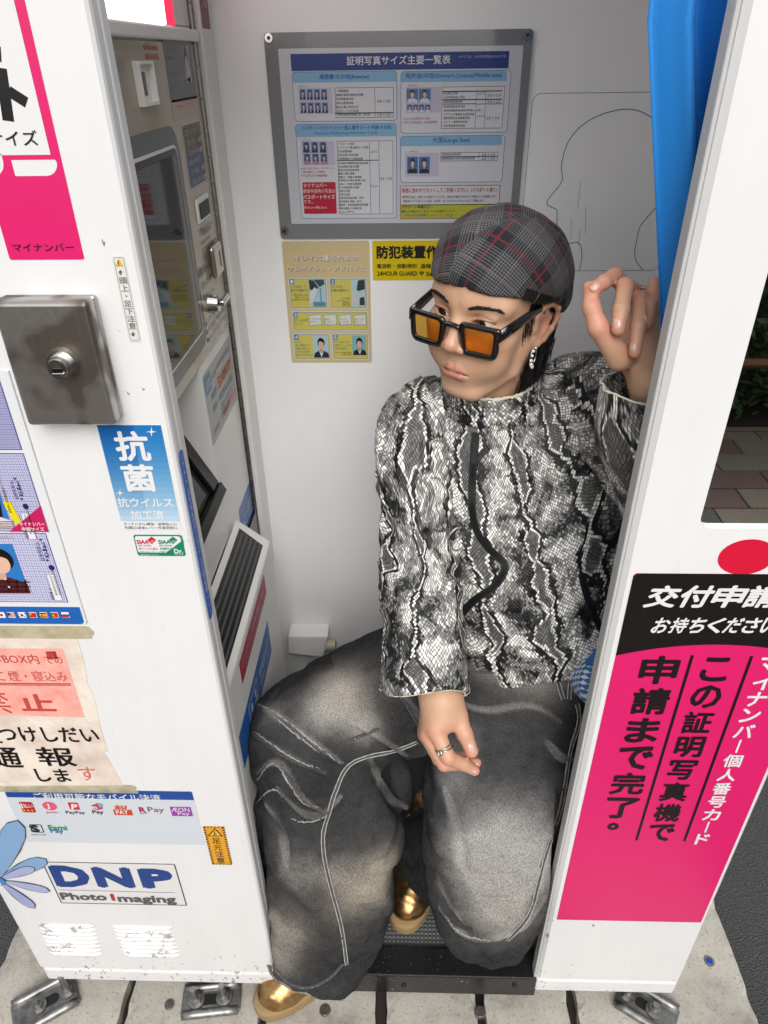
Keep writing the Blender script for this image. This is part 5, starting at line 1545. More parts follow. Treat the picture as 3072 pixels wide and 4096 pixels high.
for i, t_ in enumerate(('少し離して', 'うしろの壁')): tuv(t_, q[0] + .006, q[2] - .012, 1.75 - i * .03, .016, '#e8d8e0')
s.build('maroon_label', 'dark maroon label with white writing at the top of the hinge', 'label')
# labels on the light box front
s = Sign('M', (0, 0), 0.0006, LBX)
a, b_ = hit(378 + 712 * .2686, 1080 + 585 * .2686, 0, LBX), hit(378 + 530 * .2686, 1080 + 1415 * .2686, 0, LBX)
s.baseuv([b_[1], a[2] - 0.050, a[1], a[2] - 0.004], '#b32048', 0.0); q = s.box
tuv('マイナンバーカード用写真が撮影できます', q[0] + .01, q[2] - .03, q[1] + .024, .012, '#eed4dc'); tuv('スマートフォンで申請', q[0] + .03, q[2] - .06, q[1] + .008, .009, '#e0b4c0')
s.build('crimson_box_label', 'crimson strip with white writing on the front of the light box', 'label')
s = Sign('M', (0, 0), 0.0006, LBX)
a, b_ = hit(378 + 720 * .2686, 1080 + 1040 * .2686, 0, LBX), hit(378 + 600 * .2686, 1080 + 1790 * .2686, 0, LBX)
s.baseuv([0.76, a[2] - 0.085, a[1] + 0.03, a[2] - 0.005], '#2f6fbe', 0.0); q = s.box
tuv('写真取出口', q[0] + (q[2] - q[0]) * .62, q[2] - .02, q[1] + .035, .022, '#dfe8f4', .006); tuv('Photo outlet', q[0] + (q[2] - q[0]) * .62, q[2] - .02, q[1] + .018, .010, '#dfe8f4')
u_ = q[0] + (q[2] - q[0]) * .5
s.polyuv([(u_ - .008, q[1] + .034), (u_, q[1] + .018), (u_ + .008, q[1] + .034), (u_ + .003, q[1] + .032), (u_ + .003, q[1] + .062), (u_ - .003, q[1] + .062), (u_ - .003, q[1] + .032)], '#dfe8f4', 2)
rr(q[0] + .09, q[0] + .165, q[1] + .012, q[1] + .066, '#dfe8f4', 1); rr(q[0] + .093, q[0] + .162, q[1] + .015, q[1] + .063, '#2f6fbe', 2)
for k in (0, 1):
    cx_ = q[0] + .111 + k * .034
    t = np.linspace(0, 2 * pi, 12, endpoint=False)
    s.polyuv(np.stack([cx_ + .007 * np.cos(t), q[1] + .046 + .009 * np.sin(t)], 1), '#dfe8f4', 3); rr(cx_ - .011, cx_ + .011, q[1] + .018, q[1] + .034, '#dfe8f4', 3)
s.build('photo_outlet_label', 'blue photo outlet sticker with arrow and portrait icons near the knee', 'label')
s = Sign('M', (0, 0), 0.0006, XM)
a, b_ = hit(334.8 + 1110 * .1823, 756 + 1570 * .1823, 0, XM), hit(334.8 + 990 * .1823, 756 + 1900 * .1823, 0, XM)
s.baseuv([b_[1] + 0.0, a[2] - 0.105, 1.332, a[2] - 0.002], '#4a78c4', 0.004); q = s.box
tuv('つり銭口', q[0] + .03, q[2] - .01, q[3] - .045, .022, '#dfe6f2', .006); tuv('Coin return', q[0] + .03, q[2] - .01, q[3] - .062, .010, '#dfe6f2')
u_ = q[0] + .03; s.polyuv([(u_ - .009, q[1] + .034), (u_, q[1] + .016), (u_ + .009, q[1] + .034), (u_ + .003, q[1] + .032), (u_ + .003, q[1] + .058), (u_ - .003, q[1] + .058), (u_ - .003, q[1] + .032)], '#dfe6f2', 2)
s.build('change_label', 'blue change outlet sticker low beside the hinge', 'label')
# black coin return tray at the foot of the hinge
tray = mk('coin_tray', *prism([(XM + 0.0002, 1.232, 0.80), (XM + 0.0002, 1.336, 0.80), (XM + 0.0002, 1.336, 0.70), (XM + 0.0002, 1.232, 0.70)], (0.006, 0, 0)), M_BLACK, booth)
# ================================================================= ORGANIC SURFACES (signed distances -> surface nets)
def smin(a, b, k):
    h = np.clip(0.5 + 0.5 * (b - a) / k, 0, 1)
    return b * (1 - h) + a * h - k * h * (1 - h)
def smax(a, b, k): return -smin(-a, -b, k)
def s_ell(P, c, r, R=None):
    q = P - np.asarray(c, float)
    if R is not None: q = q @ R
    r = np.asarray(r, float)
    k0 = np.linalg.norm(q / r, axis=1); k1 = np.linalg.norm(q / (r * r), axis=1) + 1e-9
    return k0 * (k0 - 1) / k1
def s_cone(P, a, b, ra, rb):
    a = np.asarray(a, float); b = np.asarray(b, float); ab = b - a
    t = np.clip(((P - a) @ ab) / (ab @ ab), 0, 1)
    return np.linalg.norm(P - a - t[:, None] * ab, axis=1) - (ra + (rb - ra) * t)
def s_chain(P, pts, k=0.004):
    d = None
    for (a, ra), (b, rb) in zip(pts[:-1], pts[1:]):
        e = s_cone(P, a, b, ra, rb)
        d = e if d is None else smin(d, e, k)
    return d
_G = rng.normal(size=(4096, 3)); _G /= np.linalg.norm(_G, axis=1, keepdims=True)
def pnoise(P):
    """3D gradient noise in about -0.8..0.8"""
    P = np.asarray(P, float); i = np.floor(P).astype(np.int64); f = P - i
    u = f * f * f * (f * (f * 6 - 15) + 10)
    def g(dx, dy, dz):
        h = ((i[:, 0] + dx) * 73856093 ^ (i[:, 1] + dy) * 19349663 ^ (i[:, 2] + dz) * 83492791) & 4095
        return np.einsum('ij,ij->i', _G[h], f - [dx, dy, dz])
    l = lambda a, b, t: a + (b - a) * t
    x00, x10 = l(g(0, 0, 0), g(1, 0, 0), u[:, 0]), l(g(0, 1, 0), g(1, 1, 0), u[:, 0])
    x01, x11 = l(g(0, 0, 1), g(1, 0, 1), u[:, 0]), l(g(0, 1, 1), g(1, 1, 1), u[:, 0])
    return l(l(x00, x10, u[:, 1]), l(x01, x11, u[:, 1]), u[:, 2]) * 1.4
class TubeField:
    """soft tube: centres, half widths (a across, b deep) and one 'across' direction per centre"""
    def __init__(s, C, A, B, U, n=None, p=2.0):
        s.p = p
        C = np.asarray(C, float); m = len(C); n = n or 2 * m + 1
        s.C = spline(C, n)
        t = np.linspace(0, m - 1, n)
        it = lambda a: np.interp(t, np.arange(m), np.asarray(a, float))
        s.A, s.B = it(A), it(B)
        T = np.gradient(s.C, axis=0); T /= np.linalg.norm(T, axis=1, keepdims=True)
        U = np.asarray(U, float); U = np.tile(U, (m, 1)) if U.ndim == 1 else U
        Us = np.stack([np.interp(t, np.arange(m), U[:, k]) for k in range(3)], 1)
        Us -= T * np.sum(T * Us, 1, keepdims=True); Us /= np.linalg.norm(Us, axis=1, keepdims=True)
        s.T, s.U, s.W = T, Us, np.cross(T, Us)
        rm_ = np.maximum(s.A, s.B)[:, None]; s.lo, s.hi = (s.C - rm_).min(0) - 0.012, (s.C + rm_).max(0) + 0.012
        s.S = np.concatenate([[0], np.cumsum(np.linalg.norm(np.diff(s.C, axis=0), axis=1))])
    def __call__(s, P, full=False, grow=0.0):
        out = np.maximum(np.maximum(s.lo - P, P - s.hi), 0)
        far = np.linalg.norm(out, axis=1); near = far < 0.03
        if not near.all():
            D_, S_, T_ = far + 0.02, np.zeros(len(P)), np.zeros(len(P))
            if near.any():
                D_[near], S_[near], T_[near] = s.ev(P[near], True, grow)
            return (D_, S_, T_) if full else D_
        return s.ev(P, full, grow)
    def ev(s, P, full=False, grow=0.0):
        N_ = len(P); best = np.full(N_, 1e9); S = np.zeros(N_); TH = np.zeros(N_)
        n = len(s.C) - 1
        for i in range(n):
            a, b = s.C[i], s.C[i + 1]; ab = b - a; L2 = ab @ ab
            tr = ((P - a) @ ab) / L2; t = np.clip(tr, 0, 1)
            q = P - a - t[:, None] * ab
            l = lambda X: X[i] + (X[i + 1] - X[i]) * (t[:, None] if X.ndim == 2 else t)
            ra, rb = l(s.A) + grow, l(s.B) + grow
            x = np.einsum('ij,ij->i', q, l(s.U)); y = np.einsum('ij,ij->i', q, l(s.W))
            z = np.einsum('ij,ij->i', q, l(s.T)); mn = np.minimum(ra, rb)
            k0 = np.sqrt((x / ra) ** 2 + (y / rb) ** 2 + (z / mn) ** 2)
            k1 = np.sqrt((x / ra ** 2) ** 2 + (y / rb ** 2) ** 2 + (z / mn ** 2) ** 2) + 1e-9
            d = np.where(k0 < 1e-3, -mn, k0 * (k0 - 1) / k1)
            if s.p != 2.0:          # boxier section: cloth that lies flatter
                kp = (np.abs(x / ra) ** s.p + np.abs(y / rb) ** s.p + np.abs(z / mn) ** s.p) ** (1 / s.p)
                d = np.where(kp < 1, (kp - 1) * mn, d * kp * 0 + (kp - 1) * mn)
            w = d < best
            best = np.where(w, d, best)
            if full:
                S = np.where(w, s.S[i] + (s.S[i + 1] - s.S[i]) * t, S); TH = np.where(w, np.arctan2(y, x), TH)
        return (best, S, TH) if full else best
def extract(f, lo, hi, vox, margin=0.004):
    lo = np.asarray(lo, float); hi = np.asarray(hi, float); Bk = 8
    nb = np.ceil((hi - lo) / (vox * Bk)).astype(int)
    D = np.full(tuple(nb * Bk), 1.0, np.float32)
    g = np.stack(np.meshgrid(*[np.arange(n) for n in nb], indexing='ij'), -1).reshape(-1, 3)
    dc = f(lo + (g * Bk + Bk / 2 - 0.5) * vox)
    half = vox * Bk * 0.87 * 1.25 + margin
    o = np.stack(np.meshgrid(*[np.arange(Bk)] * 3, indexing='ij'), -1).reshape(-1, 3)
    near = np.abs(dc) < half
    for b in g[dc <= -half]:
        D[b[0] * Bk:(b[0] + 1) * Bk, b[1] * Bk:(b[1] + 1) * Bk, b[2] * Bk:(b[2] + 1) * Bk] = -1.0
    gn = g[near]
    for c in range(0, len(gn), 700):
        gg = gn[c:c + 700]
        idx = (gg[:, None, :] * Bk + o[None]).reshape(-1, 3)
        D[idx[:, 0], idx[:, 1], idx[:, 2]] = f(lo + idx * vox)
    D[0], D[-1], D[:, 0], D[:, -1], D[:, :, 0], D[:, :, -1] = 1, 1, 1, 1, 1, 1
    I = D < 0
    c8 = [I[x:I.shape[0] - 1 + x, y:I.shape[1] - 1 + y, z:I.shape[2] - 1 + z] for x in (0, 1) for y in (0, 1) for z in (0, 1)]
    any_, all_ = np.logical_or.reduce(c8), np.logical_and.reduce(c8)
    cells = np.argwhere(any_ & ~all_)
    vid = np.full(any_.shape, -1, np.int64); vid[cells[:, 0], cells[:, 1], cells[:, 2]] = np.arange(len(cells))
    acc = np.zeros((len(cells), 3)); cnt = np.zeros(len(cells))
    K8 = [(x, y, z) for x in (0, 1) for y in (0, 1) for z in (0, 1)]
    for p in K8:
        for ax in range(3):
            if p[ax]: continue
            q = list(p); q[ax] = 1
            a = D[cells[:, 0] + p[0], cells[:, 1] + p[1], cells[:, 2] + p[2]]; b = D[cells[:, 0] + q[0], cells[:, 1] + q[1], cells[:, 2] + q[2]]
            m = (a < 0) != (b < 0)
            t = np.where(m, a / np.where(m, a - b, 1), 0)
            pt = np.tile(np.array(p, float), (len(cells), 1)); pt[:, ax] = t
            acc[m] += pt[m]; cnt[m] += 1
    V = lo + (cells + acc / cnt[:, None]) * vox
    Fs = []
    for ax in range(3):
        s0 = [slice(None)] * 3; s1 = [slice(None)] * 3; s0[ax] = slice(0, -1); s1[ax] = slice(1, None)
        A, B_ = I[tuple(s0)], I[tuple(s1)]
        e = np.argwhere(A != B_)
        u, v = [(1, 2), (2, 0), (0, 1)][ax]
        e = e[(e[:, u] > 0) & (e[:, v] > 0) & (e[:, 0] < vid.shape[0]) & (e[:, 1] < vid.shape[1]) & (e[:, 2] < vid.shape[2])]
        def at_(du, dv):
            w = e.copy(); w[:, u] -= du; w[:, v] -= dv
            return vid[w[:, 0], w[:, 1], w[:, 2]]
        Q = np.stack([at_(1, 1), at_(0, 1), at_(0, 0), at_(1, 0)], 1)
        flip = ~A[e[:, 0], e[:, 1], e[:, 2]]
        Q[flip] = Q[flip][:, ::-1]
        Fs.append(Q[(Q >= 0).all(1)])
    return V, np.concatenate(Fs)
def relax(V, F, n=1, lam=0.5):
    for _ in range(n):
        S = np.zeros_like(V); c = np.zeros(len(V))
        for k in range(4):
            for j in (1, 3):
                np.add.at(S, F[:, k], V[F[:, (k + j) % 4]]); np.add.at(c, F[:, k], 1)
        V = V + lam * (S / np.maximum(c, 1)[:, None] - V)
    return V
def set_attr(o, name, vals):
    me = o.data; vals = np.asarray(vals, np.float32)
    if vals.ndim == 1:
        a = me.attributes.new(name, 'FLOAT', 'POINT'); a.data.foreach_set('value', vals)
    elif vals.shape[1] == 3:
        a = me.attributes.new(name, 'FLOAT_VECTOR', 'POINT'); a.data.foreach_set('vector', vals.ravel())
    else:
        a = me.attributes.new(name, 'FLOAT_COLOR', 'POINT'); a.data.foreach_set('color', vals.ravel())
def gauss(P, c, r): return np.exp(-np.sum(((P - np.asarray(c)) / r) ** 2, 1))
def bvh_of(V, F):
    return BVHTree.FromPolygons([tuple(v) for v in V], [tuple(int(i) for i in f) for f in F])
def cast(bv, x, y):
    d = ray(x, y); d = d / np.linalg.norm(d)
    h = bv.ray_cast(Vector(CAM), Vector(d))
    if h[0] is None: return None
    return np.array(h[0]), np.array(h[1])

# ---------------------------------------------------------------- the man: frames
person = thing('person', (0.25, 0.95, ZM), 'young man in snakeskin print jacket and faded grey jeans seated in the doorway', 'person')
HR = np.array([[-0.7417, -0.6689, 0.0494], [0.6652, -0.7431, -0.0727], [0.0853, -0.0211, 0.9961]])   # columns: his right, face forward, up
_yw = radians(5.0)          # a little more towards the camera than the first fit
_Rz = np.array([[cos(_yw), -sin(_yw), 0], [sin(_yw), cos(_yw), 0], [0, 0, 1.0]])
HR = _Rz @ HR
HT = np.array([0.1247, 0.9919, 1.3603]) - RT * 0.0045
def h2w(P): return np.asarray(P, float) @ HR.T + HT
def w2h(P): return (np.asarray(P, float) - HT) @ HR

# ---------------------------------------------------------------- head
EYE = np.array([0.0315, 0.0615, 0.0]); ER = 0.0136
def head_f(P):
    X = P.copy(); S = np.abs(X[:, 0]); Q = np.stack([S, X[:, 1], X[:, 2]], 1)
    d = s_ell(X, (0, -0.012, 0.035), (0.073, 0.092, 0.085))
    d = smin(d, s_ell(X, (0, -0.030, -0.015), (0.064, 0.066, 0.055)), 0.03)
    d = smin(d, s_ell(X, (0, 0.020, -0.028), (0.060, 0.060, 0.080)), 0.03)
    d = smin(d, s_ell(X, (0, 0.030, 0.042), (0.061, 0.050, 0.046)), 0.025)
    d = smin(d, s_chain(Q, [((0.058, 0.006, -0.042), 0.014), ((0.0515, 0.016, -0.076), 0.013), ((0.020, 0.050, -0.109), 0.0135)], 0.01), 0.018)
    d = smin(d, s_ell(X, (0, 0.0560, -0.1100), (0.0235, 0.0150, 0.0135)), 0.014)
    d = smin(d, s_ell(X, (0, 0.030, -0.075), (0.046, 0.042, 0.036)), 0.02)
    d = smin(d, s_ell(X, (0, 0.056, -0.070), (0.030, 0.0255, 0.026)), 0.016)
    d = smin(d, s_ell(Q, (0.046, 0.050, -0.022), (0.021, 0.022, 0.016)), 0.018)
    d = smin(d, s_ell(Q, (0.036, 0.050, -0.050), (0.026, 0.0245, 0.030)), 0.02)
    d = smin(d, s_cone(Q, (0.010, 0.073, 0.022), (0.050, 0.056, 0.020), 0.0105, 0.010), 0.014)
    # eye socket, lids
    d = smax(d, -s_ell(Q, (0.0325, 0.092, 0.003), (0.018, 0.016, 0.0105)), 0.010)
    # nose
    nose = s_chain(X, [((0, 0.074, 0.012), 0.0075), ((0, 0.084, -0.010), 0.0078), ((0, 0.0945, -0.030), 0.0090)], 0.01)
    nose = smin(nose, s_ell(X, (0, 0.0955, -0.0335), (0.0098, 0.0092, 0.0078)), 0.007)
    nose = smin(nose, s_ell(Q, (0.0125, 0.0855, -0.0375), (0.0070, 0.0100, 0.0070)), 0.006)
    d = smin(d, nose, 0.010)
    d = smax(d, -s_ell(Q, (0.0068, 0.0925, -0.0445), (0.0034, 0.0052, 0.0030)), 0.002)
    lid = np.linalg.norm(Q - EYE, axis=1) - (ER + 0.0016)
    lid = smin(lid, s_ell(Q, EYE + [0.0005, 0.006, 0.0085], (0.0165, 0.0085, 0.0052)), 0.005)
    d = smin(d, lid, 0.006)
    # opening between the lids
    zc = Q[:, 2] - (-0.0005 + 0.10 * (Q[:, 0] - EYE[0])) + 18.0 * np.clip(Q[:, 2], 0, 1) * 0
    u = (Q[:, 0] - EYE[0]) / 0.0160
    up = 0.0052 * (1 - np.clip(u, -1, 1) ** 2) ** 0.65; dn = 0.0046 * (1 - np.clip(u, -1, 1) ** 2)
    op = np.maximum(zc - up, -zc - dn)
    op = np.maximum(op, EYE[1] + 0.001 - Q[:, 1])
    op = np.maximum(op, (np.abs(u) - 1) * 0.0160)
    op = np.maximum(op, np.linalg.norm(Q - EYE, axis=1) - (ER + 0.012))
    d = smax(d, -op, 0.0012)
    d = smax(d, -s_chain(Q, [((0.019, 0.0755, 0.0075), 0.0006), ((0.030, 0.079, 0.0100), 0.0008), ((0.043, 0.0735, 0.0080), 0.0006)], 0.002), 0.003)
    # lips
    ul = s_chain(Q, [((0.0000, 0.0790, -0.0704), 0.0042), ((0.0066, 0.0792, -0.0696), 0.0044), ((0.0150, 0.0745, -0.0726), 0.0034), ((0.0240, 0.0660, -0.0766), 0.0014)], 0.004)
    ll = s_chain(Q, [((0.0000, 0.0782, -0.0819), 0.0060), ((0.0094, 0.0765, -0.0814), 0.0054), ((0.0230, 0.0665, -0.0776), 0.0016)], 0.005)
    d = smin(d, ul, 0.0045); d = smin(d, ll, 0.0055)
    d = smax(d, -s_chain(Q, [((0.0000, 0.0855, -0.0756), 0.0012), ((0.0094, 0.0840, -0.0750), 0.0012), ((0.0188, 0.0755, -0.0764), 0.0012), ((0.0258, 0.0675, -0.0776), 0.0010)], 0.002), 0.003)
    d = smax(d, -s_ell(X, (0, 0.0845, -0.0930), (0.016, 0.0065, 0.0060)), 0.010)
    d = smax(d, -s_cone(X, (0, 0.0885, -0.052), (0, 0.0875, -0.062), 0.0022, 0.0026), 0.006)
    # ears
    E_ = Q - [0.0, 0.0, 0.0]
    ear = s_ell(E_, (0.0725, -0.014, -0.012), (0.0060, 0.0175, 0.0265), None)
    hel = s_chain(E_, [((0.0705, 0.002, -0.012), 0.0026), ((0.0730, 0.004, 0.001), 0.0030), ((0.0775, -0.004, 0.0135), 0.0034), ((0.0825, -0.017, 0.0165), 0.0036), ((0.0865, -0.029, 0.0085), 0.0036), ((0.0865, -0.0325, -0.006), 0.0034), ((0.0835, -0.0275, -0.021), 0.0034), ((0.0780, -0.0165, -0.0340), 0.0048), ((0.0735, -0.0070, -0.0395), 0.0058), ((0.0705, -0.0010, -0.0330), 0.0040)], 0.004)
    ant = s_chain(E_, [((0.0785, -0.012, 0.008), 0.0026), ((0.0800, -0.0205, -0.004), 0.0030), ((0.0785, -0.0190, -0.018), 0.0030), ((0.0755, -0.0110, -0.0270), 0.0036)], 0.004)
    ear = smin(smin(ear, hel, 0.005), ant, 0.005)
    ear = smin(ear, s_ell(E_, (0.0715, 0.0015, -0.016), (0.0035, 0.0045, 0.0060)), 0.004)
    ear = smax(ear, -s_ell(E_, (0.0825, -0.0085, -0.0125), (0.0080, 0.0080, 0.0115)), 0.004)
    d = smin(d, ear, 0.006)
    # neck
    nk = s_cone(X, (0, -0.026, -0.055), (0.012, -0.055, -0.21), 0.053, 0.056)
    nk = smin(nk, s_cone(Q, (0.046, -0.022, -0.050), (0.012, 0.004, -0.20), 0.012, 0.010), 0.022)
    nk = smin(nk, s_ell(X, (0, 0.016, -0.135), (0.010, 0.010, 0.016)), 0.02)
    d = smin(d, nk, 0.022)
    return d
VH, FH = extract(head_f, (-0.105, -0.125, -0.255), (0.105, 0.125, 0.135), 0.0015)
VH = relax(VH, FH, 1, 0.4)
print('head', len(VH), time.time() - T0)

# ---------------------------------------------------------------- hands (joints placed at their depth in front of the camera)
def zr(x, y): return 864.1 + x * 0.1302, 1431.1 + y * 0.1302      # close-up pixels of his right hand
WR = 1.075
def rj(x, y, dw=0.0): return at(*zr(x, y), WR + dw)
RH = {
 'palm': [(rj(640, 380, .015), .027), (rj(680, 640, .006), .031), (rj(690, 860, .006), .030)],
 'thumb': [(rj(800, 640, .012), .017), (rj(960, 880, .004), .0135), (rj(1075, 1190, -.004), .0122), (rj(1190, 1470, -.002), .0100)],
 'index': [(rj(720, 760, .0), .014), (rj(590, 1120, -.010), .0125), (rj(800, 1575, -.016), .0112), (rj(1060, 1690, .0), .0098), (rj(1235, 1790, .010), .0080)],
 'middle': [(rj(600, 760, .012), .015), (rj(465, 1200, .004), .0122), (rj(735, 1680, .002), .0110), (rj(1010, 1685, .018), .0096), (rj(1265, 1665, .024), .0078)],
 'ring': [(rj(560, 760, .022), .015), (rj(425, 1190, .022), .0115), (rj(650, 1600, .024), .0105), (rj(900, 1570, .036), .0092), (rj(1120, 1530, .040), .0076)],
 'little': [(rj(540, 700, .032), .014), (rj(410, 1130, .038), .0105), (rj(570, 1480, .044), .0094), (rj(700, 1580, .052), .0084), (rj(840, 1600, .056), .0070)],
}
def hand_f(Hd, extra=()):
    def f(P):
        d = s_chain(P, Hd['palm'], 0.01)
        for k in ('index', 'middle', 'ring', 'little'):
            c = Hd[k]
            d = smin(d, s_cone(P, c[0][0], c[1][0], c[0][1], c[1][1]), 0.014)
        d = smin(d, s_cone(P, Hd['thumb'][0][0], Hd['thumb'][1][0], Hd['thumb'][0][1], Hd['thumb'][1][1]), 0.016)
        for k in ('index', 'middle', 'ring', 'little'):
            c = Hd[k]
            fg = s_chain(P, c[1:], 0.0035)
            d = smin(d, fg, 0.0035)
        d = smin(d, s_chain(P, Hd['thumb'][1:], 0.004), 0.006)
        for (a, b, ra, rb) in extra:
            d = smin(d, s_cone(P, a, b, ra, rb), 0.02)
        return d
    return f
def bounds(Hd, extra, m=0.035):
    pts = np.array([p for k in Hd for p, _ in Hd[k]] + [q for e in extra for q in e[:2]])
    return pts.min(0) - m, pts.max(0) + m
rex = [(rj(640, 380, .012), at(930, 1420, 1.10), .0265, .033)]
VR, FR_ = extract(hand_f(RH, rex), *bounds(RH, rex), 0.0016)
VR = relax(VR, FR_, 1, 0.4)
def zl(x, y): return 1106 + x / 3.0, 553 + y / 3.0
WL = 0.815
def lj(x, y, dw=0.0): return at(*zl(x, y), WL + dw)
LH = {
 'palm': [(lj(925, 830, 0.0432), 0.0250), (lj(855, 650, 0.0528), 0.0278), (lj(820, 470, 0.0624), 0.0250)],
 'thumb': [(lj(700, 660, 0.0240), 0.0158), (lj(560, 465, 0.0034), 0.0111), (lj(516, 335, 0.0000), 0.0100), (lj(500, 205, 0.0052), 0.0074)],
 'index': [(lj(760, 480, 0.0720), 0.0144), (lj(755, 225, 0.0634), 0.0100), (lj(662, 130, 0.0250), 0.0093), (lj(592, 172, 0.0052), 0.0085), (lj(534, 216, -.004), 0.0073)],
 'middle': [(lj(820, 480, 0.0720), 0.0144), (lj(820, 250, 0.0576), 0.0100), (lj(732, 195, 0.0069), 0.0097), (lj(708, 345, -.012), 0.0090), (lj(688, 475, -.012), 0.0076)],
 'ring': [(lj(880, 480, 0.0720), 0.0144), (lj(890, 270, 0.0595), 0.0095), (lj(832, 280, 0.0154), 0.0090), (lj(815, 460, -.002), 0.0083), (lj(797, 625, 0.0000), 0.0071)],
 'little': [(lj(930, 500, 0.0720), 0.0134), (lj(965, 260, 0.0595), 0.0088), (lj(938, 185, 0.0230), 0.0085), (lj(908, 315, 0.0104), 0.0078), (lj(874, 440, 0.0104), 0.0066)],
}
lex = [(lj(925, 830, .035), at(1432, 905, 0.885), .0265, .034)]
VL_, FL_ = extract(hand_f(LH, lex), *bounds(LH, lex), 0.0016)
VL_ = relax(VL_, FL_, 1, 0.4)
# hidden trunk and arms that join head and hands into one figure
SHR, SHL = at(930, 915, 1.155), at(1285, 880, 1.13)
ELR, WRR = at(885, 1215, 1.20), at(930, 1420, 1.10)
ELL, WLL = at(1432, 1080, 1.00), at(1432, 905, 0.885)
CH, PEL = at(1120, 1090, 1.20), at(1150, 1440, 1.30)
NB = h2w((0.008, -0.050, -0.17))
def trunk_f(P):
    d = s_cone(P, NB, CH, .055, .10)
    d = smin(d, s_cone(P, CH, PEL, .105, .11), .04)
    d = smin(d, s_chain(P, [(NB, .05), (SHR, .036), (ELR, .034), (WRR, .029)], .02), .03)
    d = smin(d, s_chain(P, [(NB, .05), (SHL, .038), (ELL, .034), (WLL, .029)], .02), .03)
    return d
VT, FT = extract(trunk_f, np.min([NB, SHR, SHL, ELR, WRR, ELL, WLL, PEL], 0) - .14, np.max([NB, SHR, SHL, ELR, WRR, ELL, WLL, PEL], 0) + .14, 0.008)
VHw = h2w(VH)
nh, nr, nl2 = len(VHw), len(VR), len(VL_)
VB = np.concatenate([VHw, VR, VL_, VT]); FB = np.concatenate([FH, FR_ + nh, FL_ + nh + nr, FT + nh + nr + nl2])

def skin_mat():
    m, nt, b = newmat('skin'); g = N(nt)
    at_ = g.n('Attribute', attribute_name='skin_tint')
    P = g.n('NewGeometry').outputs['Position']
    n = g.noise(P, 260, 3, 0.6); n2 = g.noise(P, 38, 3, 0.6)
    c = g.mix(g.math('MULTIPLY', n2.outputs[0], 0.35), at_.outputs[0], (0.60, 0.31, 0.215), 'MULTIPLY') if False else at_.outputs[0]
    c = g.mix(0.16, c, g.ramp(n2.outputs[0], [(0.3, (0.47, 0.245, 0.155)), (0.7, (0.62, 0.385, 0.265))]))
    g.l(c, b.inputs['Base Color'])
    b.inputs['Subsurface Weight'].default_value = 0.16; b.inputs['Subsurface Radius'].default_value = (1.0, 0.35, 0.2); b.inputs['Subsurface Scale'].default_value = 0.006
    wet = g.n('Attribute', attribute_name='wet')
    g.l(g.math('SUBTRACT', g.math('ADD', g.math('MULTIPLY', n2.outputs[0], 0.16), 0.44), g.math('MULTIPLY', wet.outputs['Fac'], 0.22)), b.inputs['Roughness'])
    g.bump(n.outputs[0], 0.22, 0.0012, b)
    return m
M_SKIN = skin_mat()
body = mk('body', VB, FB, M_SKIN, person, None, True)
base = np.array([0.53, 0.322, 0.205])
tint = np.tile(base, (len(VB), 1)); wet = np.zeros(len(VB))
Q = np.stack([np.abs(VH[:, 0]), VH[:, 1], VH[:, 2]], 1)
T_ = tint[:nh]
def blend(mask, col):
    global T_
    T_[:] = T_ + (np.asarray(col) - T_) * np.clip(mask, 0, 1)[:, None]
blend(0.55 * gauss(Q, (0.038, 0.070, -0.032), (0.022, 0.02, 0.018)), (0.48, 0.21, 0.135))
blend(0.6 * gauss(VH, (0, 0.100, -0.036), (0.014, 0.014, 0.012)), (0.49, 0.20, 0.14))
blend(0.75 * gauss(Q, (0.082, -0.020, -0.004), (0.014, 0.02, 0.03)), (0.52, 0.18, 0.12))
blend(0.5 * gauss(Q, (0.030, 0.076, 0.010), (0.018, 0.012, 0.007)), (0.40, 0.175, 0.115))
lipd = np.minimum(s_chain(Q, [((0.0000, 0.0790, -0.0704), 0.0042), ((0.0066, 0.0792, -0.0696), 0.0044), ((0.0150, 0.0745, -0.0726), 0.0034), ((0.0240, 0.0660, -0.0766), 0.0014)]), s_chain(Q, [((0.0000, 0.0782, -0.0819), 0.0060), ((0.0094, 0.0765, -0.0814), 0.0054), ((0.0230, 0.0665, -0.0776), 0.0016)]))
lm = np.clip(1 - (lipd - 0.0010) / 0.0016, 0, 1)
blend(lm * 0.72, (0.48, 0.15, 0.13)); wet[:nh] = np.maximum(wet[:nh], lm * np.clip((-0.0775 - VH[:, 2]) / 0.004, 0.2, 1))
blend(0.9 * np.exp(-(s_chain(Q, [((0.0000, 0.0855, -0.0756), 0.0006), ((0.0094, 0.0840, -0.0750), 0.0006), ((0.0188, 0.0755, -0.0764), 0.0006)]) / 0.0014) ** 2) * (lm > 0.05), (0.22, 0.05, 0.05))
blend(0.85 * np.exp(-((np.linalg.norm(Q - EYE, axis=1) - 0.0141) / 0.0015) ** 2) * (np.abs(Q[:, 2]) < 0.009) * (Q[:, 1] > 0.062) * np.where(Q[:, 2] > 0.001, 1.0, 0.6), (0.17, 0.07, 0.05))  # dark lash line, with the upper lid's shadow painted into the skin tint
for mx_, my_, mz_, mr_ in ((0.003, 0.104, -0.030, .0011), (-0.012, 0.074, -0.098, .0009), (-0.034, 0.02, -0.135, .0016), (-0.048, 0.055, -0.03, .0008), (0.02, 0.085, -0.058, .0008), (-0.02, 0.085, 0.045, .0008)):
    pm_ = VH[np.argmin(np.sum((VH - [mx_, my_, mz_]) ** 2, 1))]
    blend(0.85 * gauss(VH, pm_, (mr_,) * 3), (0.12, 0.05, 0.035))
blm = pnoise(VH * 95) * 0.5 + pnoise(VH * 240) * 0.5
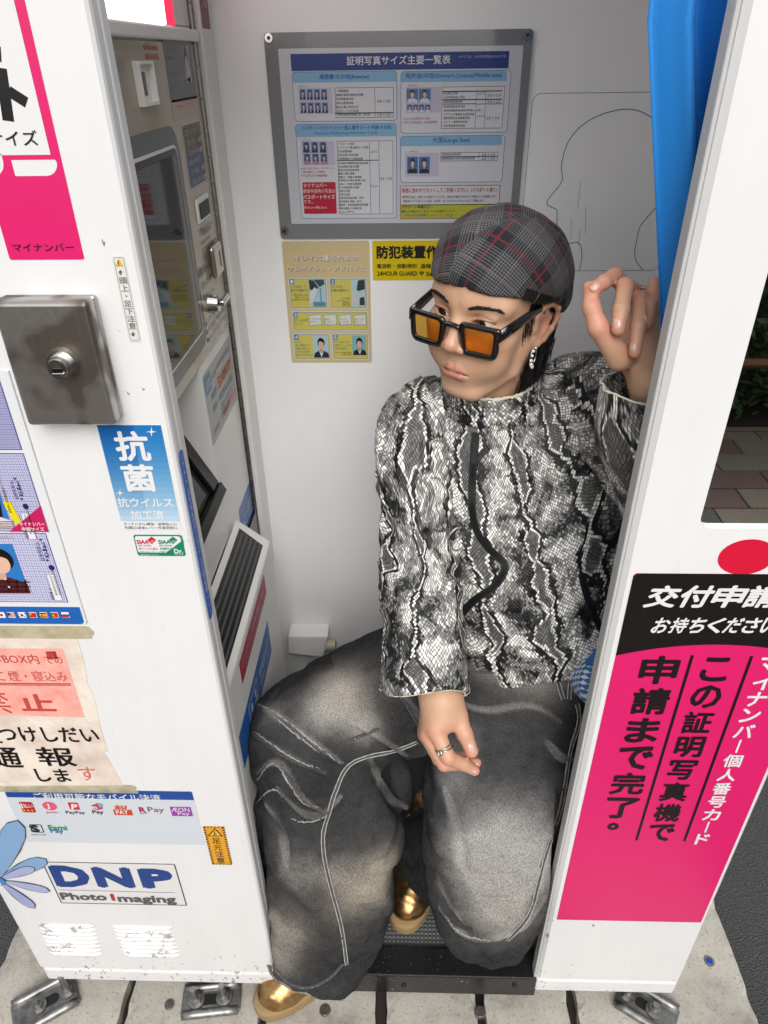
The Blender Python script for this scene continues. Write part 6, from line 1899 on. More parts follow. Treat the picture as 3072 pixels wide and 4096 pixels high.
blend(np.clip(blm - 0.12, 0, 1) * 0.55, (0.44, 0.205, 0.13)); blend(np.clip(-blm - 0.15, 0, 1) * 0.45, (0.62, 0.41, 0.28))
wet[:nh] = np.maximum(wet[:nh], 0.55 * gauss(VH, (0, 0.10, -0.03), (.014, .014, .016)) + 0.45 * gauss(VH, (0, 0.08, 0.04), (.03, .02, .022)) + 0.35 * gauss(Q, (0.042, 0.066, -0.018), (.016, .016, .012)))
# red knuckles and fingertips
for Hd, o0, n0 in ((RH, nh, nr), (LH, nh + nr, nl2)):
    Vh = VB[o0:o0 + n0]; T_ = tint[o0:o0 + n0]
    for k in ('thumb', 'index', 'middle', 'ring', 'little'):
        for j, s_ in ((1, 0.75), (2, 0.6), (len(Hd[k]) - 1, 0.8)):
            blend(s_ * gauss(Vh, Hd[k][j][0], (0.016,) * 3), (0.62, 0.235, 0.165))
        for j in range(1, len(Hd[k]) - 1):
            a_, b_2 = Hd[k][j][0], Hd[k][j + 1][0]; ax_ = (b_2 - a_) / np.linalg.norm(b_2 - a_)
            sa_ = (Vh - a_) @ ax_; near_ = gauss(Vh, a_, (0.013,) * 3)
            blend(0.40 * near_ * sum(np.exp(-((sa_ - q_) / 0.0010) ** 2) for q_ in (-0.0034, 0.0, 0.0034)), (0.30, 0.12, 0.08))
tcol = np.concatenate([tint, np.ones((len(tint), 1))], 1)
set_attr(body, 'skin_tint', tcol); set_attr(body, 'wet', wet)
print('body', len(VB), time.time() - T0)

# fingernails: thin curved plates set on the fingertips
M_NAIL, _nt, _b = newmat('fingernail')
_b.inputs['Base Color'].default_value = (0.60, 0.36, 0.30, 1); _b.inputs['Roughness'].default_value = 0.22; _b.inputs['Coat Weight'].default_value = 0.3
bvR, bvL = bvh_of(VR, FR_), bvh_of(VL_, FL_)
def nail(bv, px, py, ax, ay, L, W):
    h = cast(bv, px, py)
    if h is None: return
    p, n_ = h
    d = (at(px + ax * 8, py + ay * 8, (p - CAM) @ FW) - p); d -= n_ * (d @ n_); d /= np.linalg.norm(d)
    s_ = np.cross(n_, d)
    V, F = sphere((0, 0, 0), 1.0, 20, 12)
    x, y = V[:, 0], V[:, 1]
    y = np.sign(y) * np.abs(y) ** 0.8
    Vw = p + np.outer(y * L, d) + np.outer(x * W, s_) + np.outer(V[:, 2] * 0.0011 + 0.0006 - 0.0022 * x * x - 0.0012 * y * y, n_)
    mk('fingernail', Vw, F, M_NAIL, body, None, True)
for (x, y, ax, ay, L, W) in ((538, 196, -.75, .65, .0062, .0052), (684, 436, -.1, 1, .0072, .0058), (786, 588, -.1, 1, .0068, .0052), (868, 412, -.2, 1, .0062, .0046)):
    nail(bvL, *zl(x, y), ax, ay, L, W)
for (x, y, ax, ay, L, W) in ((1190, 1430, .45, .9, .0085, .0066), (1285, 1690, 1, .15, .0045, .0040), (1245, 1815, 1, .2, .0045, .0032)):
    nail(bvR, *zr(x, y), ax, ay, L, W)

# eyes
def eye_mat():
    m, nt, b = newmat('eyeball'); g = N(nt)
    a = g.n('Attribute', attribute_name='gaze')
    c = g.ramp(a.outputs['Fac'], [(0.0, (0.004, 0.004, 0.004)), (0.16, (0.004, 0.004, 0.004)), (0.19, (0.022, 0.012, 0.008)), (0.42, (0.016, 0.009, 0.006)), (0.47, (0.02, 0.012, 0.01)), (0.52, (0.62, 0.56, 0.53)), (1.0, (0.60, 0.50, 0.47))])
    g.l(c, b.inputs['Base Color']); b.inputs['Roughness'].default_value = 0.06; b.inputs['Coat Weight'].default_value = 0.5
    return m
M_EYE = eye_mat()
gaze = np.array([0.16, 1.0, -0.20]); gaze /= np.linalg.norm(gaze)
for sx in (-1, 1):
    c = EYE * [sx, 1, 1]
    V, F = sphere((0, 0, 0), ER, 40, 28)
    o = mk('eyeball', h2w(V + c), F, M_EYE, person, None, True)
    set_attr(o, 'gaze', np.arccos(np.clip((V / ER) @ gaze, -1, 1)) / 1.2)
# hair-like strands helper
def strands(name, roots, dirs, lens, r, mat, parent, curl=0.0, grav=None, seg=4, frame=None):
    MBs = []; Fs = []; n = 0
    for p, d, L in zip(roots, dirs, lens):
        pts = [np.asarray(p, float)]; d = np.asarray(d, float) / np.linalg.norm(d)
        for k in range(seg):
            d = d + (0 if grav is None else np.asarray(grav)) + rng.normal(0, curl, 3); d /= np.linalg.norm(d)
            pts.append(pts[-1] + d * L / seg)
        V, F = tube(pts, np.linspace(r, r * 0.25, seg + 1), 3)
        MBs.append(V); Fs += [[i + n for i in f] for f in F]; n += len(V)
    o = mk(name, np.concatenate(MBs), Fs, mat, parent, None, True)
    o['kind'] = 'stuff'
    return o
M_HAIR, _nt, _b = newmat('black_hair')
_b.inputs['Base Color'].default_value = (0.010, 0.009, 0.009, 1); _b.inputs['Roughness'].default_value = 0.38
bvH = bvh_of(VHw, FH)
def on_head(p):
    w = h2w(np.asarray(p, float).reshape(1, 3))[0]
    h = bvH.find_nearest(Vector(w))
    return np.array(h[0]), np.array(h[1])
for sx in (-1, 1):
    rt, dr, ln = [], [], []
    for i in range(300):
        t = rng.uniform(0, 1); v = rng.uniform(-1, 1)
        thick = 0.0050 * (1 - 0.6 * t) * (0.6 + 0.4 * min(1, t * 6))
        x = 0.013 + 0.036 * t; z = 0.0175 + 0.0065 * sin(t * 2.3) - 0.001 * t + v * thick
        p, n_ = on_head((sx * x, 0.085 - 0.022 * t * t, z))
        d = HR @ np.array([sx * (0.75 + 0.4 * t), -0.25 * t, 0.55 * (1 - t) - 0.35 * t - v * 0.45]) + n_ * 0.18
        rt.append(p - n_ * 0.0004); dr.append(d); ln.append(rng.uniform(0.005, 0.010))
    strands('eyebrow', rt, dr, ln, 0.00030, M_HAIR, person, 0.06, None, 2)
    rt, dr, ln = [], [], []
    for i in range(34):
        u = -0.9 + 1.8 * i / 33
        p = EYE * [sx, 1, 1] + np.array([sx * u * 0.0152, 0, 0])
        zz = -0.0005 + 0.10 * u * 0.0152 + 0.0054 * max(0, 1 - u * u) ** 0.65
        yy = sqrt(max(1e-9, (ER + .0012) ** 2 - (u * 0.0152) ** 2 - zz ** 2))
        rt.append(h2w([[p[0], EYE[1] + yy, zz]])[0]); dr.append(HR @ np.array([sx * u * 0.6, 1.0, -0.15])); ln.append(rng.uniform(0.004, 0.0065))
    strands('eyelash', rt, dr, ln, 0.00022, M_HAIR, person, 0.02, HR @ np.array([0, 0, .25]), 3)
# hair mass under the cap and at the nape, with strands over it
def hair_f(P):
    S = np.abs(P[:, 0]); Q = np.stack([S, P[:, 1], P[:, 2]], 1)
    d = s_ell(P, (0, -0.014, 0.025), (0.076, 0.090, 0.075))
    d = smin(d, s_ell(P, (0, -0.052, -0.035), (0.066, 0.050, 0.060)), 0.03)
    d = smin(d, s_cone(Q, (0.046, -0.048, -0.03), (0.050, -0.034, -0.100), 0.026, 0.012), 0.02)
    cut = s_ell(P, (0, 0.085, -0.02), (0.088, 0.092, 0.110))                  # keep face free
    d = smax(d, -cut, 0.006)
    d = smax(d, -s_ell(Q, (0.080, -0.008, -0.018), (0.022, 0.024, 0.034)), 0.006)   # keep ear free
    return d + 0.0015 * pnoise(P * [220, 220, 40])
VHa, FHa = extract(hair_f, (-0.11, -0.14, -0.15), (0.11, 0.12, 0.14), 0.003)
hair = mk('hair', h2w(VHa), FHa, M_HAIR, person, None, True)
rt, dr, ln = [], [], []
for i in range(1100):
    sx = -1 if i % 8 else 1
    a = rng.uniform(0, 1)
    p = np.array([sx * rng.uniform(0.040, 0.070), -0.030 - 0.050 * a, rng.uniform(-0.070, 0.0)])
    rt.append(h2w([p])[0]); dr.append(HR @ np.array([sx * rng.uniform(-.15, .12), rng.uniform(0.05, 0.42), -1.0])); ln.append(rng.uniform(0.045, 0.085))
strands('hair_strand', rt, dr, ln, 0.0008, M_HAIR, hair, 0.035, None, 4)
rt, dr, ln = [], [], []
for i in range(240):
    sx = -1 if i % 3 else 1
    t = rng.uniform(0, 1)
    p, n_ = on_head((sx * 0.071, 0.012 + rng.uniform(-.008, .010) + 0.004 * t, 0.030 - 0.052 * t))
    rt.append(p - n_ * .0003); dr.append(HR @ np.array([0, rng.uniform(-.25, .2), -1.0]) + n_ * 0.10); ln.append(rng.uniform(0.012, 0.024))
strands('sideburn', rt, dr, ln, 0.00034, M_HAIR, hair, 0.05, None, 3)
# earring: small hoop of pearls on his left ear
hoop_c = np.array([-0.0735, -0.006, -0.058])
hp = [h2w([hoop_c + [-.001 * sin(a), 0.0115 * sin(a) * 0.9, 0.0145 * cos(a)]])[0] for a in np.linspace(0, 2 * pi, 29)[:-1]]
er_ = mk('earring', *tube(hp, 0.0010, 8, True), M_CHROME, person, None, True)
M_PEARL, _nt, _b = newmat('pearl')
_b.inputs['Base Color'].default_value = (0.78, 0.76, 0.72, 1); _b.inputs['Roughness'].default_value = 0.22; _b.inputs['Coat Weight'].default_value = 0.4
for k in range(7):
    a = -0.15 + k * 0.47
    c = h2w([hoop_c + [-.003, 0.0115 * sin(a) * .9, 0.0150 * cos(a)]])[0]
    mk('pearl', *sphere(c, 0.0017 + 0.00018 * k, 14, 10), M_PEARL, er_, None, True)

# ---------------------------------------------------------------- sunglasses, slid down the nose (rest on the face: a thing of their own)
GR = np.array([[-0.84, -0.5419, -0.0268], [0.5391, -0.8282, -0.1533], [0.0609, -0.1432, 0.9878]])
GT = CAM + (np.array([0.0656, 0.9711, 1.3269]) - CAM) * 0.936 / 0.98975
GS = 0.936 / 0.98975
def g2w(P): return (np.asarray(P, float) * GS) @ GR.T + GT
glasses = thing('sunglasses', GT, 'thick black sunglasses with orange lenses slid low on the nose', 'sunglasses')
M_ACET, _nt, _b = newmat('black_acetate')
_b.inputs['Base Color'].default_value = (0.006, 0.006, 0.007, 1); _b.inputs['Roughness'].default_value = 0.10; _b.inputs['Coat Weight'].default_value = 0.5
def rim(sx):
    out = [(0.0105, 0.0115), (0.0135, 0.0165), (0.020, 0.0185), (0.062, 0.0185), (0.070, 0.0182), (0.0728, 0.0155), (0.0728, 0.004), (0.0705, 0.000), (0.0700, -0.018), (0.0665, -0.0275), (0.058, -0.0305), (0.026, -0.0300), (0.0185, -0.0275), (0.0150, -0.018), (0.0112, -0.002), (0.0098, 0.004)]
    inn = rrect2(0.0192, -0.0222, 0.0632, 0.0112, 0.0055, 4)
    inn = [(x + (0.0 if z > 0 else 0.0030 * (1 - (x - .018) / .046) - 0.001 * ((x - .018) / .046)), z) for x, z in inn]
    O = spline([(x, 0, z) for x, z in out], 80, True)[:, [0, 2]]; I = spline([(x, 0, z) for x, z in inn], 80, True)[:, [0, 2]]
    c = np.array([0.041, -0.005])
    def byang(Pp):
        a = np.arctan2(Pp[:, 1] - c[1], (Pp[:, 0] - c[0]) * 0.8); o = np.argsort(a); a, Pp = a[o], Pp[o]
        t = np.linspace(-pi, pi, 96, endpoint=False)
        return np.stack([np.interp(t, a, Pp[:, k], period=2 * pi) for k in (0, 1)], 1)
    return byang(O), byang(I)
def curve_y(x): return -0.9 * x * x           # slight wrap of the front
for sx in (1, -1):
    O, I = rim(sx); n = len(O)
    bm = bmesh.new(); rings = []
    for Pp, y in ((O, -0.0022), (O * 0 + O + (I - O) * 0.10, 0.0022), (I + (O - I) * 0.12, 0.0022), (I, 0.0012), (I, -0.0018)):
        rings.append([bm.verts.new(g2w([[sx * p[0], y + curve_y(p[0]), p[1]]])[0]) for p in Pp])
    m_ = len(rings)
    for a in range(m_):
        A_, B_ = rings[a], rings[(a + 1) % m_]
        for i in range(n): bm.faces.new([A_[i], A_[(i + 1) % n], B_[(i + 1) % n], B_[i]])
    bmesh.ops.recalc_face_normals(bm, faces=list(bm.faces))
    rm = mk('rim', *bm_arrays(bm), M_ACET, glasses, None, False)
    for p in rm.data.polygons: p.use_smooth = True
    Il = I + (O - I) * 0.15
    V = [g2w([[sx * p[0], curve_y(p[0]) - 0.0004, p[1]]])[0] for p in Il]
    M_LENS = bpy.data.materials.get('orange_lens')
    if M_LENS is None:
        M_LENS = bpy.data.materials.new('orange_lens'); M_LENS.use_nodes = True
        nt = M_LENS.node_tree; nt.nodes.remove(nt.nodes['Principled BSDF']); g = N(nt)
        tr = g.n('BsdfTransparent'); tr.inputs[0].default_value = (0.98, 0.62, 0.13, 1)
        gl = g.n('BsdfGlossy'); gl.inputs['Roughness'].default_value = 0.02; gl.inputs[0].default_value = (1, 0.9, 0.75, 1)
        df = g.n('BsdfTranslucent'); df.inputs[0].default_value = (0.95, 0.46, 0.05, 1)
        mx0 = g.n('MixShader'); mx0.inputs[0].default_value = 0.18; g.l(tr.outputs[0], mx0.inputs[1]); g.l(df.outputs[0], mx0.inputs[2])
        mx = g.n('MixShader'); mx.inputs[0].default_value = 0.07; g.l(mx0.outputs[0], mx.inputs[1]); g.l(gl.outputs[0], mx.inputs[2])
        g.l(mx.outputs[0], nt.nodes['Material Output'].inputs[0])
    mk('lens', V, [list(range(len(V)))], M_LENS, glasses)
    # temple arm from hinge to above the ear
    hx = 0.0715
    a0 = g2w([[sx * hx, -0.004 + curve_y(hx), 0.0085]])[0]
    e1 = h2w([[sx * 0.0765, 0.004, 0.014]])[0] + (0 if sx < 0 else 0)
    e2 = h2w([[sx * 0.0770, -0.034, -0.006]])[0]
    bm = bmesh.new(); rings = []
    up = HR[:, 2]; side = HR[:, 0] * sx
    for c, hh, ww in ((a0 + (a0 - e1) / np.linalg.norm(a0 - e1) * 0.004, .0085, .0022), (a0 * .7 + e1 * .3, .0080, .0020), (a0 * .3 + e1 * .7, .0070, .0019), (e1, .0050, .0018), (e2, .0035, .0018)):
        rings.append([bm.verts.new(c + up * s1 * hh + side * s2 * ww) for s1, s2 in ((1, 1), (1, -1), (-1, -1), (-1, 1))])
    for A_, B_ in zip(rings[:-1], rings[1:]):
        for i in range(4): bm.faces.new([A_[i], A_[(i + 1) % 4], B_[(i + 1) % 4], B_[i]])
    bm.faces.new(rings[0]); bm.faces.new(rings[-1])
    bmesh.ops.recalc_face_normals(bm, faces=list(bm.faces))
    bmesh.ops.bevel(bm, geom=list(bm.edges), offset=0.0008, segments=2, affect='EDGES')
    mk('temple', *bm_arrays(bm), M_ACET, glasses, None, True)
V_, F_ = tube([g2w([[x, 0.0005 - 4 * x * x * 0, 0.0085 + 0.004 * (1 - (x / .0125) ** 2) * 0.5]])[0] for x in np.linspace(-.0125, .0125, 9)], 0.0036, 10)
mk('bridge', V_, F_, M_ACET, glasses, None, True)

# ---------------------------------------------------------------- plaid cap
EDGE_Y = np.array([-0.135, -0.105, -0.075, -0.045, -0.01, 0.03, 0.07, 0.11]); EDGE_Z = np.array([-0.052, -0.046, -0.022, 0.008, 0.026, 0.033, 0.040, 0.048])
def cap_f(P):
    d = s_ell(P, (0.0, -0.010, 0.048), (0.089, 0.101, 0.079))
    d = smin(d, s_ell(P, (0.0, -0.050, 0.020), (0.088, 0.072, 0.076)), 0.025)
    pl = (np.interp(P[:, 1], EDGE_Y, EDGE_Z) - P[:, 2]) * 0.8
    d = smax(d, pl, 0.004)
    n1 = pnoise(P * [17, 17, 24] + 3.1); n2 = pnoise(P * 52 + 9)
    d = d - 0.0040 * n1 - 0.0012 * n2
    se2 = np.abs(P[:, 0] * 0.9 - (P[:, 1] + 0.045) * 0.5 + 0.052)
    se3 = np.abs(P[:, 0] * 0.95 + (P[:, 1] + 0.02) * 0.35 - 0.030)
    d = d + 0.0026 * np.exp(-(np.minimum(se2, 1) / 0.0026) ** 2) + 0.0022 * np.exp(-(np.minimum(se3, 1) / 0.0026) ** 2)
    inner = s_ell(P, (0.0, -0.012, 0.040), (0.080, 0.096, 0.070))
    inner = np.minimum(inner, s_ell(P, (0, -.020, -0.01), (0.078, 0.094, 0.075)))
    return smax(d, -inner, 0.003)
VC, FC = extract(cap_f, (-0.125, -0.165, -0.09), (0.125, 0.125, 0.165), 0.0024)
VC = relax(VC, FC, 1, 0.4)
def plaid_mat():
    m, nt, b = newmat('plaid_wool'); g = N(nt)
    a = g.n('Attribute', attribute_name='cloth'); sx = g.n('SeparateXYZ'); g.l(a.outputs['Vector'], sx.inputs[0])
    u, v = sx.outputs[0], sx.outputs[1]
    P_ = 0.074
    def fr(x, per, off=0.0): return g.math('FRACT', g.math('ADD', g.math('DIVIDE', x, per), off + 20.0))
    def band(f, lo, hi):
        return g.math('MULTIPLY', g.math('GREATER_THAN', f, lo), g.math('LESS_THAN', f, hi))
    fu, fv = fr(u, P_), fr(v, P_)
    # glen check: dense blocks of fine light/dark pinstripes, crossed
    t = 0.0036
    su = g.math('GREATER_THAN', fr(u, t), 0.5); sv_ = g.math('GREATER_THAN', fr(v, t), 0.5)
    bu, bv = band(fu, 0.04, 0.70), band(fv, 0.04, 0.70)
    s2u, s2v = g.math('GREATER_THAN', fr(u, t * 2), 0.5), g.math('GREATER_THAN', fr(v, t * 2), 0.5)
    tw = g.math('GREATER_THAN', fr(g.math('ADD', u, v), 0.0019), 0.5)
    warp = g.math('ADD', g.math('MULTIPLY', bu, su), g.math('MULTIPLY', g.math('SUBTRACT', 1.0, bu), g.math('MULTIPLY', s2u, 0.25)))
    weft = g.math('ADD', g.math('MULTIPLY', bv, sv_), g.math('MULTIPLY', g.math('SUBTRACT', 1.0, bv), g.math('MULTIPLY', s2v, 0.25)))
    val = g.math('ADD', g.math('MULTIPLY', warp, tw), g.math('MULTIPLY', weft, g.math('SUBTRACT', 1.0, tw)))
    nz = g.noise(a.outputs['Vector'], 900, 2, 0.6)
    val = g.math('MULTIPLY', val, g.math('ADD', 0.55, g.math('MULTIPLY', nz.outputs[0], 0.9)))
    c = g.ramp(val, [(0.0, (0.006, 0.006, 0.008)), (0.4, (0.016, 0.016, 0.019)), (1.0, (0.125, 0.125, 0.136))])
    red = g.math('MAXIMUM', band(fu, 0.82, 0.852), band(fv, 0.82, 0.852))
    red = g.math('MULTIPLY', red, g.math('ADD', 0.45, g.math('MULTIPLY', tw, 0.5)))
    c = g.mix(red, c, (0.17, 0.010, 0.025))
    tan = g.math('MAXIMUM', band(fu, 0.325, 0.347), band(fv, 0.325, 0.347))
    c = g.mix(g.math('MULTIPLY', tan, g.math('MULTIPLY', tw, 0.85)), c, (0.22, 0.15, 0.10))
    g.l(c, b.inputs['Base Color']); b.inputs['Roughness'].default_value = 0.95; b.inputs['Sheen Weight'].default_value = 0.03
    g.bump(g.math('ADD', nz.outputs[0], g.math('MULTIPLY', val, 0.6)), 0.5, 0.0012, b)
    return m
M_PLAID = plaid_mat()
cap = thing('cap', h2w([[0, 0, 0.05]])[0], 'grey plaid cap with red lines worn backwards on his head', 'cap')
capo = mk('crown', h2w(VC), FC, M_PLAID, cap, None, True)
# cloth coordinates: panels seen as flattened pieces, rotated 45 degrees
ax_f = np.array([-0.55, 0.45, 0.70]); ax_f /= np.linalg.norm(ax_f)
e_u = np.cross([0, 0, 1.0], ax_f); e_u /= np.linalg.norm(e_u); e_v = np.cross(ax_f, e_u)
Pc = VC - [0, -0.02, 0.03]
rad = np.linalg.norm(Pc, axis=1); ang = np.arccos(np.clip(Pc @ ax_f / rad, -1, 1))
uu, vv = Pc @ e_u, Pc @ e_v; hyp = np.hypot(uu, vv) + 1e-9
uu, vv = uu / hyp * ang * 0.105, vv / hyp * ang * 0.105
side_panel = (VC[:, 0] * 0.9 - (VC[:, 1] + 0.045) * 0.5 + 0.052) < 0
ca, sa = cos(radians(19)), sin(radians(19))
cu, cv = uu * ca - vv * sa, uu * sa + vv * ca
cu2, cv2 = uu * cos(radians(44)) - vv * sin(radians(44)) + 0.021, uu * sin(radians(44)) + vv * cos(radians(44)) + 0.013
set_attr(capo, 'cloth', np.stack([np.where(side_panel, cu2, cu + .018), np.where(side_panel, cv2, cv + .006), np.zeros(len(VC))], 1))
bvC = bvh_of(h2w(VC), FC)
# black strap with a small metal slider across the side
def on_cap(px, py):
    r = cast(bvC, px, py)
    return (None if r is None else r[0] + r[1] * 0.0015), (None if r is None else r[1])
def ribbon(pts, nrm, w, th, mat, name, parent):
    pts = np.asarray(pts); T = np.gradient(pts, axis=0); T /= np.linalg.norm(T, axis=1, keepdims=True)
    nrm = np.asarray(nrm); Bn = np.cross(T, nrm); Bn /= np.linalg.norm(Bn, axis=1, keepdims=True)
    w = np.full(len(pts), w) if np.isscalar(w) else np.asarray(w)
    V = []; F = []
    for i in range(len(pts)):
        for a, b in ((-1, 0), (-1, 1), (1, 1), (1, 0)): V.append(pts[i] + Bn[i] * a * w[i] / 2 + nrm[i] * b * th)
    for i in range(len(pts) - 1):
        for k in range(4): F.append([4 * i + k, 4 * i + (k + 1) % 4, 4 * i + 4 + (k + 1) % 4, 4 * i + 4 + k])
    F += [[0, 1, 2, 3], [4 * len(pts) - 4 + k for k in (3, 2, 1, 0)]]
    return mk(name, V, F, mat, parent)
sp_, sn_ = [], []
for (px, py) in ((1132, 634), (1144, 637), (1156, 640), (1170, 644), (1184, 646), (1198, 647), (1210, 646), (1220, 642)):
    a, n_ = on_cap(px, py)
    if a is not None: sp_.append(a); sn_.append(n_)
if len(sp_) > 3:
    st_ = ribbon(sp_, sn_, 0.015, 0.002, flat('#17161a', 0.5), 'strap', cap)
    k = 2
    T = sp_[k + 1] - sp_[k]; T /= np.linalg.norm(T); B_ = np.cross(T, sn_[k])
    mk('buckle', *tube([sp_[k] + sn_[k] * .003 - B_ * .0075, sp_[k] + sn_[k] * .0035, sp_[k] + sn_[k] * .003 + B_ * .0075], 0.0007, 8), flat('#c9a86a', 0.25, 1.0), st_)
# ---------------------------------------------------------------- snakeskin jacket
def pw(l): return [at(x, y, w) for x, y, w, *_ in l]
ACR = SHL - SHR; ACR = ACR / np.linalg.norm(ACR)
TOR = [(1088, 965, 1.155, .135, .075), (1102, 1000, 1.172, .176, .100), (1125, 1090, 1.19, .178, .112), (1150, 1230, 1.225, .168, .115), (1165, 1335, 1.255, .174, .126), (1172, 1392, 1.27, .158, .116)]
tf = TubeField(pw(TOR), [t[3] for t in TOR], [t[4] for t in TOR], ACR)
RS = [(1000, 900, 1.165, .052), (940, 900, 1.15, .060), (906, 930, 1.142, .062), (897, 985, 1.14, .062), (908, 1100, 1.145, .057), (905, 1210, 1.14, .058), (912, 1310, 1.115, .058), (918, 1410, 1.09, .059), (917, 1492, 1.075, .061)]
rs = TubeField(pw(RS), [t[3] for t in RS], [t[3] for t in RS], RT)
LU = [(1180, 880, 1.16, .055), (1262, 858, 1.135, .066), (1325, 890, 1.09, .070), (1400, 1000, 1.03, .068), (1440, 1060, .99, .064)]
lu = TubeField(pw(LU), [t[3] for t in LU], [t[3] for t in LU], UP)
LF = [(1446, 1060, .975, .064), (1425, 1000, .945, .064), (1395, 925, .905, .060), (1396, 832, .864, .053)]
lf = TubeField(pw(LF), [t[3] for t in LF], [t[3] for t in LF], RT)
cuffR, cuffL = rs.C[-1], lf.C[-1]
def folds(S, TH, seed, amp=0.006):
    a = pnoise(np.stack([S * 17 + TH * 0.9, TH * 1.3 + S * 3, np.full(len(S), seed)], 1))
    b = pnoise(np.stack([S * 38 - TH * 1.2, TH * 1.7, np.full(len(S), seed + 7.3)], 1))
    return amp * ((0.45 - np.abs(a)) * 1.1 + 0.45 * (0.4 - np.abs(b)))
NC = h2w([[0.004, -0.033, -0.122]])[0]          # where the neck passes through the collar
CC0, CC1 = np.array([NC[0] + .004, NC[1] + .012, NC[2] - 0.085]), np.array([NC[0], NC[1], NC[2] + 0.012])
def collar_cut(P): return P[:, 2] - (NC[2] + 0.002 + 0.16 * (P[:, 1] - NC[1]) + 0.02 * (P[:, 0] - NC[0]))
def collar_f(P):
    d = s_cone(P, CC0, CC1, 0.088, 0.0735) - 0.0020 * pnoise(P * 34)
    d = smax(d, -s_cone(P, CC0 - [0, 0, .05], CC1 + [0, 0, .05], 0.088, 0.0655), 0.002)
    d = smax(d, collar_cut(P), 0.002)
    return smax(d, (NC[2] - 0.050 + 0.10 * (P[:, 1] - NC[1])) - P[:, 2], 0.002)
YKL0, YKL1 = at(1180, 872, 1.145), at(1290, 842, 1.125)
YKR0, YKR1 = at(985, 915, 1.145), at(915, 905, 1.14)
DRG = np.stack([(RT * .5 - UP * .85), (RT * .85 + UP * .5), FW], 1)
def body_j(P, full=False):
    d, S, TH = tf(P, True)
    d = d - folds(S * 0.7, TH * 1.4, 1.5, 0.010) - 0.005 * pnoise(P * 11) - 0.0035 * (0.3 - np.abs(pnoise(P @ DRG * [10, 34, 34] + 4.0)))
    d = smin(d, s_cone(P, YKL0, YKL1, .056, .058), .04); d = smin(d, s_cone(P, YKR0, YKR1, .046, .046), .04)
    d = smin(d, s_cone(P, CC0 - [0, 0, .02], CC0 + [0, 0, 0.035], 0.088, 0.080), 0.03)
    d = smax(d, -s_cone(P, CC0 + [0, 0, .035], CC1 + [0, 0, .08], 0.068, 0.066), 0.003)
    # blousing above the hem
    hq_ = (P - tf.C[-1]) @ tf.T[-1]
    d = d - 0.0035 * np.sin(TH * 13 + 2.5 * pnoise(P * 14)) * np.exp(-((hq_ + 0.03) / 0.05) ** 2)
    # open hem
    hz = (P - tf.C[-1]) @ tf.T[-1]
    d = smax(d, hz - 0.012 + 0.006 * np.sin(TH * 5), 0.004)
    d = smax(d, -np.maximum(tf(P, grow=-0.007), -(hz + 0.05)), 0.003)
    return (d, S, TH) if full else d
def sleeve(field, seed, end, cut=0.004, amp=0.0145):
    def f(P, full=False):
        d, S, TH = field(P, True)
        d = d - folds(S, TH, seed, amp) - 0.003 * pnoise(P * 14 + seed)
        hz = (P - field.C[-1]) @ field.T[-1]
        if end:
            d = smax(d, hz - cut - 0.006 * np.sin(TH * 2 + seed), 0.003)
            d = smax(d, -np.maximum(field(P, grow=-0.0055), -(hz + 0.075)), 0.003)
        return (d, S, TH) if full else d
    return f
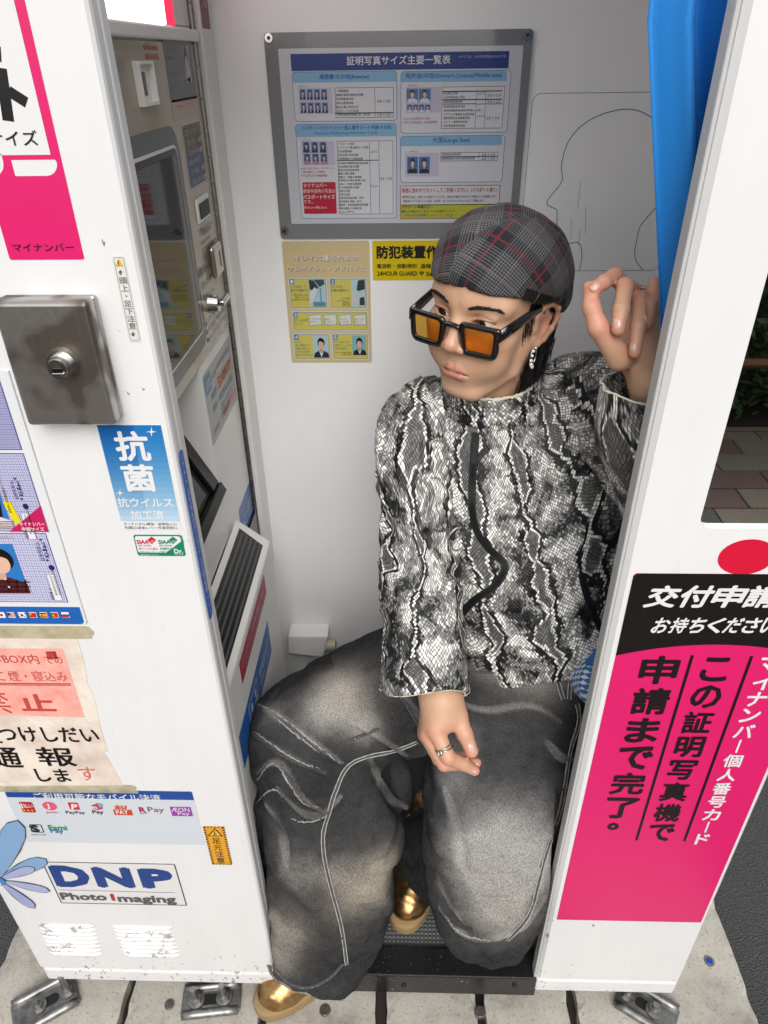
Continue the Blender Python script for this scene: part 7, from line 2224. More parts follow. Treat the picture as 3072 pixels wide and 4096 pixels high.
def snake_mat():
    m, nt, b = newmat('snakeskin_print'); g = N(nt)
    a = g.n('Attribute', attribute_name='cloth')
    def vm(op, x, y=None):
        nd = g.n('VectorMath', operation=op)
        for i, v in enumerate((x, y)):
            if v is None: continue
            if isinstance(v, tuple): nd.inputs[i].default_value = v
            else: g.l(v, nd.inputs[i])
        return nd.outputs['Value'] if op == 'LENGTH' else nd.outputs[0]
    jit = g.noise(a.outputs['Vector'], 26, 2, 0.5)
    uv = vm('ADD', a.outputs['Vector'], vm('MULTIPLY', vm('SUBTRACT', jit.outputs['Color'], (0.5, 0.5, 0.5)), (0.016, 0.016, 0.0)))
    sx_, sy_ = 0.0058, 0.0078
    q = vm('MULTIPLY', uv, (1 / sx_, 1 / sy_, 0.0))
    cA = vm('ADD', vm('FLOOR', q), (0.5, 0.5, 0.0)); cB = vm('FLOOR', vm('ADD', q, (0.5, 0.5, 0.0)))
    dA = vm('LENGTH', vm('MULTIPLY', vm('SUBTRACT', q, cA), (1.0, 1.0, 0.0))); dB = vm('LENGTH', vm('MULTIPLY', vm('SUBTRACT', q, cB), (1.0, 1.0, 0.0)))
    isA = g.math('LESS_THAN', dA, dB)
    mixv = g.n('Mix', data_type='VECTOR'); g.l(isA, mixv.inputs[0]); g.l(cB, mixv.inputs[4]); g.l(cA, mixv.inputs[5])
    cell = mixv.outputs[1]
    edge_d = g.math('ABSOLUTE', g.math('SUBTRACT', dA, dB))
    wn_ = g.n('TexWhiteNoise', noise_dimensions='2D'); g.l(cell, wn_.inputs['Vector'])
    cp = vm('MULTIPLY', cell, (sx_, sy_, 0.0))
    wp = g.noise(cp, 9, 2, 0.5)
    wv = g.n('VectorMath', operation='MULTIPLY_ADD'); g.l(wp.outputs['Color'], wv.inputs[0]); wv.inputs[1].default_value = (0.10, 0.07, 0.0); g.l(cp, wv.inputs[2])
    n = g.noise(wv.outputs[0], 17, 4, 0.60)
    nd_ = g.math('ADD', n.outputs[0], g.math('MULTIPLY', g.math('SUBTRACT', wn_.outputs['Value'], 0.5), 0.075))
    body_ = g.ramp(nd_, [(0.365, (0.012, 0.012, 0.013)), (0.405, (0.05, 0.05, 0.05)), (0.43, (0.19, 0.187, 0.18)), (0.50, (0.34, 0.335, 0.32)), (0.56, (0.82, 0.81, 0.77))])
    # tall wavy bands that swell and pinch, pale rim and black outline
    sw = g.n('SeparateXYZ'); g.l(wv.outputs[0], sw.inputs[0])
    PB = 0.102
    bx = g.math('DIVIDE', sw.outputs[0], PB); bi = g.math('FLOOR', bx)
    du = g.math('MULTIPLY', g.math('ABSOLUTE', g.math('SUBTRACT', g.math('FRACT', bx), 0.5)), PB)
    cv = g.n('CombineXYZ'); g.l(g.math('MULTIPLY', bi, 3.7), cv.inputs[0]); g.l(g.math('MULTIPLY', sw.outputs[1], 1.0), cv.inputs[1])
    nb = g.noise(g.mapping(cv.outputs[0], (1, 13.0, 1)), 1.0, 1, 0.4, '2D')
    wdt = g.n('MapRange'); wdt.inputs[1].default_value = 0.40; wdt.inputs[2].default_value = 0.60; wdt.inputs[3].default_value = 0.0015; wdt.inputs[4].default_value = 0.0215
    g.l(nb.outputs[0], wdt.inputs[0])
    D = g.math('SUBTRACT', du, wdt.outputs[0])          # negative inside a band
    blot = g.ramp(g.math('MULTIPLY_ADD', D, 20.0, 0.5), [(0.0, (0.20, 0.195, 0.19)), (0.26, (0.12, 0.118, 0.112)), (0.40, (0.17, 0.165, 0.155)), (0.41, (0.82, 0.81, 0.77)), (0.52, (0.82, 0.81, 0.77)), (0.53, (0.012, 0.012, 0.013)), (0.72, (0.014, 0.014, 0.015)), (1.0, (0.1, 0.1, 0.1))])
    fm = g.n('MapRange'); fm.inputs[1].default_value = 0.0135; fm.inputs[2].default_value = 0.0085; g.l(g.math('ADD', D, g.math('MULTIPLY', g.math('SUBTRACT', wn_.outputs['Value'], 0.5), 0.006)), fm.inputs[0])
    c = g.mix(fm.outputs[0], body_, blot)
    c = g.mix(1.0, c, g.ramp(wn_.outputs['Value'], [(0, (0.62, 0.62, 0.62)), (1, (1.2, 1.2, 1.2))]), 'MULTIPLY')
    edge = g.ramp(edge_d, [(0.0, (0.06, 0.06, 0.06)), (0.07, (0.2, 0.2, 0.2)), (0.20, (1, 1, 1))])
    c = g.mix(1.0, c, edge, 'MULTIPLY')
    g.l(c, b.inputs['Base Color'])
    b.inputs['Roughness'].default_value = 0.40; b.inputs['Specular IOR Level'].default_value = 0.45
    fl_ = g.noise(a.outputs['Vector'], 60, 3, 0.6)
    hh = g.math('ADD', g.math('MULTIPLY', g.math('MINIMUM', edge_d, 0.45), 1.4), g.math('MULTIPLY', fl_.outputs[0], 1.2))
    g.bump(hh, 0.55, 0.0016, b)
    return m
M_SNAKE = snake_mat()
def radial(field, P):
    # distance from the tube's axis: keeps the print even where the cloth turns over the shoulder
    best = np.full(len(P), 9.0)
    for a, b in zip(field.C[:-1], field.C[1:]):
        ab = b - a; t = np.clip(((P - a) @ ab) / (ab @ ab), 0, 1)
        best = np.minimum(best, np.linalg.norm(P - a - t[:, None] * ab, axis=1))
    return best
def cloth_uv(P, axis, rad, off):
    A_, B_, X_ = axis
    d = B_ - A_; d = d / np.linalg.norm(d)
    x = X_ - d * (X_ @ d); x /= np.linalg.norm(x); y = np.cross(d, x)
    q = P - A_; z = q @ d; qx, qy = q @ x, q @ y; r = np.hypot(qx, qy)
    return np.stack([np.arctan2(qy, qx) * rad + off, z + r + off * 0.7, np.zeros(len(P))], 1)
def cloth_obj(name, f, field, lo, hi, vox, parent, rad, off, axis, mat=None):
    V, F = extract(f, lo, hi, vox)
    V = relax(V, F, 1, 0.35)
    o = mk(name, V, F, mat or M_SNAKE, parent, None, True)
    # cylindrical cloth coordinates in metres, seam kept at the back
    set_attr(o, 'cloth', cloth_uv(V, axis, rad, off))
    return o, V, F
def tb(field, m=0.03):
    r = np.maximum(field.A, field.B)[:, None]
    return (field.C - r).min(0) - m, (field.C + r).max(0) + m
lo, hi = tb(tf); hi = hi + [0, 0, 0.06]; 
jk, VJ, FJ = cloth_obj('jacket', body_j, tf, lo, hi, 0.0033, person, 0.135, 0.0, (at(1075, 880, 1.12), at(1160, 1392, 1.27), -FW))
co_, VCo, FCo = cloth_obj('collar', collar_f, tf, CC0 - .11, CC1 + .11, 0.0030, jk, 0.080, 2.4, (CC1, CC0, -FW))
jr, VJR, FJR = cloth_obj('sleeve', sleeve(rs, 3.1, True), rs, *tb(rs), 0.0031, jk, 0.066, 0.5, (at(905, 900, 1.145), rs.C[-1], -FW))
def lsl(P, full=False):
    a = sleeve(lu, 5.2, False)(P, True); b = sleeve(lf, 6.7, True, 0.006, 0.006)(P, True)
    d = np.minimum(a[0], b[0])
    if not full: return d
    w = a[0] < b[0]
    return d, np.where(w, a[1], b[1] + .21), np.where(w, a[2], b[2])
lo1, hi1 = tb(lu); lo2, hi2 = tb(lf)
ax_u, ax_f2 = (at(1230, 860, 1.15), at(1440, 1060, 0.99), -FW), (at(1446, 1060, .975), at(1376, 886, .885), -FW)
jl, VJL, FJL = cloth_obj('sleeve', lsl, lu, np.minimum(lo1, lo2), np.maximum(hi1, hi2), 0.0031, jk, 0.066, 1.1, ax_u)
_du, _df = lu(VJL), lf(VJL)
jl.data.attributes['cloth'].data.foreach_set('vector', np.where((_du < _df)[:, None], cloth_uv(VJL, ax_u, .066, 1.1), cloth_uv(VJL, ax_f2, .062, 1.7)).astype(np.float32).ravel())
print('jacket', time.time() - T0)
nj = len(VJ)
bvJb = bvh_of(np.concatenate([VJ, VCo]), np.concatenate([FJ, FCo + nj]))
# raw cream edge round the collar and the cuffs
M_CREAM = fabric('raw_cream_edge', (0.66, 0.62, 0.50), 0.9)
def edge_band(name, pts, r, parent, mat=M_CREAM):
    pts = np.asarray(pts)
    pts = pts + rng.normal(0, r * 0.22, pts.shape)
    rr_ = r * (0.8 + 0.5 * np.abs(rng.normal(0, 1, len(pts))).clip(0, 1.5))
    return mk(name, *tube(pts, rr_, 7, True), mat, parent, None, True)
ring = []
for a in np.linspace(0, 2 * pi, 110, endpoint=False):
    x, y = NC[0] + 0.0705 * cos(a), NC[1] + 0.0705 * sin(a)
    ring.append((x, y, NC[2] + 0.0022 + 0.16 * (y - NC[1]) + 0.02 * (x - NC[0])))
edge_band('collar_edge', ring, 0.0023, jk)
for fld, cut, nm, sd in ((rs, 0.004, 'cuff_edge', 3.1), (lf, 0.006, 'cuff_edge', 6.7)):
    ring = []
    for a in np.linspace(0, 2 * pi, 80, endpoint=False):
        A_ = fld.A[-1] - 0.0030 + folds(np.array([fld.S[-1]]), np.array([a]), sd, .007)[0]
        ring.append(fld.C[-1] + (cos(a) * fld.U[-1] + sin(a) * fld.W[-1]) * A_ + fld.T[-1] * (cut + 0.006 * sin(2 * a + sd) - 0.0005))
    edge_band(nm, ring, 0.0012, jk)
# zips
M_ZTAPE = flat('#141416', 0.6, name='zip_tape'); M_ZTEETH = flat('#303034', 0.3, 0.5, name='zip_teeth')
def project(bv, pix, n=60, lift=0.001):
    P2 = spline([(x, y, 0) for x, y in pix], n)[:, :2]
    pts, nr = [], []
    for x, y in P2:
        h = cast(bv, x, y)
        if h is not None:
            pts.append(h[0] + h[1] * lift); nr.append(h[1])
    pts, nr = np.array(pts), np.array(nr)
    for _ in range(4):
        pts[1:-1] = (pts[:-2] + 2 * pts[1:-1] + pts[2:]) / 4; nr[1:-1] = (nr[:-2] + 2 * nr[1:-1] + nr[2:]) / 4
    nr /= np.linalg.norm(nr, axis=1, keepdims=True)
    return pts, nr
def zipper(pix, w, bv=bvJb, pull=True):
    pts, nr = project(bv, pix, 70)
    z = ribbon(pts, nr, w, 0.0012, M_ZTAPE, 'zip', jk)
    L = np.concatenate([[0], np.cumsum(np.linalg.norm(np.diff(pts, axis=0), axis=1))])
    Vt, Ft, n = [], [], 0
    T = np.gradient(pts, axis=0); T /= np.linalg.norm(T, axis=1, keepdims=True)
    for k, s_ in enumerate(np.arange(0.002, L[-1] - 0.002, 0.0026)):
        p = np.array([np.interp(s_, L, pts[:, j]) for j in range(3)]); i = min(np.searchsorted(L, s_), len(pts) - 1)
        t_, n_ = T[i], nr[i]; b_ = np.cross(t_, n_)
        for sd in (-1, 1):
            c = p + b_ * sd * 0.0017 + n_ * 0.0015
            q = [c + t_ * a * 0.0008 + b_ * e * 0.0015 + n_ * h_ for a in (-1, 1) for e in (-1, 1) for h_ in (0, 0.0010)]
            Vt += q; Ft += [[n + k2 for k2 in f] for f in ([0, 1, 3, 2], [4, 6, 7, 5], [0, 4, 5, 1], [2, 3, 7, 6], [1, 5, 7, 3], [0, 2, 6, 4])]; n += 8
    te = mk('teeth', Vt, Ft, M_ZTEETH, jk); te['kind'] = 'stuff'
    if pull:
        c, n_, t_ = pts[3], nr[3], T[3]
        b_ = np.cross(t_, n_)
        P0 = c + n_ * 0.0035
        mk('zip_pull', *prism([P0 - b_ * .004 - t_ * .004, P0 + b_ * .004 - t_ * .004, P0 + b_ * .0045 + t_ * .030, P0 - b_ * .0045 + t_ * .030], n_ * 0.0016, 0.0006), M_ZTEETH, jk)
zipper([(1028, 934), (1023, 1010), (1020, 1090), (1032, 1150), (1062, 1190), (1092, 1222), (1072, 1262), (1030, 1292), (996, 1328), (985, 1362)], 0.0120)
zipper([(1254, 1240), (1268, 1290), (1290, 1345), (1308, 1384)], 0.0105)
h = cast(bvJb, 1003, 905)
if h is not None:
    mk('snap_button', *cyl(h[0] - h[1] * .001, h[0] + h[1] * 0.003, 0.0075, 0.0066, 24), flat('#101012', 0.35), jk, None, False)
# white undershirt strap glimpsed inside the collar
pts, nr = [], []
for t in np.linspace(0, 1, 10):
    p = np.array([0.036 - 0.006 * t, 0.018 + 0.012 * t, -0.128 - 0.055 * t]); pts.append(h2w([p])[0]); nr.append(HR @ np.array([0.3, 0.95, 0.1]))
ribbon(pts, nr, 0.012, 0.002, fabric('cream_lining', (0.52, 0.46, 0.36), 0.9), 'inner_strap', jk)

# ---------------------------------------------------------------- jeans
TC_ = hit(868, 2022, 2, ZM); AW = TC_ + np.array([0.30, 1.0, 0]) / 1.044 * 0.165 + [0.01, 0, 0.085]
def mkleg(l, U=RT, p=2.5): return TubeField(pw(l), [t[3] * 0.97 for t in l], [t[4] * 0.95 for t in l], U, None, p)
THR = mkleg([(1100, 1430, 1.30, .120, .115), (940, 1470, 1.305, .118, .11), (800, 1515, 1.31, .112, .10), (680, 1568, 1.305, .100, .095), (652, 1596, 1.305, .090, .09)], UP)
SHR_ = mkleg([(655, 1590, 1.305, .096, .095), (695, 1690, 1.32, .122, .095), (715, 1800, 1.35, .134, .095), (712, 1910, 1.39, .126, .095), (702, 1990, 1.425, .120, .085), (680, 2062, 1.45, .102, .085)])
THL = mkleg([(1190, 1420, 1.30, .130, .12), (1118, 1540, 1.30, .140, .115), (1082, 1700, 1.31, .144, .11), (1072, 1830, 1.335, .138, .105), (1064, 1905, 1.355, .124, .10), (1052, 1968, 1.37, .090, .088)])
kn = at(1052, 1955, 1.40)
SHL_ = TubeField([kn, kn * .5 + AW * .5 + [0, 0, .01], AW], [.080, .090, .088], [.075, .085, .088], RT)
PELV = mkleg([(1155, 1330, 1.27, .145, .112), (1155, 1420, 1.31, .165, .125), (1150, 1470, 1.33, .15, .12)])
FLC = at(798, 1695, 1.375); FLR = np.stack([RT, FW, UP], 1)
def legs_base(P, full=False):
    res = []
    for fld, sd, am in ((THR, 1.0, .006), (SHR_, 2.2, .0075), (THL, 3.7, .0055), (SHL_, 4.9, .006)):
        d, S, TH = fld(P, True)
        d = d - am * 2.4 * (0.35 - np.abs(pnoise(np.stack([S * 9 + TH * 0.7, TH * 0.9 + S * 2, np.full(len(S), sd)], 1)))) - am * 0.95 * (0.30 - np.abs(pnoise(np.stack([S * 20 - TH * 1.3, TH * 2.1 + S * 5, np.full(len(S), sd + 4.4)], 1)))) - 0.0025 * pnoise(P * 30 + sd)
        res.append((d, S, TH))
    # open hem on the right shin
    dR = res[1][0]; hz = (P - SHR_.C[-1]) @ SHR_.T[-1]
    dR = smax(dR, hz - 0.012, 0.004); dR = smax(dR, -np.maximum(SHR_(P, grow=-0.012), -(hz + 0.06)), 0.003)
    dL = res[3][0]; hz = (P - SHL_.C[-1]) @ SHL_.T[-1]
    dL = smax(smax(dL, hz - 0.006, 0.004), (ZM + 0.045) - P[:, 2], 0.004); dL = smax(dL, -np.maximum(SHL_(P, grow=-0.007), -(hz + 0.05)), 0.003)
    A = smin(res[0][0], dR, 0.03); B = smin(res[2][0], dL, 0.02)
    A = smin(A, s_ell(P, FLC, (.086, .055, .092), FLR), 0.010)
    pv = PELV(P)
    A = smin(A, pv, 0.035)
    d = smin(A, B, 0.010)
    if not full: return d
    st = np.stack([r[0] for r in res]); k = np.argmin(st, 0)
    pick = lambda j: np.choose(k, [r[j] for r in res])
    off = np.choose(k, [0.0, 0.62, 1.7, 2.6])
    return d, pick(1) + off, pick(2)
allf = [THR, SHR_, THL, SHL_, PELV]
lo = np.min([tb(f)[0] for f in allf], 0); hi = np.max([tb(f)[1] for f in allf], 0)
lo[2] = max(lo[2], 0.004)
V0, F0 = extract(legs_base, lo, hi, 0.007)
bv0 = bvh_of(V0, F0)
print('jeans base', time.time() - T0)
FOLD = [([(556, 1522), (604, 1548), (660, 1592), (738, 1648)], .010), ([(548, 1585), (600, 1620), (652, 1650), (700, 1668)], .010), ([(556, 1668), (590, 1640), (622, 1672), (655, 1735), (700, 1752)], .009),
        ([(600, 1700), (640, 1752), (690, 1768), (735, 1720)], .009), ([(760, 1560), (830, 1600), (880, 1632)], .010), ([(575, 1735), (610, 1800), (618, 1880)], .011), ([(850, 1480), (900, 1540), (930, 1580)], .010),
        ([(950, 1960), (975, 2005), (1030, 2032), (1100, 2022), (1150, 1985), (1176, 1940)], .009), ([(945, 1890), (968, 1950), (1000, 1995)], .009), ([(1000, 1520), (1060, 1540), (1140, 1520), (1210, 1560)], .010), ([(1180, 1600), (1215, 1640), (1240, 1640)], .009), ([(960, 1700), (985, 1780), (1000, 1860)], .010), ([(800, 1640), (840, 1720), (880, 1745)], .010)]
chains, grooves = [], []
for pix, r in FOLD:
    r = r * 0.72
    pts, nr = project(bv0, pix, 14, r * 0.05)
    pg, ng = project(bv0, [(x + 4, y + r * 2400) for x, y in pix], 14, r * 0.25)
    if len(pg) > 2: grooves.append([(p, r * 0.75 * (0.25 + 0.75 * sin(pi * i / (len(pg) - 1)))) for i, p in enumerate(pg)])
    if len(pts) > 2: chains.append([(p, r * (0.35 + 0.65 * sin(pi * i / (len(pts) - 1)))) for i, p in enumerate(pts)])
def fold_d(P):
    out = np.full(len(P), 0.08)
    for ch in chains:
        C = np.array([c[0] for c in ch]); m = np.all((P > C.min(0) - .03) & (P < C.max(0) + .03), axis=1)
        if m.any(): out[m] = np.minimum(out[m], s_chain(P[m], ch, 0.003))
    return out
def groove_d(P):
    out = np.full(len(P), 0.08)
    for ch in grooves:
        C = np.array([c[0] for c in ch]); m = np.all((P > C.min(0) - .03) & (P < C.max(0) + .03), axis=1)
        if m.any(): out[m] = np.minimum(out[m], s_chain(P[m], ch, 0.003))
    return out
def legs_f(P, full=False):
    r = legs_base(P, full)
    r0 = r[0] if full else r
    r0 = smax(smin(r0, fold_d(P), 0.008), -groove_d(P), 0.012)
    return (r0, r[1], r[2]) if full else r0
def denim_mat():
    m, nt, b = newmat('faded_grey_denim'); g = N(nt)
    a = g.n('Attribute', attribute_name='cloth'); f = g.n('Attribute', attribute_name='fade'); tn = g.n('Attribute', attribute_name='tan'); rg = g.n('Attribute', attribute_name='ridge')
    P = g.n('NewGeometry').outputs['Position']
    uv = P
    tw = g.noise(g.mapping(P, (900, 900, 130), (0.5, 0.6, 0.3)), 1.0, 2, 0.6)
    tw2 = g.noise(P, 760, 2, 0.65)
    mot = g.noise(uv, 45, 4, 0.6)
    big = g.noise(P, 9, 3, 0.55)
    fad = g.math('ADD', f.outputs['Fac'], g.math('MULTIPLY', g.math('SUBTRACT', mot.outputs[0], 0.5), 0.35))
    fad = g.math('ADD', fad, g.math('MULTIPLY', g.math('SUBTRACT', big.outputs[0], 0.5), 0.5))
    c = g.ramp(fad, [(0.0, (0.015, 0.015, 0.016)), (0.3, (0.044, 0.044, 0.045)), (0.7, (0.15, 0.147, 0.141)), (1.0, (0.27, 0.263, 0.25))])
    c = g.mix(g.math('MULTIPLY', tn.outputs['Fac'], 0.75, clamp=True), c, (0.24, 0.20, 0.145))
    c = g.mix(g.math('MULTIPLY', rg.outputs['Fac'], 0.30, clamp=True), c, (0.40, 0.385, 0.36))
    tf_ = g.ramp(tw.outputs[0], [(0.34, (0.55, 0.55, 0.55)), (0.68, (1.55, 1.55, 1.55))])
    c = g.mix(1.0, c, tf_, 'MULTIPLY')
    c = g.mix(1.0, c, g.ramp(tw2.outputs[0], [(0.35, (0.72, 0.72, 0.72)), (0.68, (1.32, 1.32, 1.32))]), 'MULTIPLY')
    g.l(c, b.inputs['Base Color']); b.inputs['Roughness'].default_value = 0.9; b.inputs['Specular IOR Level'].default_value = 0.2
    g.bump(g.math('ADD', tw.outputs[0], g.math('MULTIPLY', tw2.outputs[0], 0.7)), 0.35, 0.0008, b)
    return m
M_DENIM = denim_mat()
VD, FD = extract(legs_f, lo, hi, 0.0040)
VD = relax(VD, FD, 1, 0.35)
nb_ = (VD[:, 1] > YF - 0.035) & (VD[:, 1] < YF + 0.075)          # cloth is pressed aside by the door posts
VD[nb_, 0] = np.clip(VD[nb_, 0], XL + 0.003, XR - 0.008)
_, S, TH = legs_base(VD, True)
jeans = mk('jeans', VD, FD, M_DENIM, person, None, True)
set_attr(jeans, 'cloth', np.stack([TH * 0.11, S, np.zeros(len(VD))], 1))
bvD = bvh_of(VD, FD)
fade = np.full(len(VD), 0.13); tan = np.zeros(len(VD))
for px, py, r, s_, tn in ((1110, 1800, .085, .55, 0), (1060, 1910, .075, .6, .15), (1010, 1830, .05, .35, 0), (1180, 1445, .055, .6, .3), (1075, 1415, .05, .55, .25), (1095, 1985, .05, .55, .3), (1140, 1900, .05, .4, 0), (1190, 1830, .04, .3, 0),
                      (738, 1500, .045, .62, .55), (790, 1570, .03, .5, .2), (690, 1540, .045, .4, 0), (880, 1450, .05, .22, .1), (615, 2010, .05, .45, .55), (780, 1935, .06, .5, .75), (640, 1880, .05, .3, .1), (600, 2070, .04, .45, .35), (720, 1890, .03, .2, .2), (820, 1880, .05, .35, .5), (570, 1930, .04, .35, .3), (1000, 1600, .05, .22, 0), (970, 1680, .04, .3, 0), (590, 1530, .03, .3, 0)):
    h = cast(bvD, px, py)
    if h is None: continue
    gq = gauss(VD, h[0], (r, r, r)); fade += 1.35 * s_ * gq; tan += tn * gq
ridge = np.exp(-(np.clip(fold_d(VD) - 0.0004, 0, 1) / 0.0014) ** 2) * np.clip(0.55 + 0.9 * pnoise(VD * 16), 0, 1)
set_attr(jeans, 'fade', fade); set_attr(jeans, 'tan', np.clip(tan, 0, 1)); set_attr(jeans, 'ridge', ridge)
M_STITCH = fabric('pale_stitching', (0.42, 0.405, 0.375), 0.9); M_SEAM = fabric('dark_seam', (0.06, 0.06, 0.062), 0.9)
def seam(pix, two=True, n=70):
    pts, nr = project(bvD, pix, n, 0.0002)
    if len(pts) < 5: return
    mk('seam', *tube(pts, 0.0030, 8), M_DENIM if False else M_SEAM, jeans, None, True)
    T = np.gradient(pts, axis=0); T /= np.linalg.norm(T, axis=1, keepdims=True); Bn = np.cross(T, nr)
    for o_ in ((0.0029, -0.0029) if two else (0.0,)):
        q = pts + Bn * o_ + nr * 0.0018
        mk('stitching', *tube(q + rng.normal(0, .0002, q.shape), 0.0010 * (0.6 + 0.5 * np.abs(np.sin(np.arange(len(q)) * 1.3))), 5), M_STITCH, jeans, None, True)
seam([(900, 1602), (850, 1622), (790, 1634), (750, 1655), (728, 1700), (712, 1750), (698, 1800), (700, 1850), (714, 1910), (732, 1980), (744, 2040), (748, 2082)])
seam([(1246, 1520), (1250, 1560), (1231, 1620), (1213, 1735), (1190, 1810), (1172, 1868), (1152, 1950), (1130, 1995), (1095, 2030)])
seam([(868, 1500), (905, 1570), (930, 1600)], False, 30)
seam([(818, 1575), (780, 1590), (748, 1602)], False, 20)
seam([(1010, 1400), (1012, 1432), (1030, 1452), (1100, 1448), (1190, 1425)], False, 40)
seam([(1198, 1428), (1204, 1470), (1216, 1510)], True, 20)
seam([(1236, 1412), (1232, 1460), (1228, 1510)], True, 20)
seam([(582, 2068), (620, 2120), (668, 2132), (712, 2112), (740, 2082)], False, 40)

# worn white crease lines along the crests of the sharpest folds
M_WORN = fabric('worn_crease', (0.34, 0.33, 0.305), 0.95)
for pix in ([(556, 1520), (604, 1546), (660, 1590), (700, 1622), (736, 1650)], [(549, 1580), (600, 1616), (652, 1648), (690, 1660)], [(553, 1690), (572, 1662), (592, 1648), (610, 1668), (628, 1700), (655, 1735), (690, 1745)], [(553, 1735), (575, 1712), (596, 1706), (612, 1722)], [(628, 1768), (660, 1776), (690, 1770), (712, 1758)],
            [(962, 1976), (985, 2008), (1020, 2026), (1060, 2032)], [(1080, 2030), (1120, 2008), (1150, 1982)], [(590, 1545), (640, 1588), (690, 1626)]):
    pts, nr = project(bvD, pix, 46, 0.0)
    if len(pts) < 6: continue
    pts = pts + rng.normal(0, .0007, pts.shape); r_ = 0.0011 * np.abs(np.sin(np.linspace(0.15, pi - .15, len(pts)))) * (0.55 + 0.75 * np.abs(rng.normal(0, 1, len(pts)))).clip(.3, 1.6) + .0002
    mk('worn_crease', *tube(pts, r_, 5), M_WORN, jeans, None, True)
# frayed hem ends
for fld_, cut_, sd_ in ((SHR_, 0.012, 2.2), (SHL_, 0.006, 4.9)):
    ring = []
    for a in np.linspace(0, 2 * pi, 120, endpoint=False):
        dir_ = cos(a) * fld_.U[-1] + sin(a) * fld_.W[-1]
        lo_, hi_ = 0.03, 0.17
        for _ in range(16):          # walk out to the cloth surface
            md_ = (lo_ + hi_) / 2
            pt_ = fld_.C[-1] + dir_ * md_ + fld_.T[-1] * (cut_ - 0.006)
            if fld_(pt_[None])[0] < -0.002: lo_ = md_
            else: hi_ = md_
        ring.append(fld_.C[-1] + dir_ * (md_ + rng.normal(0, .0006)) + fld_.T[-1] * (cut_ - 0.0035 + rng.normal(0, .0008)))
    ring = np.array(ring)
    if ring[:, 2].min() < 0.008: ring[:, 2] = np.maximum(ring[:, 2], 0.008)
    hm_ = mk('hem', *tube(ring, 0.0034, 7, True), M_DENIM, jeans, None, True)
    set_attr(hm_, 'fade', np.full(len(hm_.data.vertices), 0.75))

# ---------------------------------------------------------------- shoes
M_GOLD = metal_mat('gold_leather', (0.62, 0.38, 0.16), 0.30, 0.45, 70)
M_GUM = flat('#a58a5f', 0.7, name='gum_rubber')
def shoe_up(P):
    d = s_ell(P, (0, -0.020, 0.048), (0.043, 0.118, 0.050))
    d = smin(d, s_ell(P, (0.002, 0.072, 0.042), (0.046, 0.062, 0.040)), 0.02)
    d = smin(d, s_cone(P, (0, -0.065, 0.05), (0, -0.078, 0.125), 0.043, 0.046), 0.03)
    d = smax(d, 0.022 - P[:, 2], 0.003)
    d = smin(d, s_chain(P, [((-0.046, 0.050, 0.036), .0024), ((-0.034, 0.060, 0.068), .0024), ((0, 0.066, 0.081), .0024), ((0.034, 0.060, 0.068), .0024), ((0.046, 0.050, 0.036), .0024)]), 0.003)
    return d - 0.0022 * pnoise(P * 38) - 0.0016 * (0.3 - np.abs(pnoise(P * [20, 60, 30] + 2)))
def shoe_sole(P):
    q = np.stack([P[:, 0] - 0.002, P[:, 1] - 0.004], 1)
    rr_ = np.array([0.0515, 0.142])
    k0 = (np.abs(q[:, 0] / rr_[0]) ** 2.5 + np.abs(q[:, 1] / rr_[1]) ** 2.5) ** (1 / 2.5)
    d2 = (k0 - 1) * 0.0515
    return smax(d2, np.abs(P[:, 2] - 0.017) - 0.017, 0.008)
Vu, Fu = extract(shoe_up, (-.075, -.17, .005), (.075, .17, .19), 0.003); Vs_, Fs_ = extract(shoe_sole, (-.075, -.17, -.01), (.075, .18, .05), 0.003)
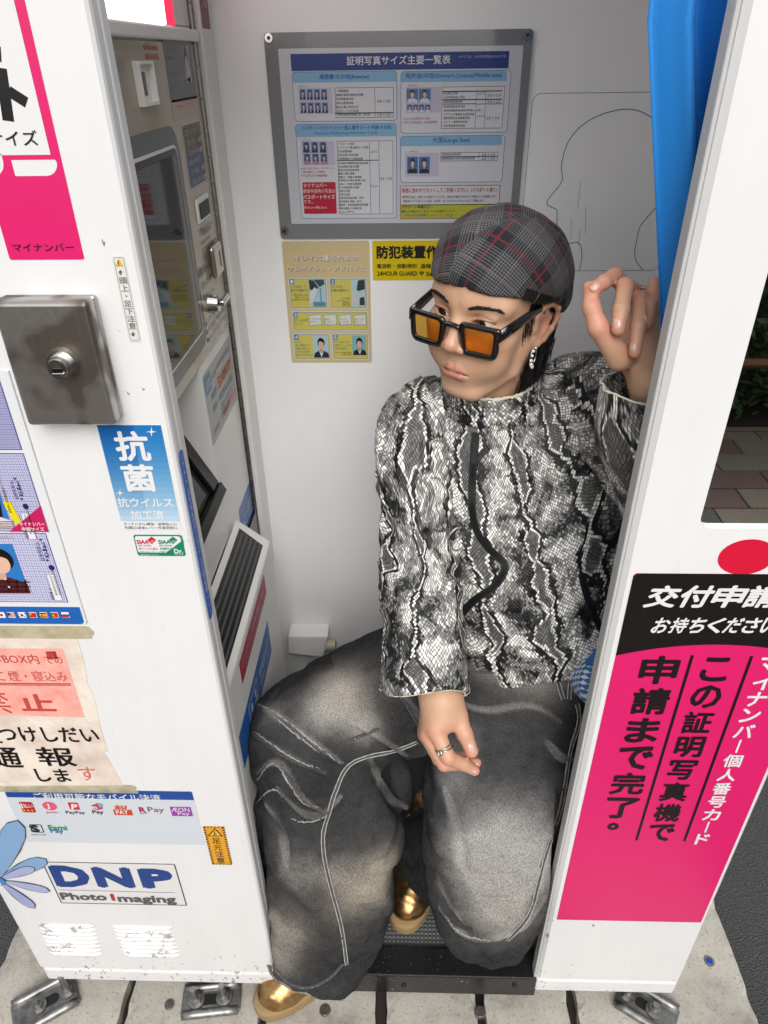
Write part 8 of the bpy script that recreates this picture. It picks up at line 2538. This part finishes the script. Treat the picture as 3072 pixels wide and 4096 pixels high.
def shoe(toe, f2, zf, label):
    f = np.array([f2[0], f2[1], 0]); f /= np.linalg.norm(f); r = np.array([f[1], -f[0], 0]); u = np.array([0, 0, 1.0])
    M = np.stack([r, f, u], 1); o = np.array([toe[0], toe[1], zf]) - f * 0.146
    t = thing('gold_shoe', o, label, 'shoe', 'gold leather shoes')
    mk('upper', Vu @ M.T + o, Fu, M_GOLD, t, None, True)
    mk('sole', Vs_ @ M.T + o, Fs_, M_GUM, t, None, True)
    for k in (-1, 0, 1):
        pts = np.array([(x, 0.010 + 0.014 * k, 0.0955 - 0.004 * k - (x / .034) ** 2 * 0.012) for x in np.linspace(-.026, .026, 9)])
        mk('lace', *tube(pts @ M.T + o, 0.0024, 6), flat('#7a5a30', 0.6), t, None, True)
    return o
ta = hit(556, 2196, 2, 0.0); tb_ = hit(690, 2110, 2, 0.0)
shoe(ta, (ta - tb_)[:2] + [0.0, -0.02], 0.0005, 'gold leather shoe with gum sole on the concrete slab in front of the booth')
tc = hit(868, 2022, 2, ZM)
shoe(tc, np.array([-0.30, -1.0]), ZM + 0.0022, 'gold leather shoe with gum sole inside the booth on the studded mat')

# ---------------------------------------------------------------- rings
M_SILV = flat('#b9b8b2', 0.22, 1.0, 1.0, 'silver')
def ring_on(a, b, t, r, label):
    c = a + (b - a) * t
    d, u, v = frame_axes(b - a)
    rg_ = thing('finger_ring', c, label, 'ring')
    A_ = np.linspace(0, 2 * pi, 33)[:-1]
    for k in (-1, 1):
        pts = [c + (u * cos(x) + v * sin(x)) * r + d * (k * 0.0028 * (0.4 + 0.6 * abs(sin(x + .7)))) for x in A_]
        mk('band', *tube(pts, 0.0010, 8, True), M_SILV, rg_, None, True)
    return rg_, c, d
I_ = RH['index']
rg1, c, d = ring_on(I_[1][0], I_[2][0], 0.68, 0.0132, 'twisted silver ring on the index finger of the hanging hand')
h = cast(bvR, *zr(672, 1500))
if h is not None:
    p, n_ = h
    pts = [p + n_ * .0016 + (np.cross(n_, d) * cos(x) * .0032 + d * sin(2 * x) * .003) for x in np.linspace(0, 2 * pi, 25)[:-1]]
    mk('knot', *tube(pts, 0.0013, 8, True), M_SILV, rg1, None, True)
LR = LH['ring']
ring_on(LR[1][0], LR[2][0], 0.7, 0.0122, 'thin silver ring on the raised hand beside the blue curtain')
print('person', time.time() - T0)

bpy.data.scenes.remove(TS)
print('SCRIPT SECONDS', time.time() - T0)
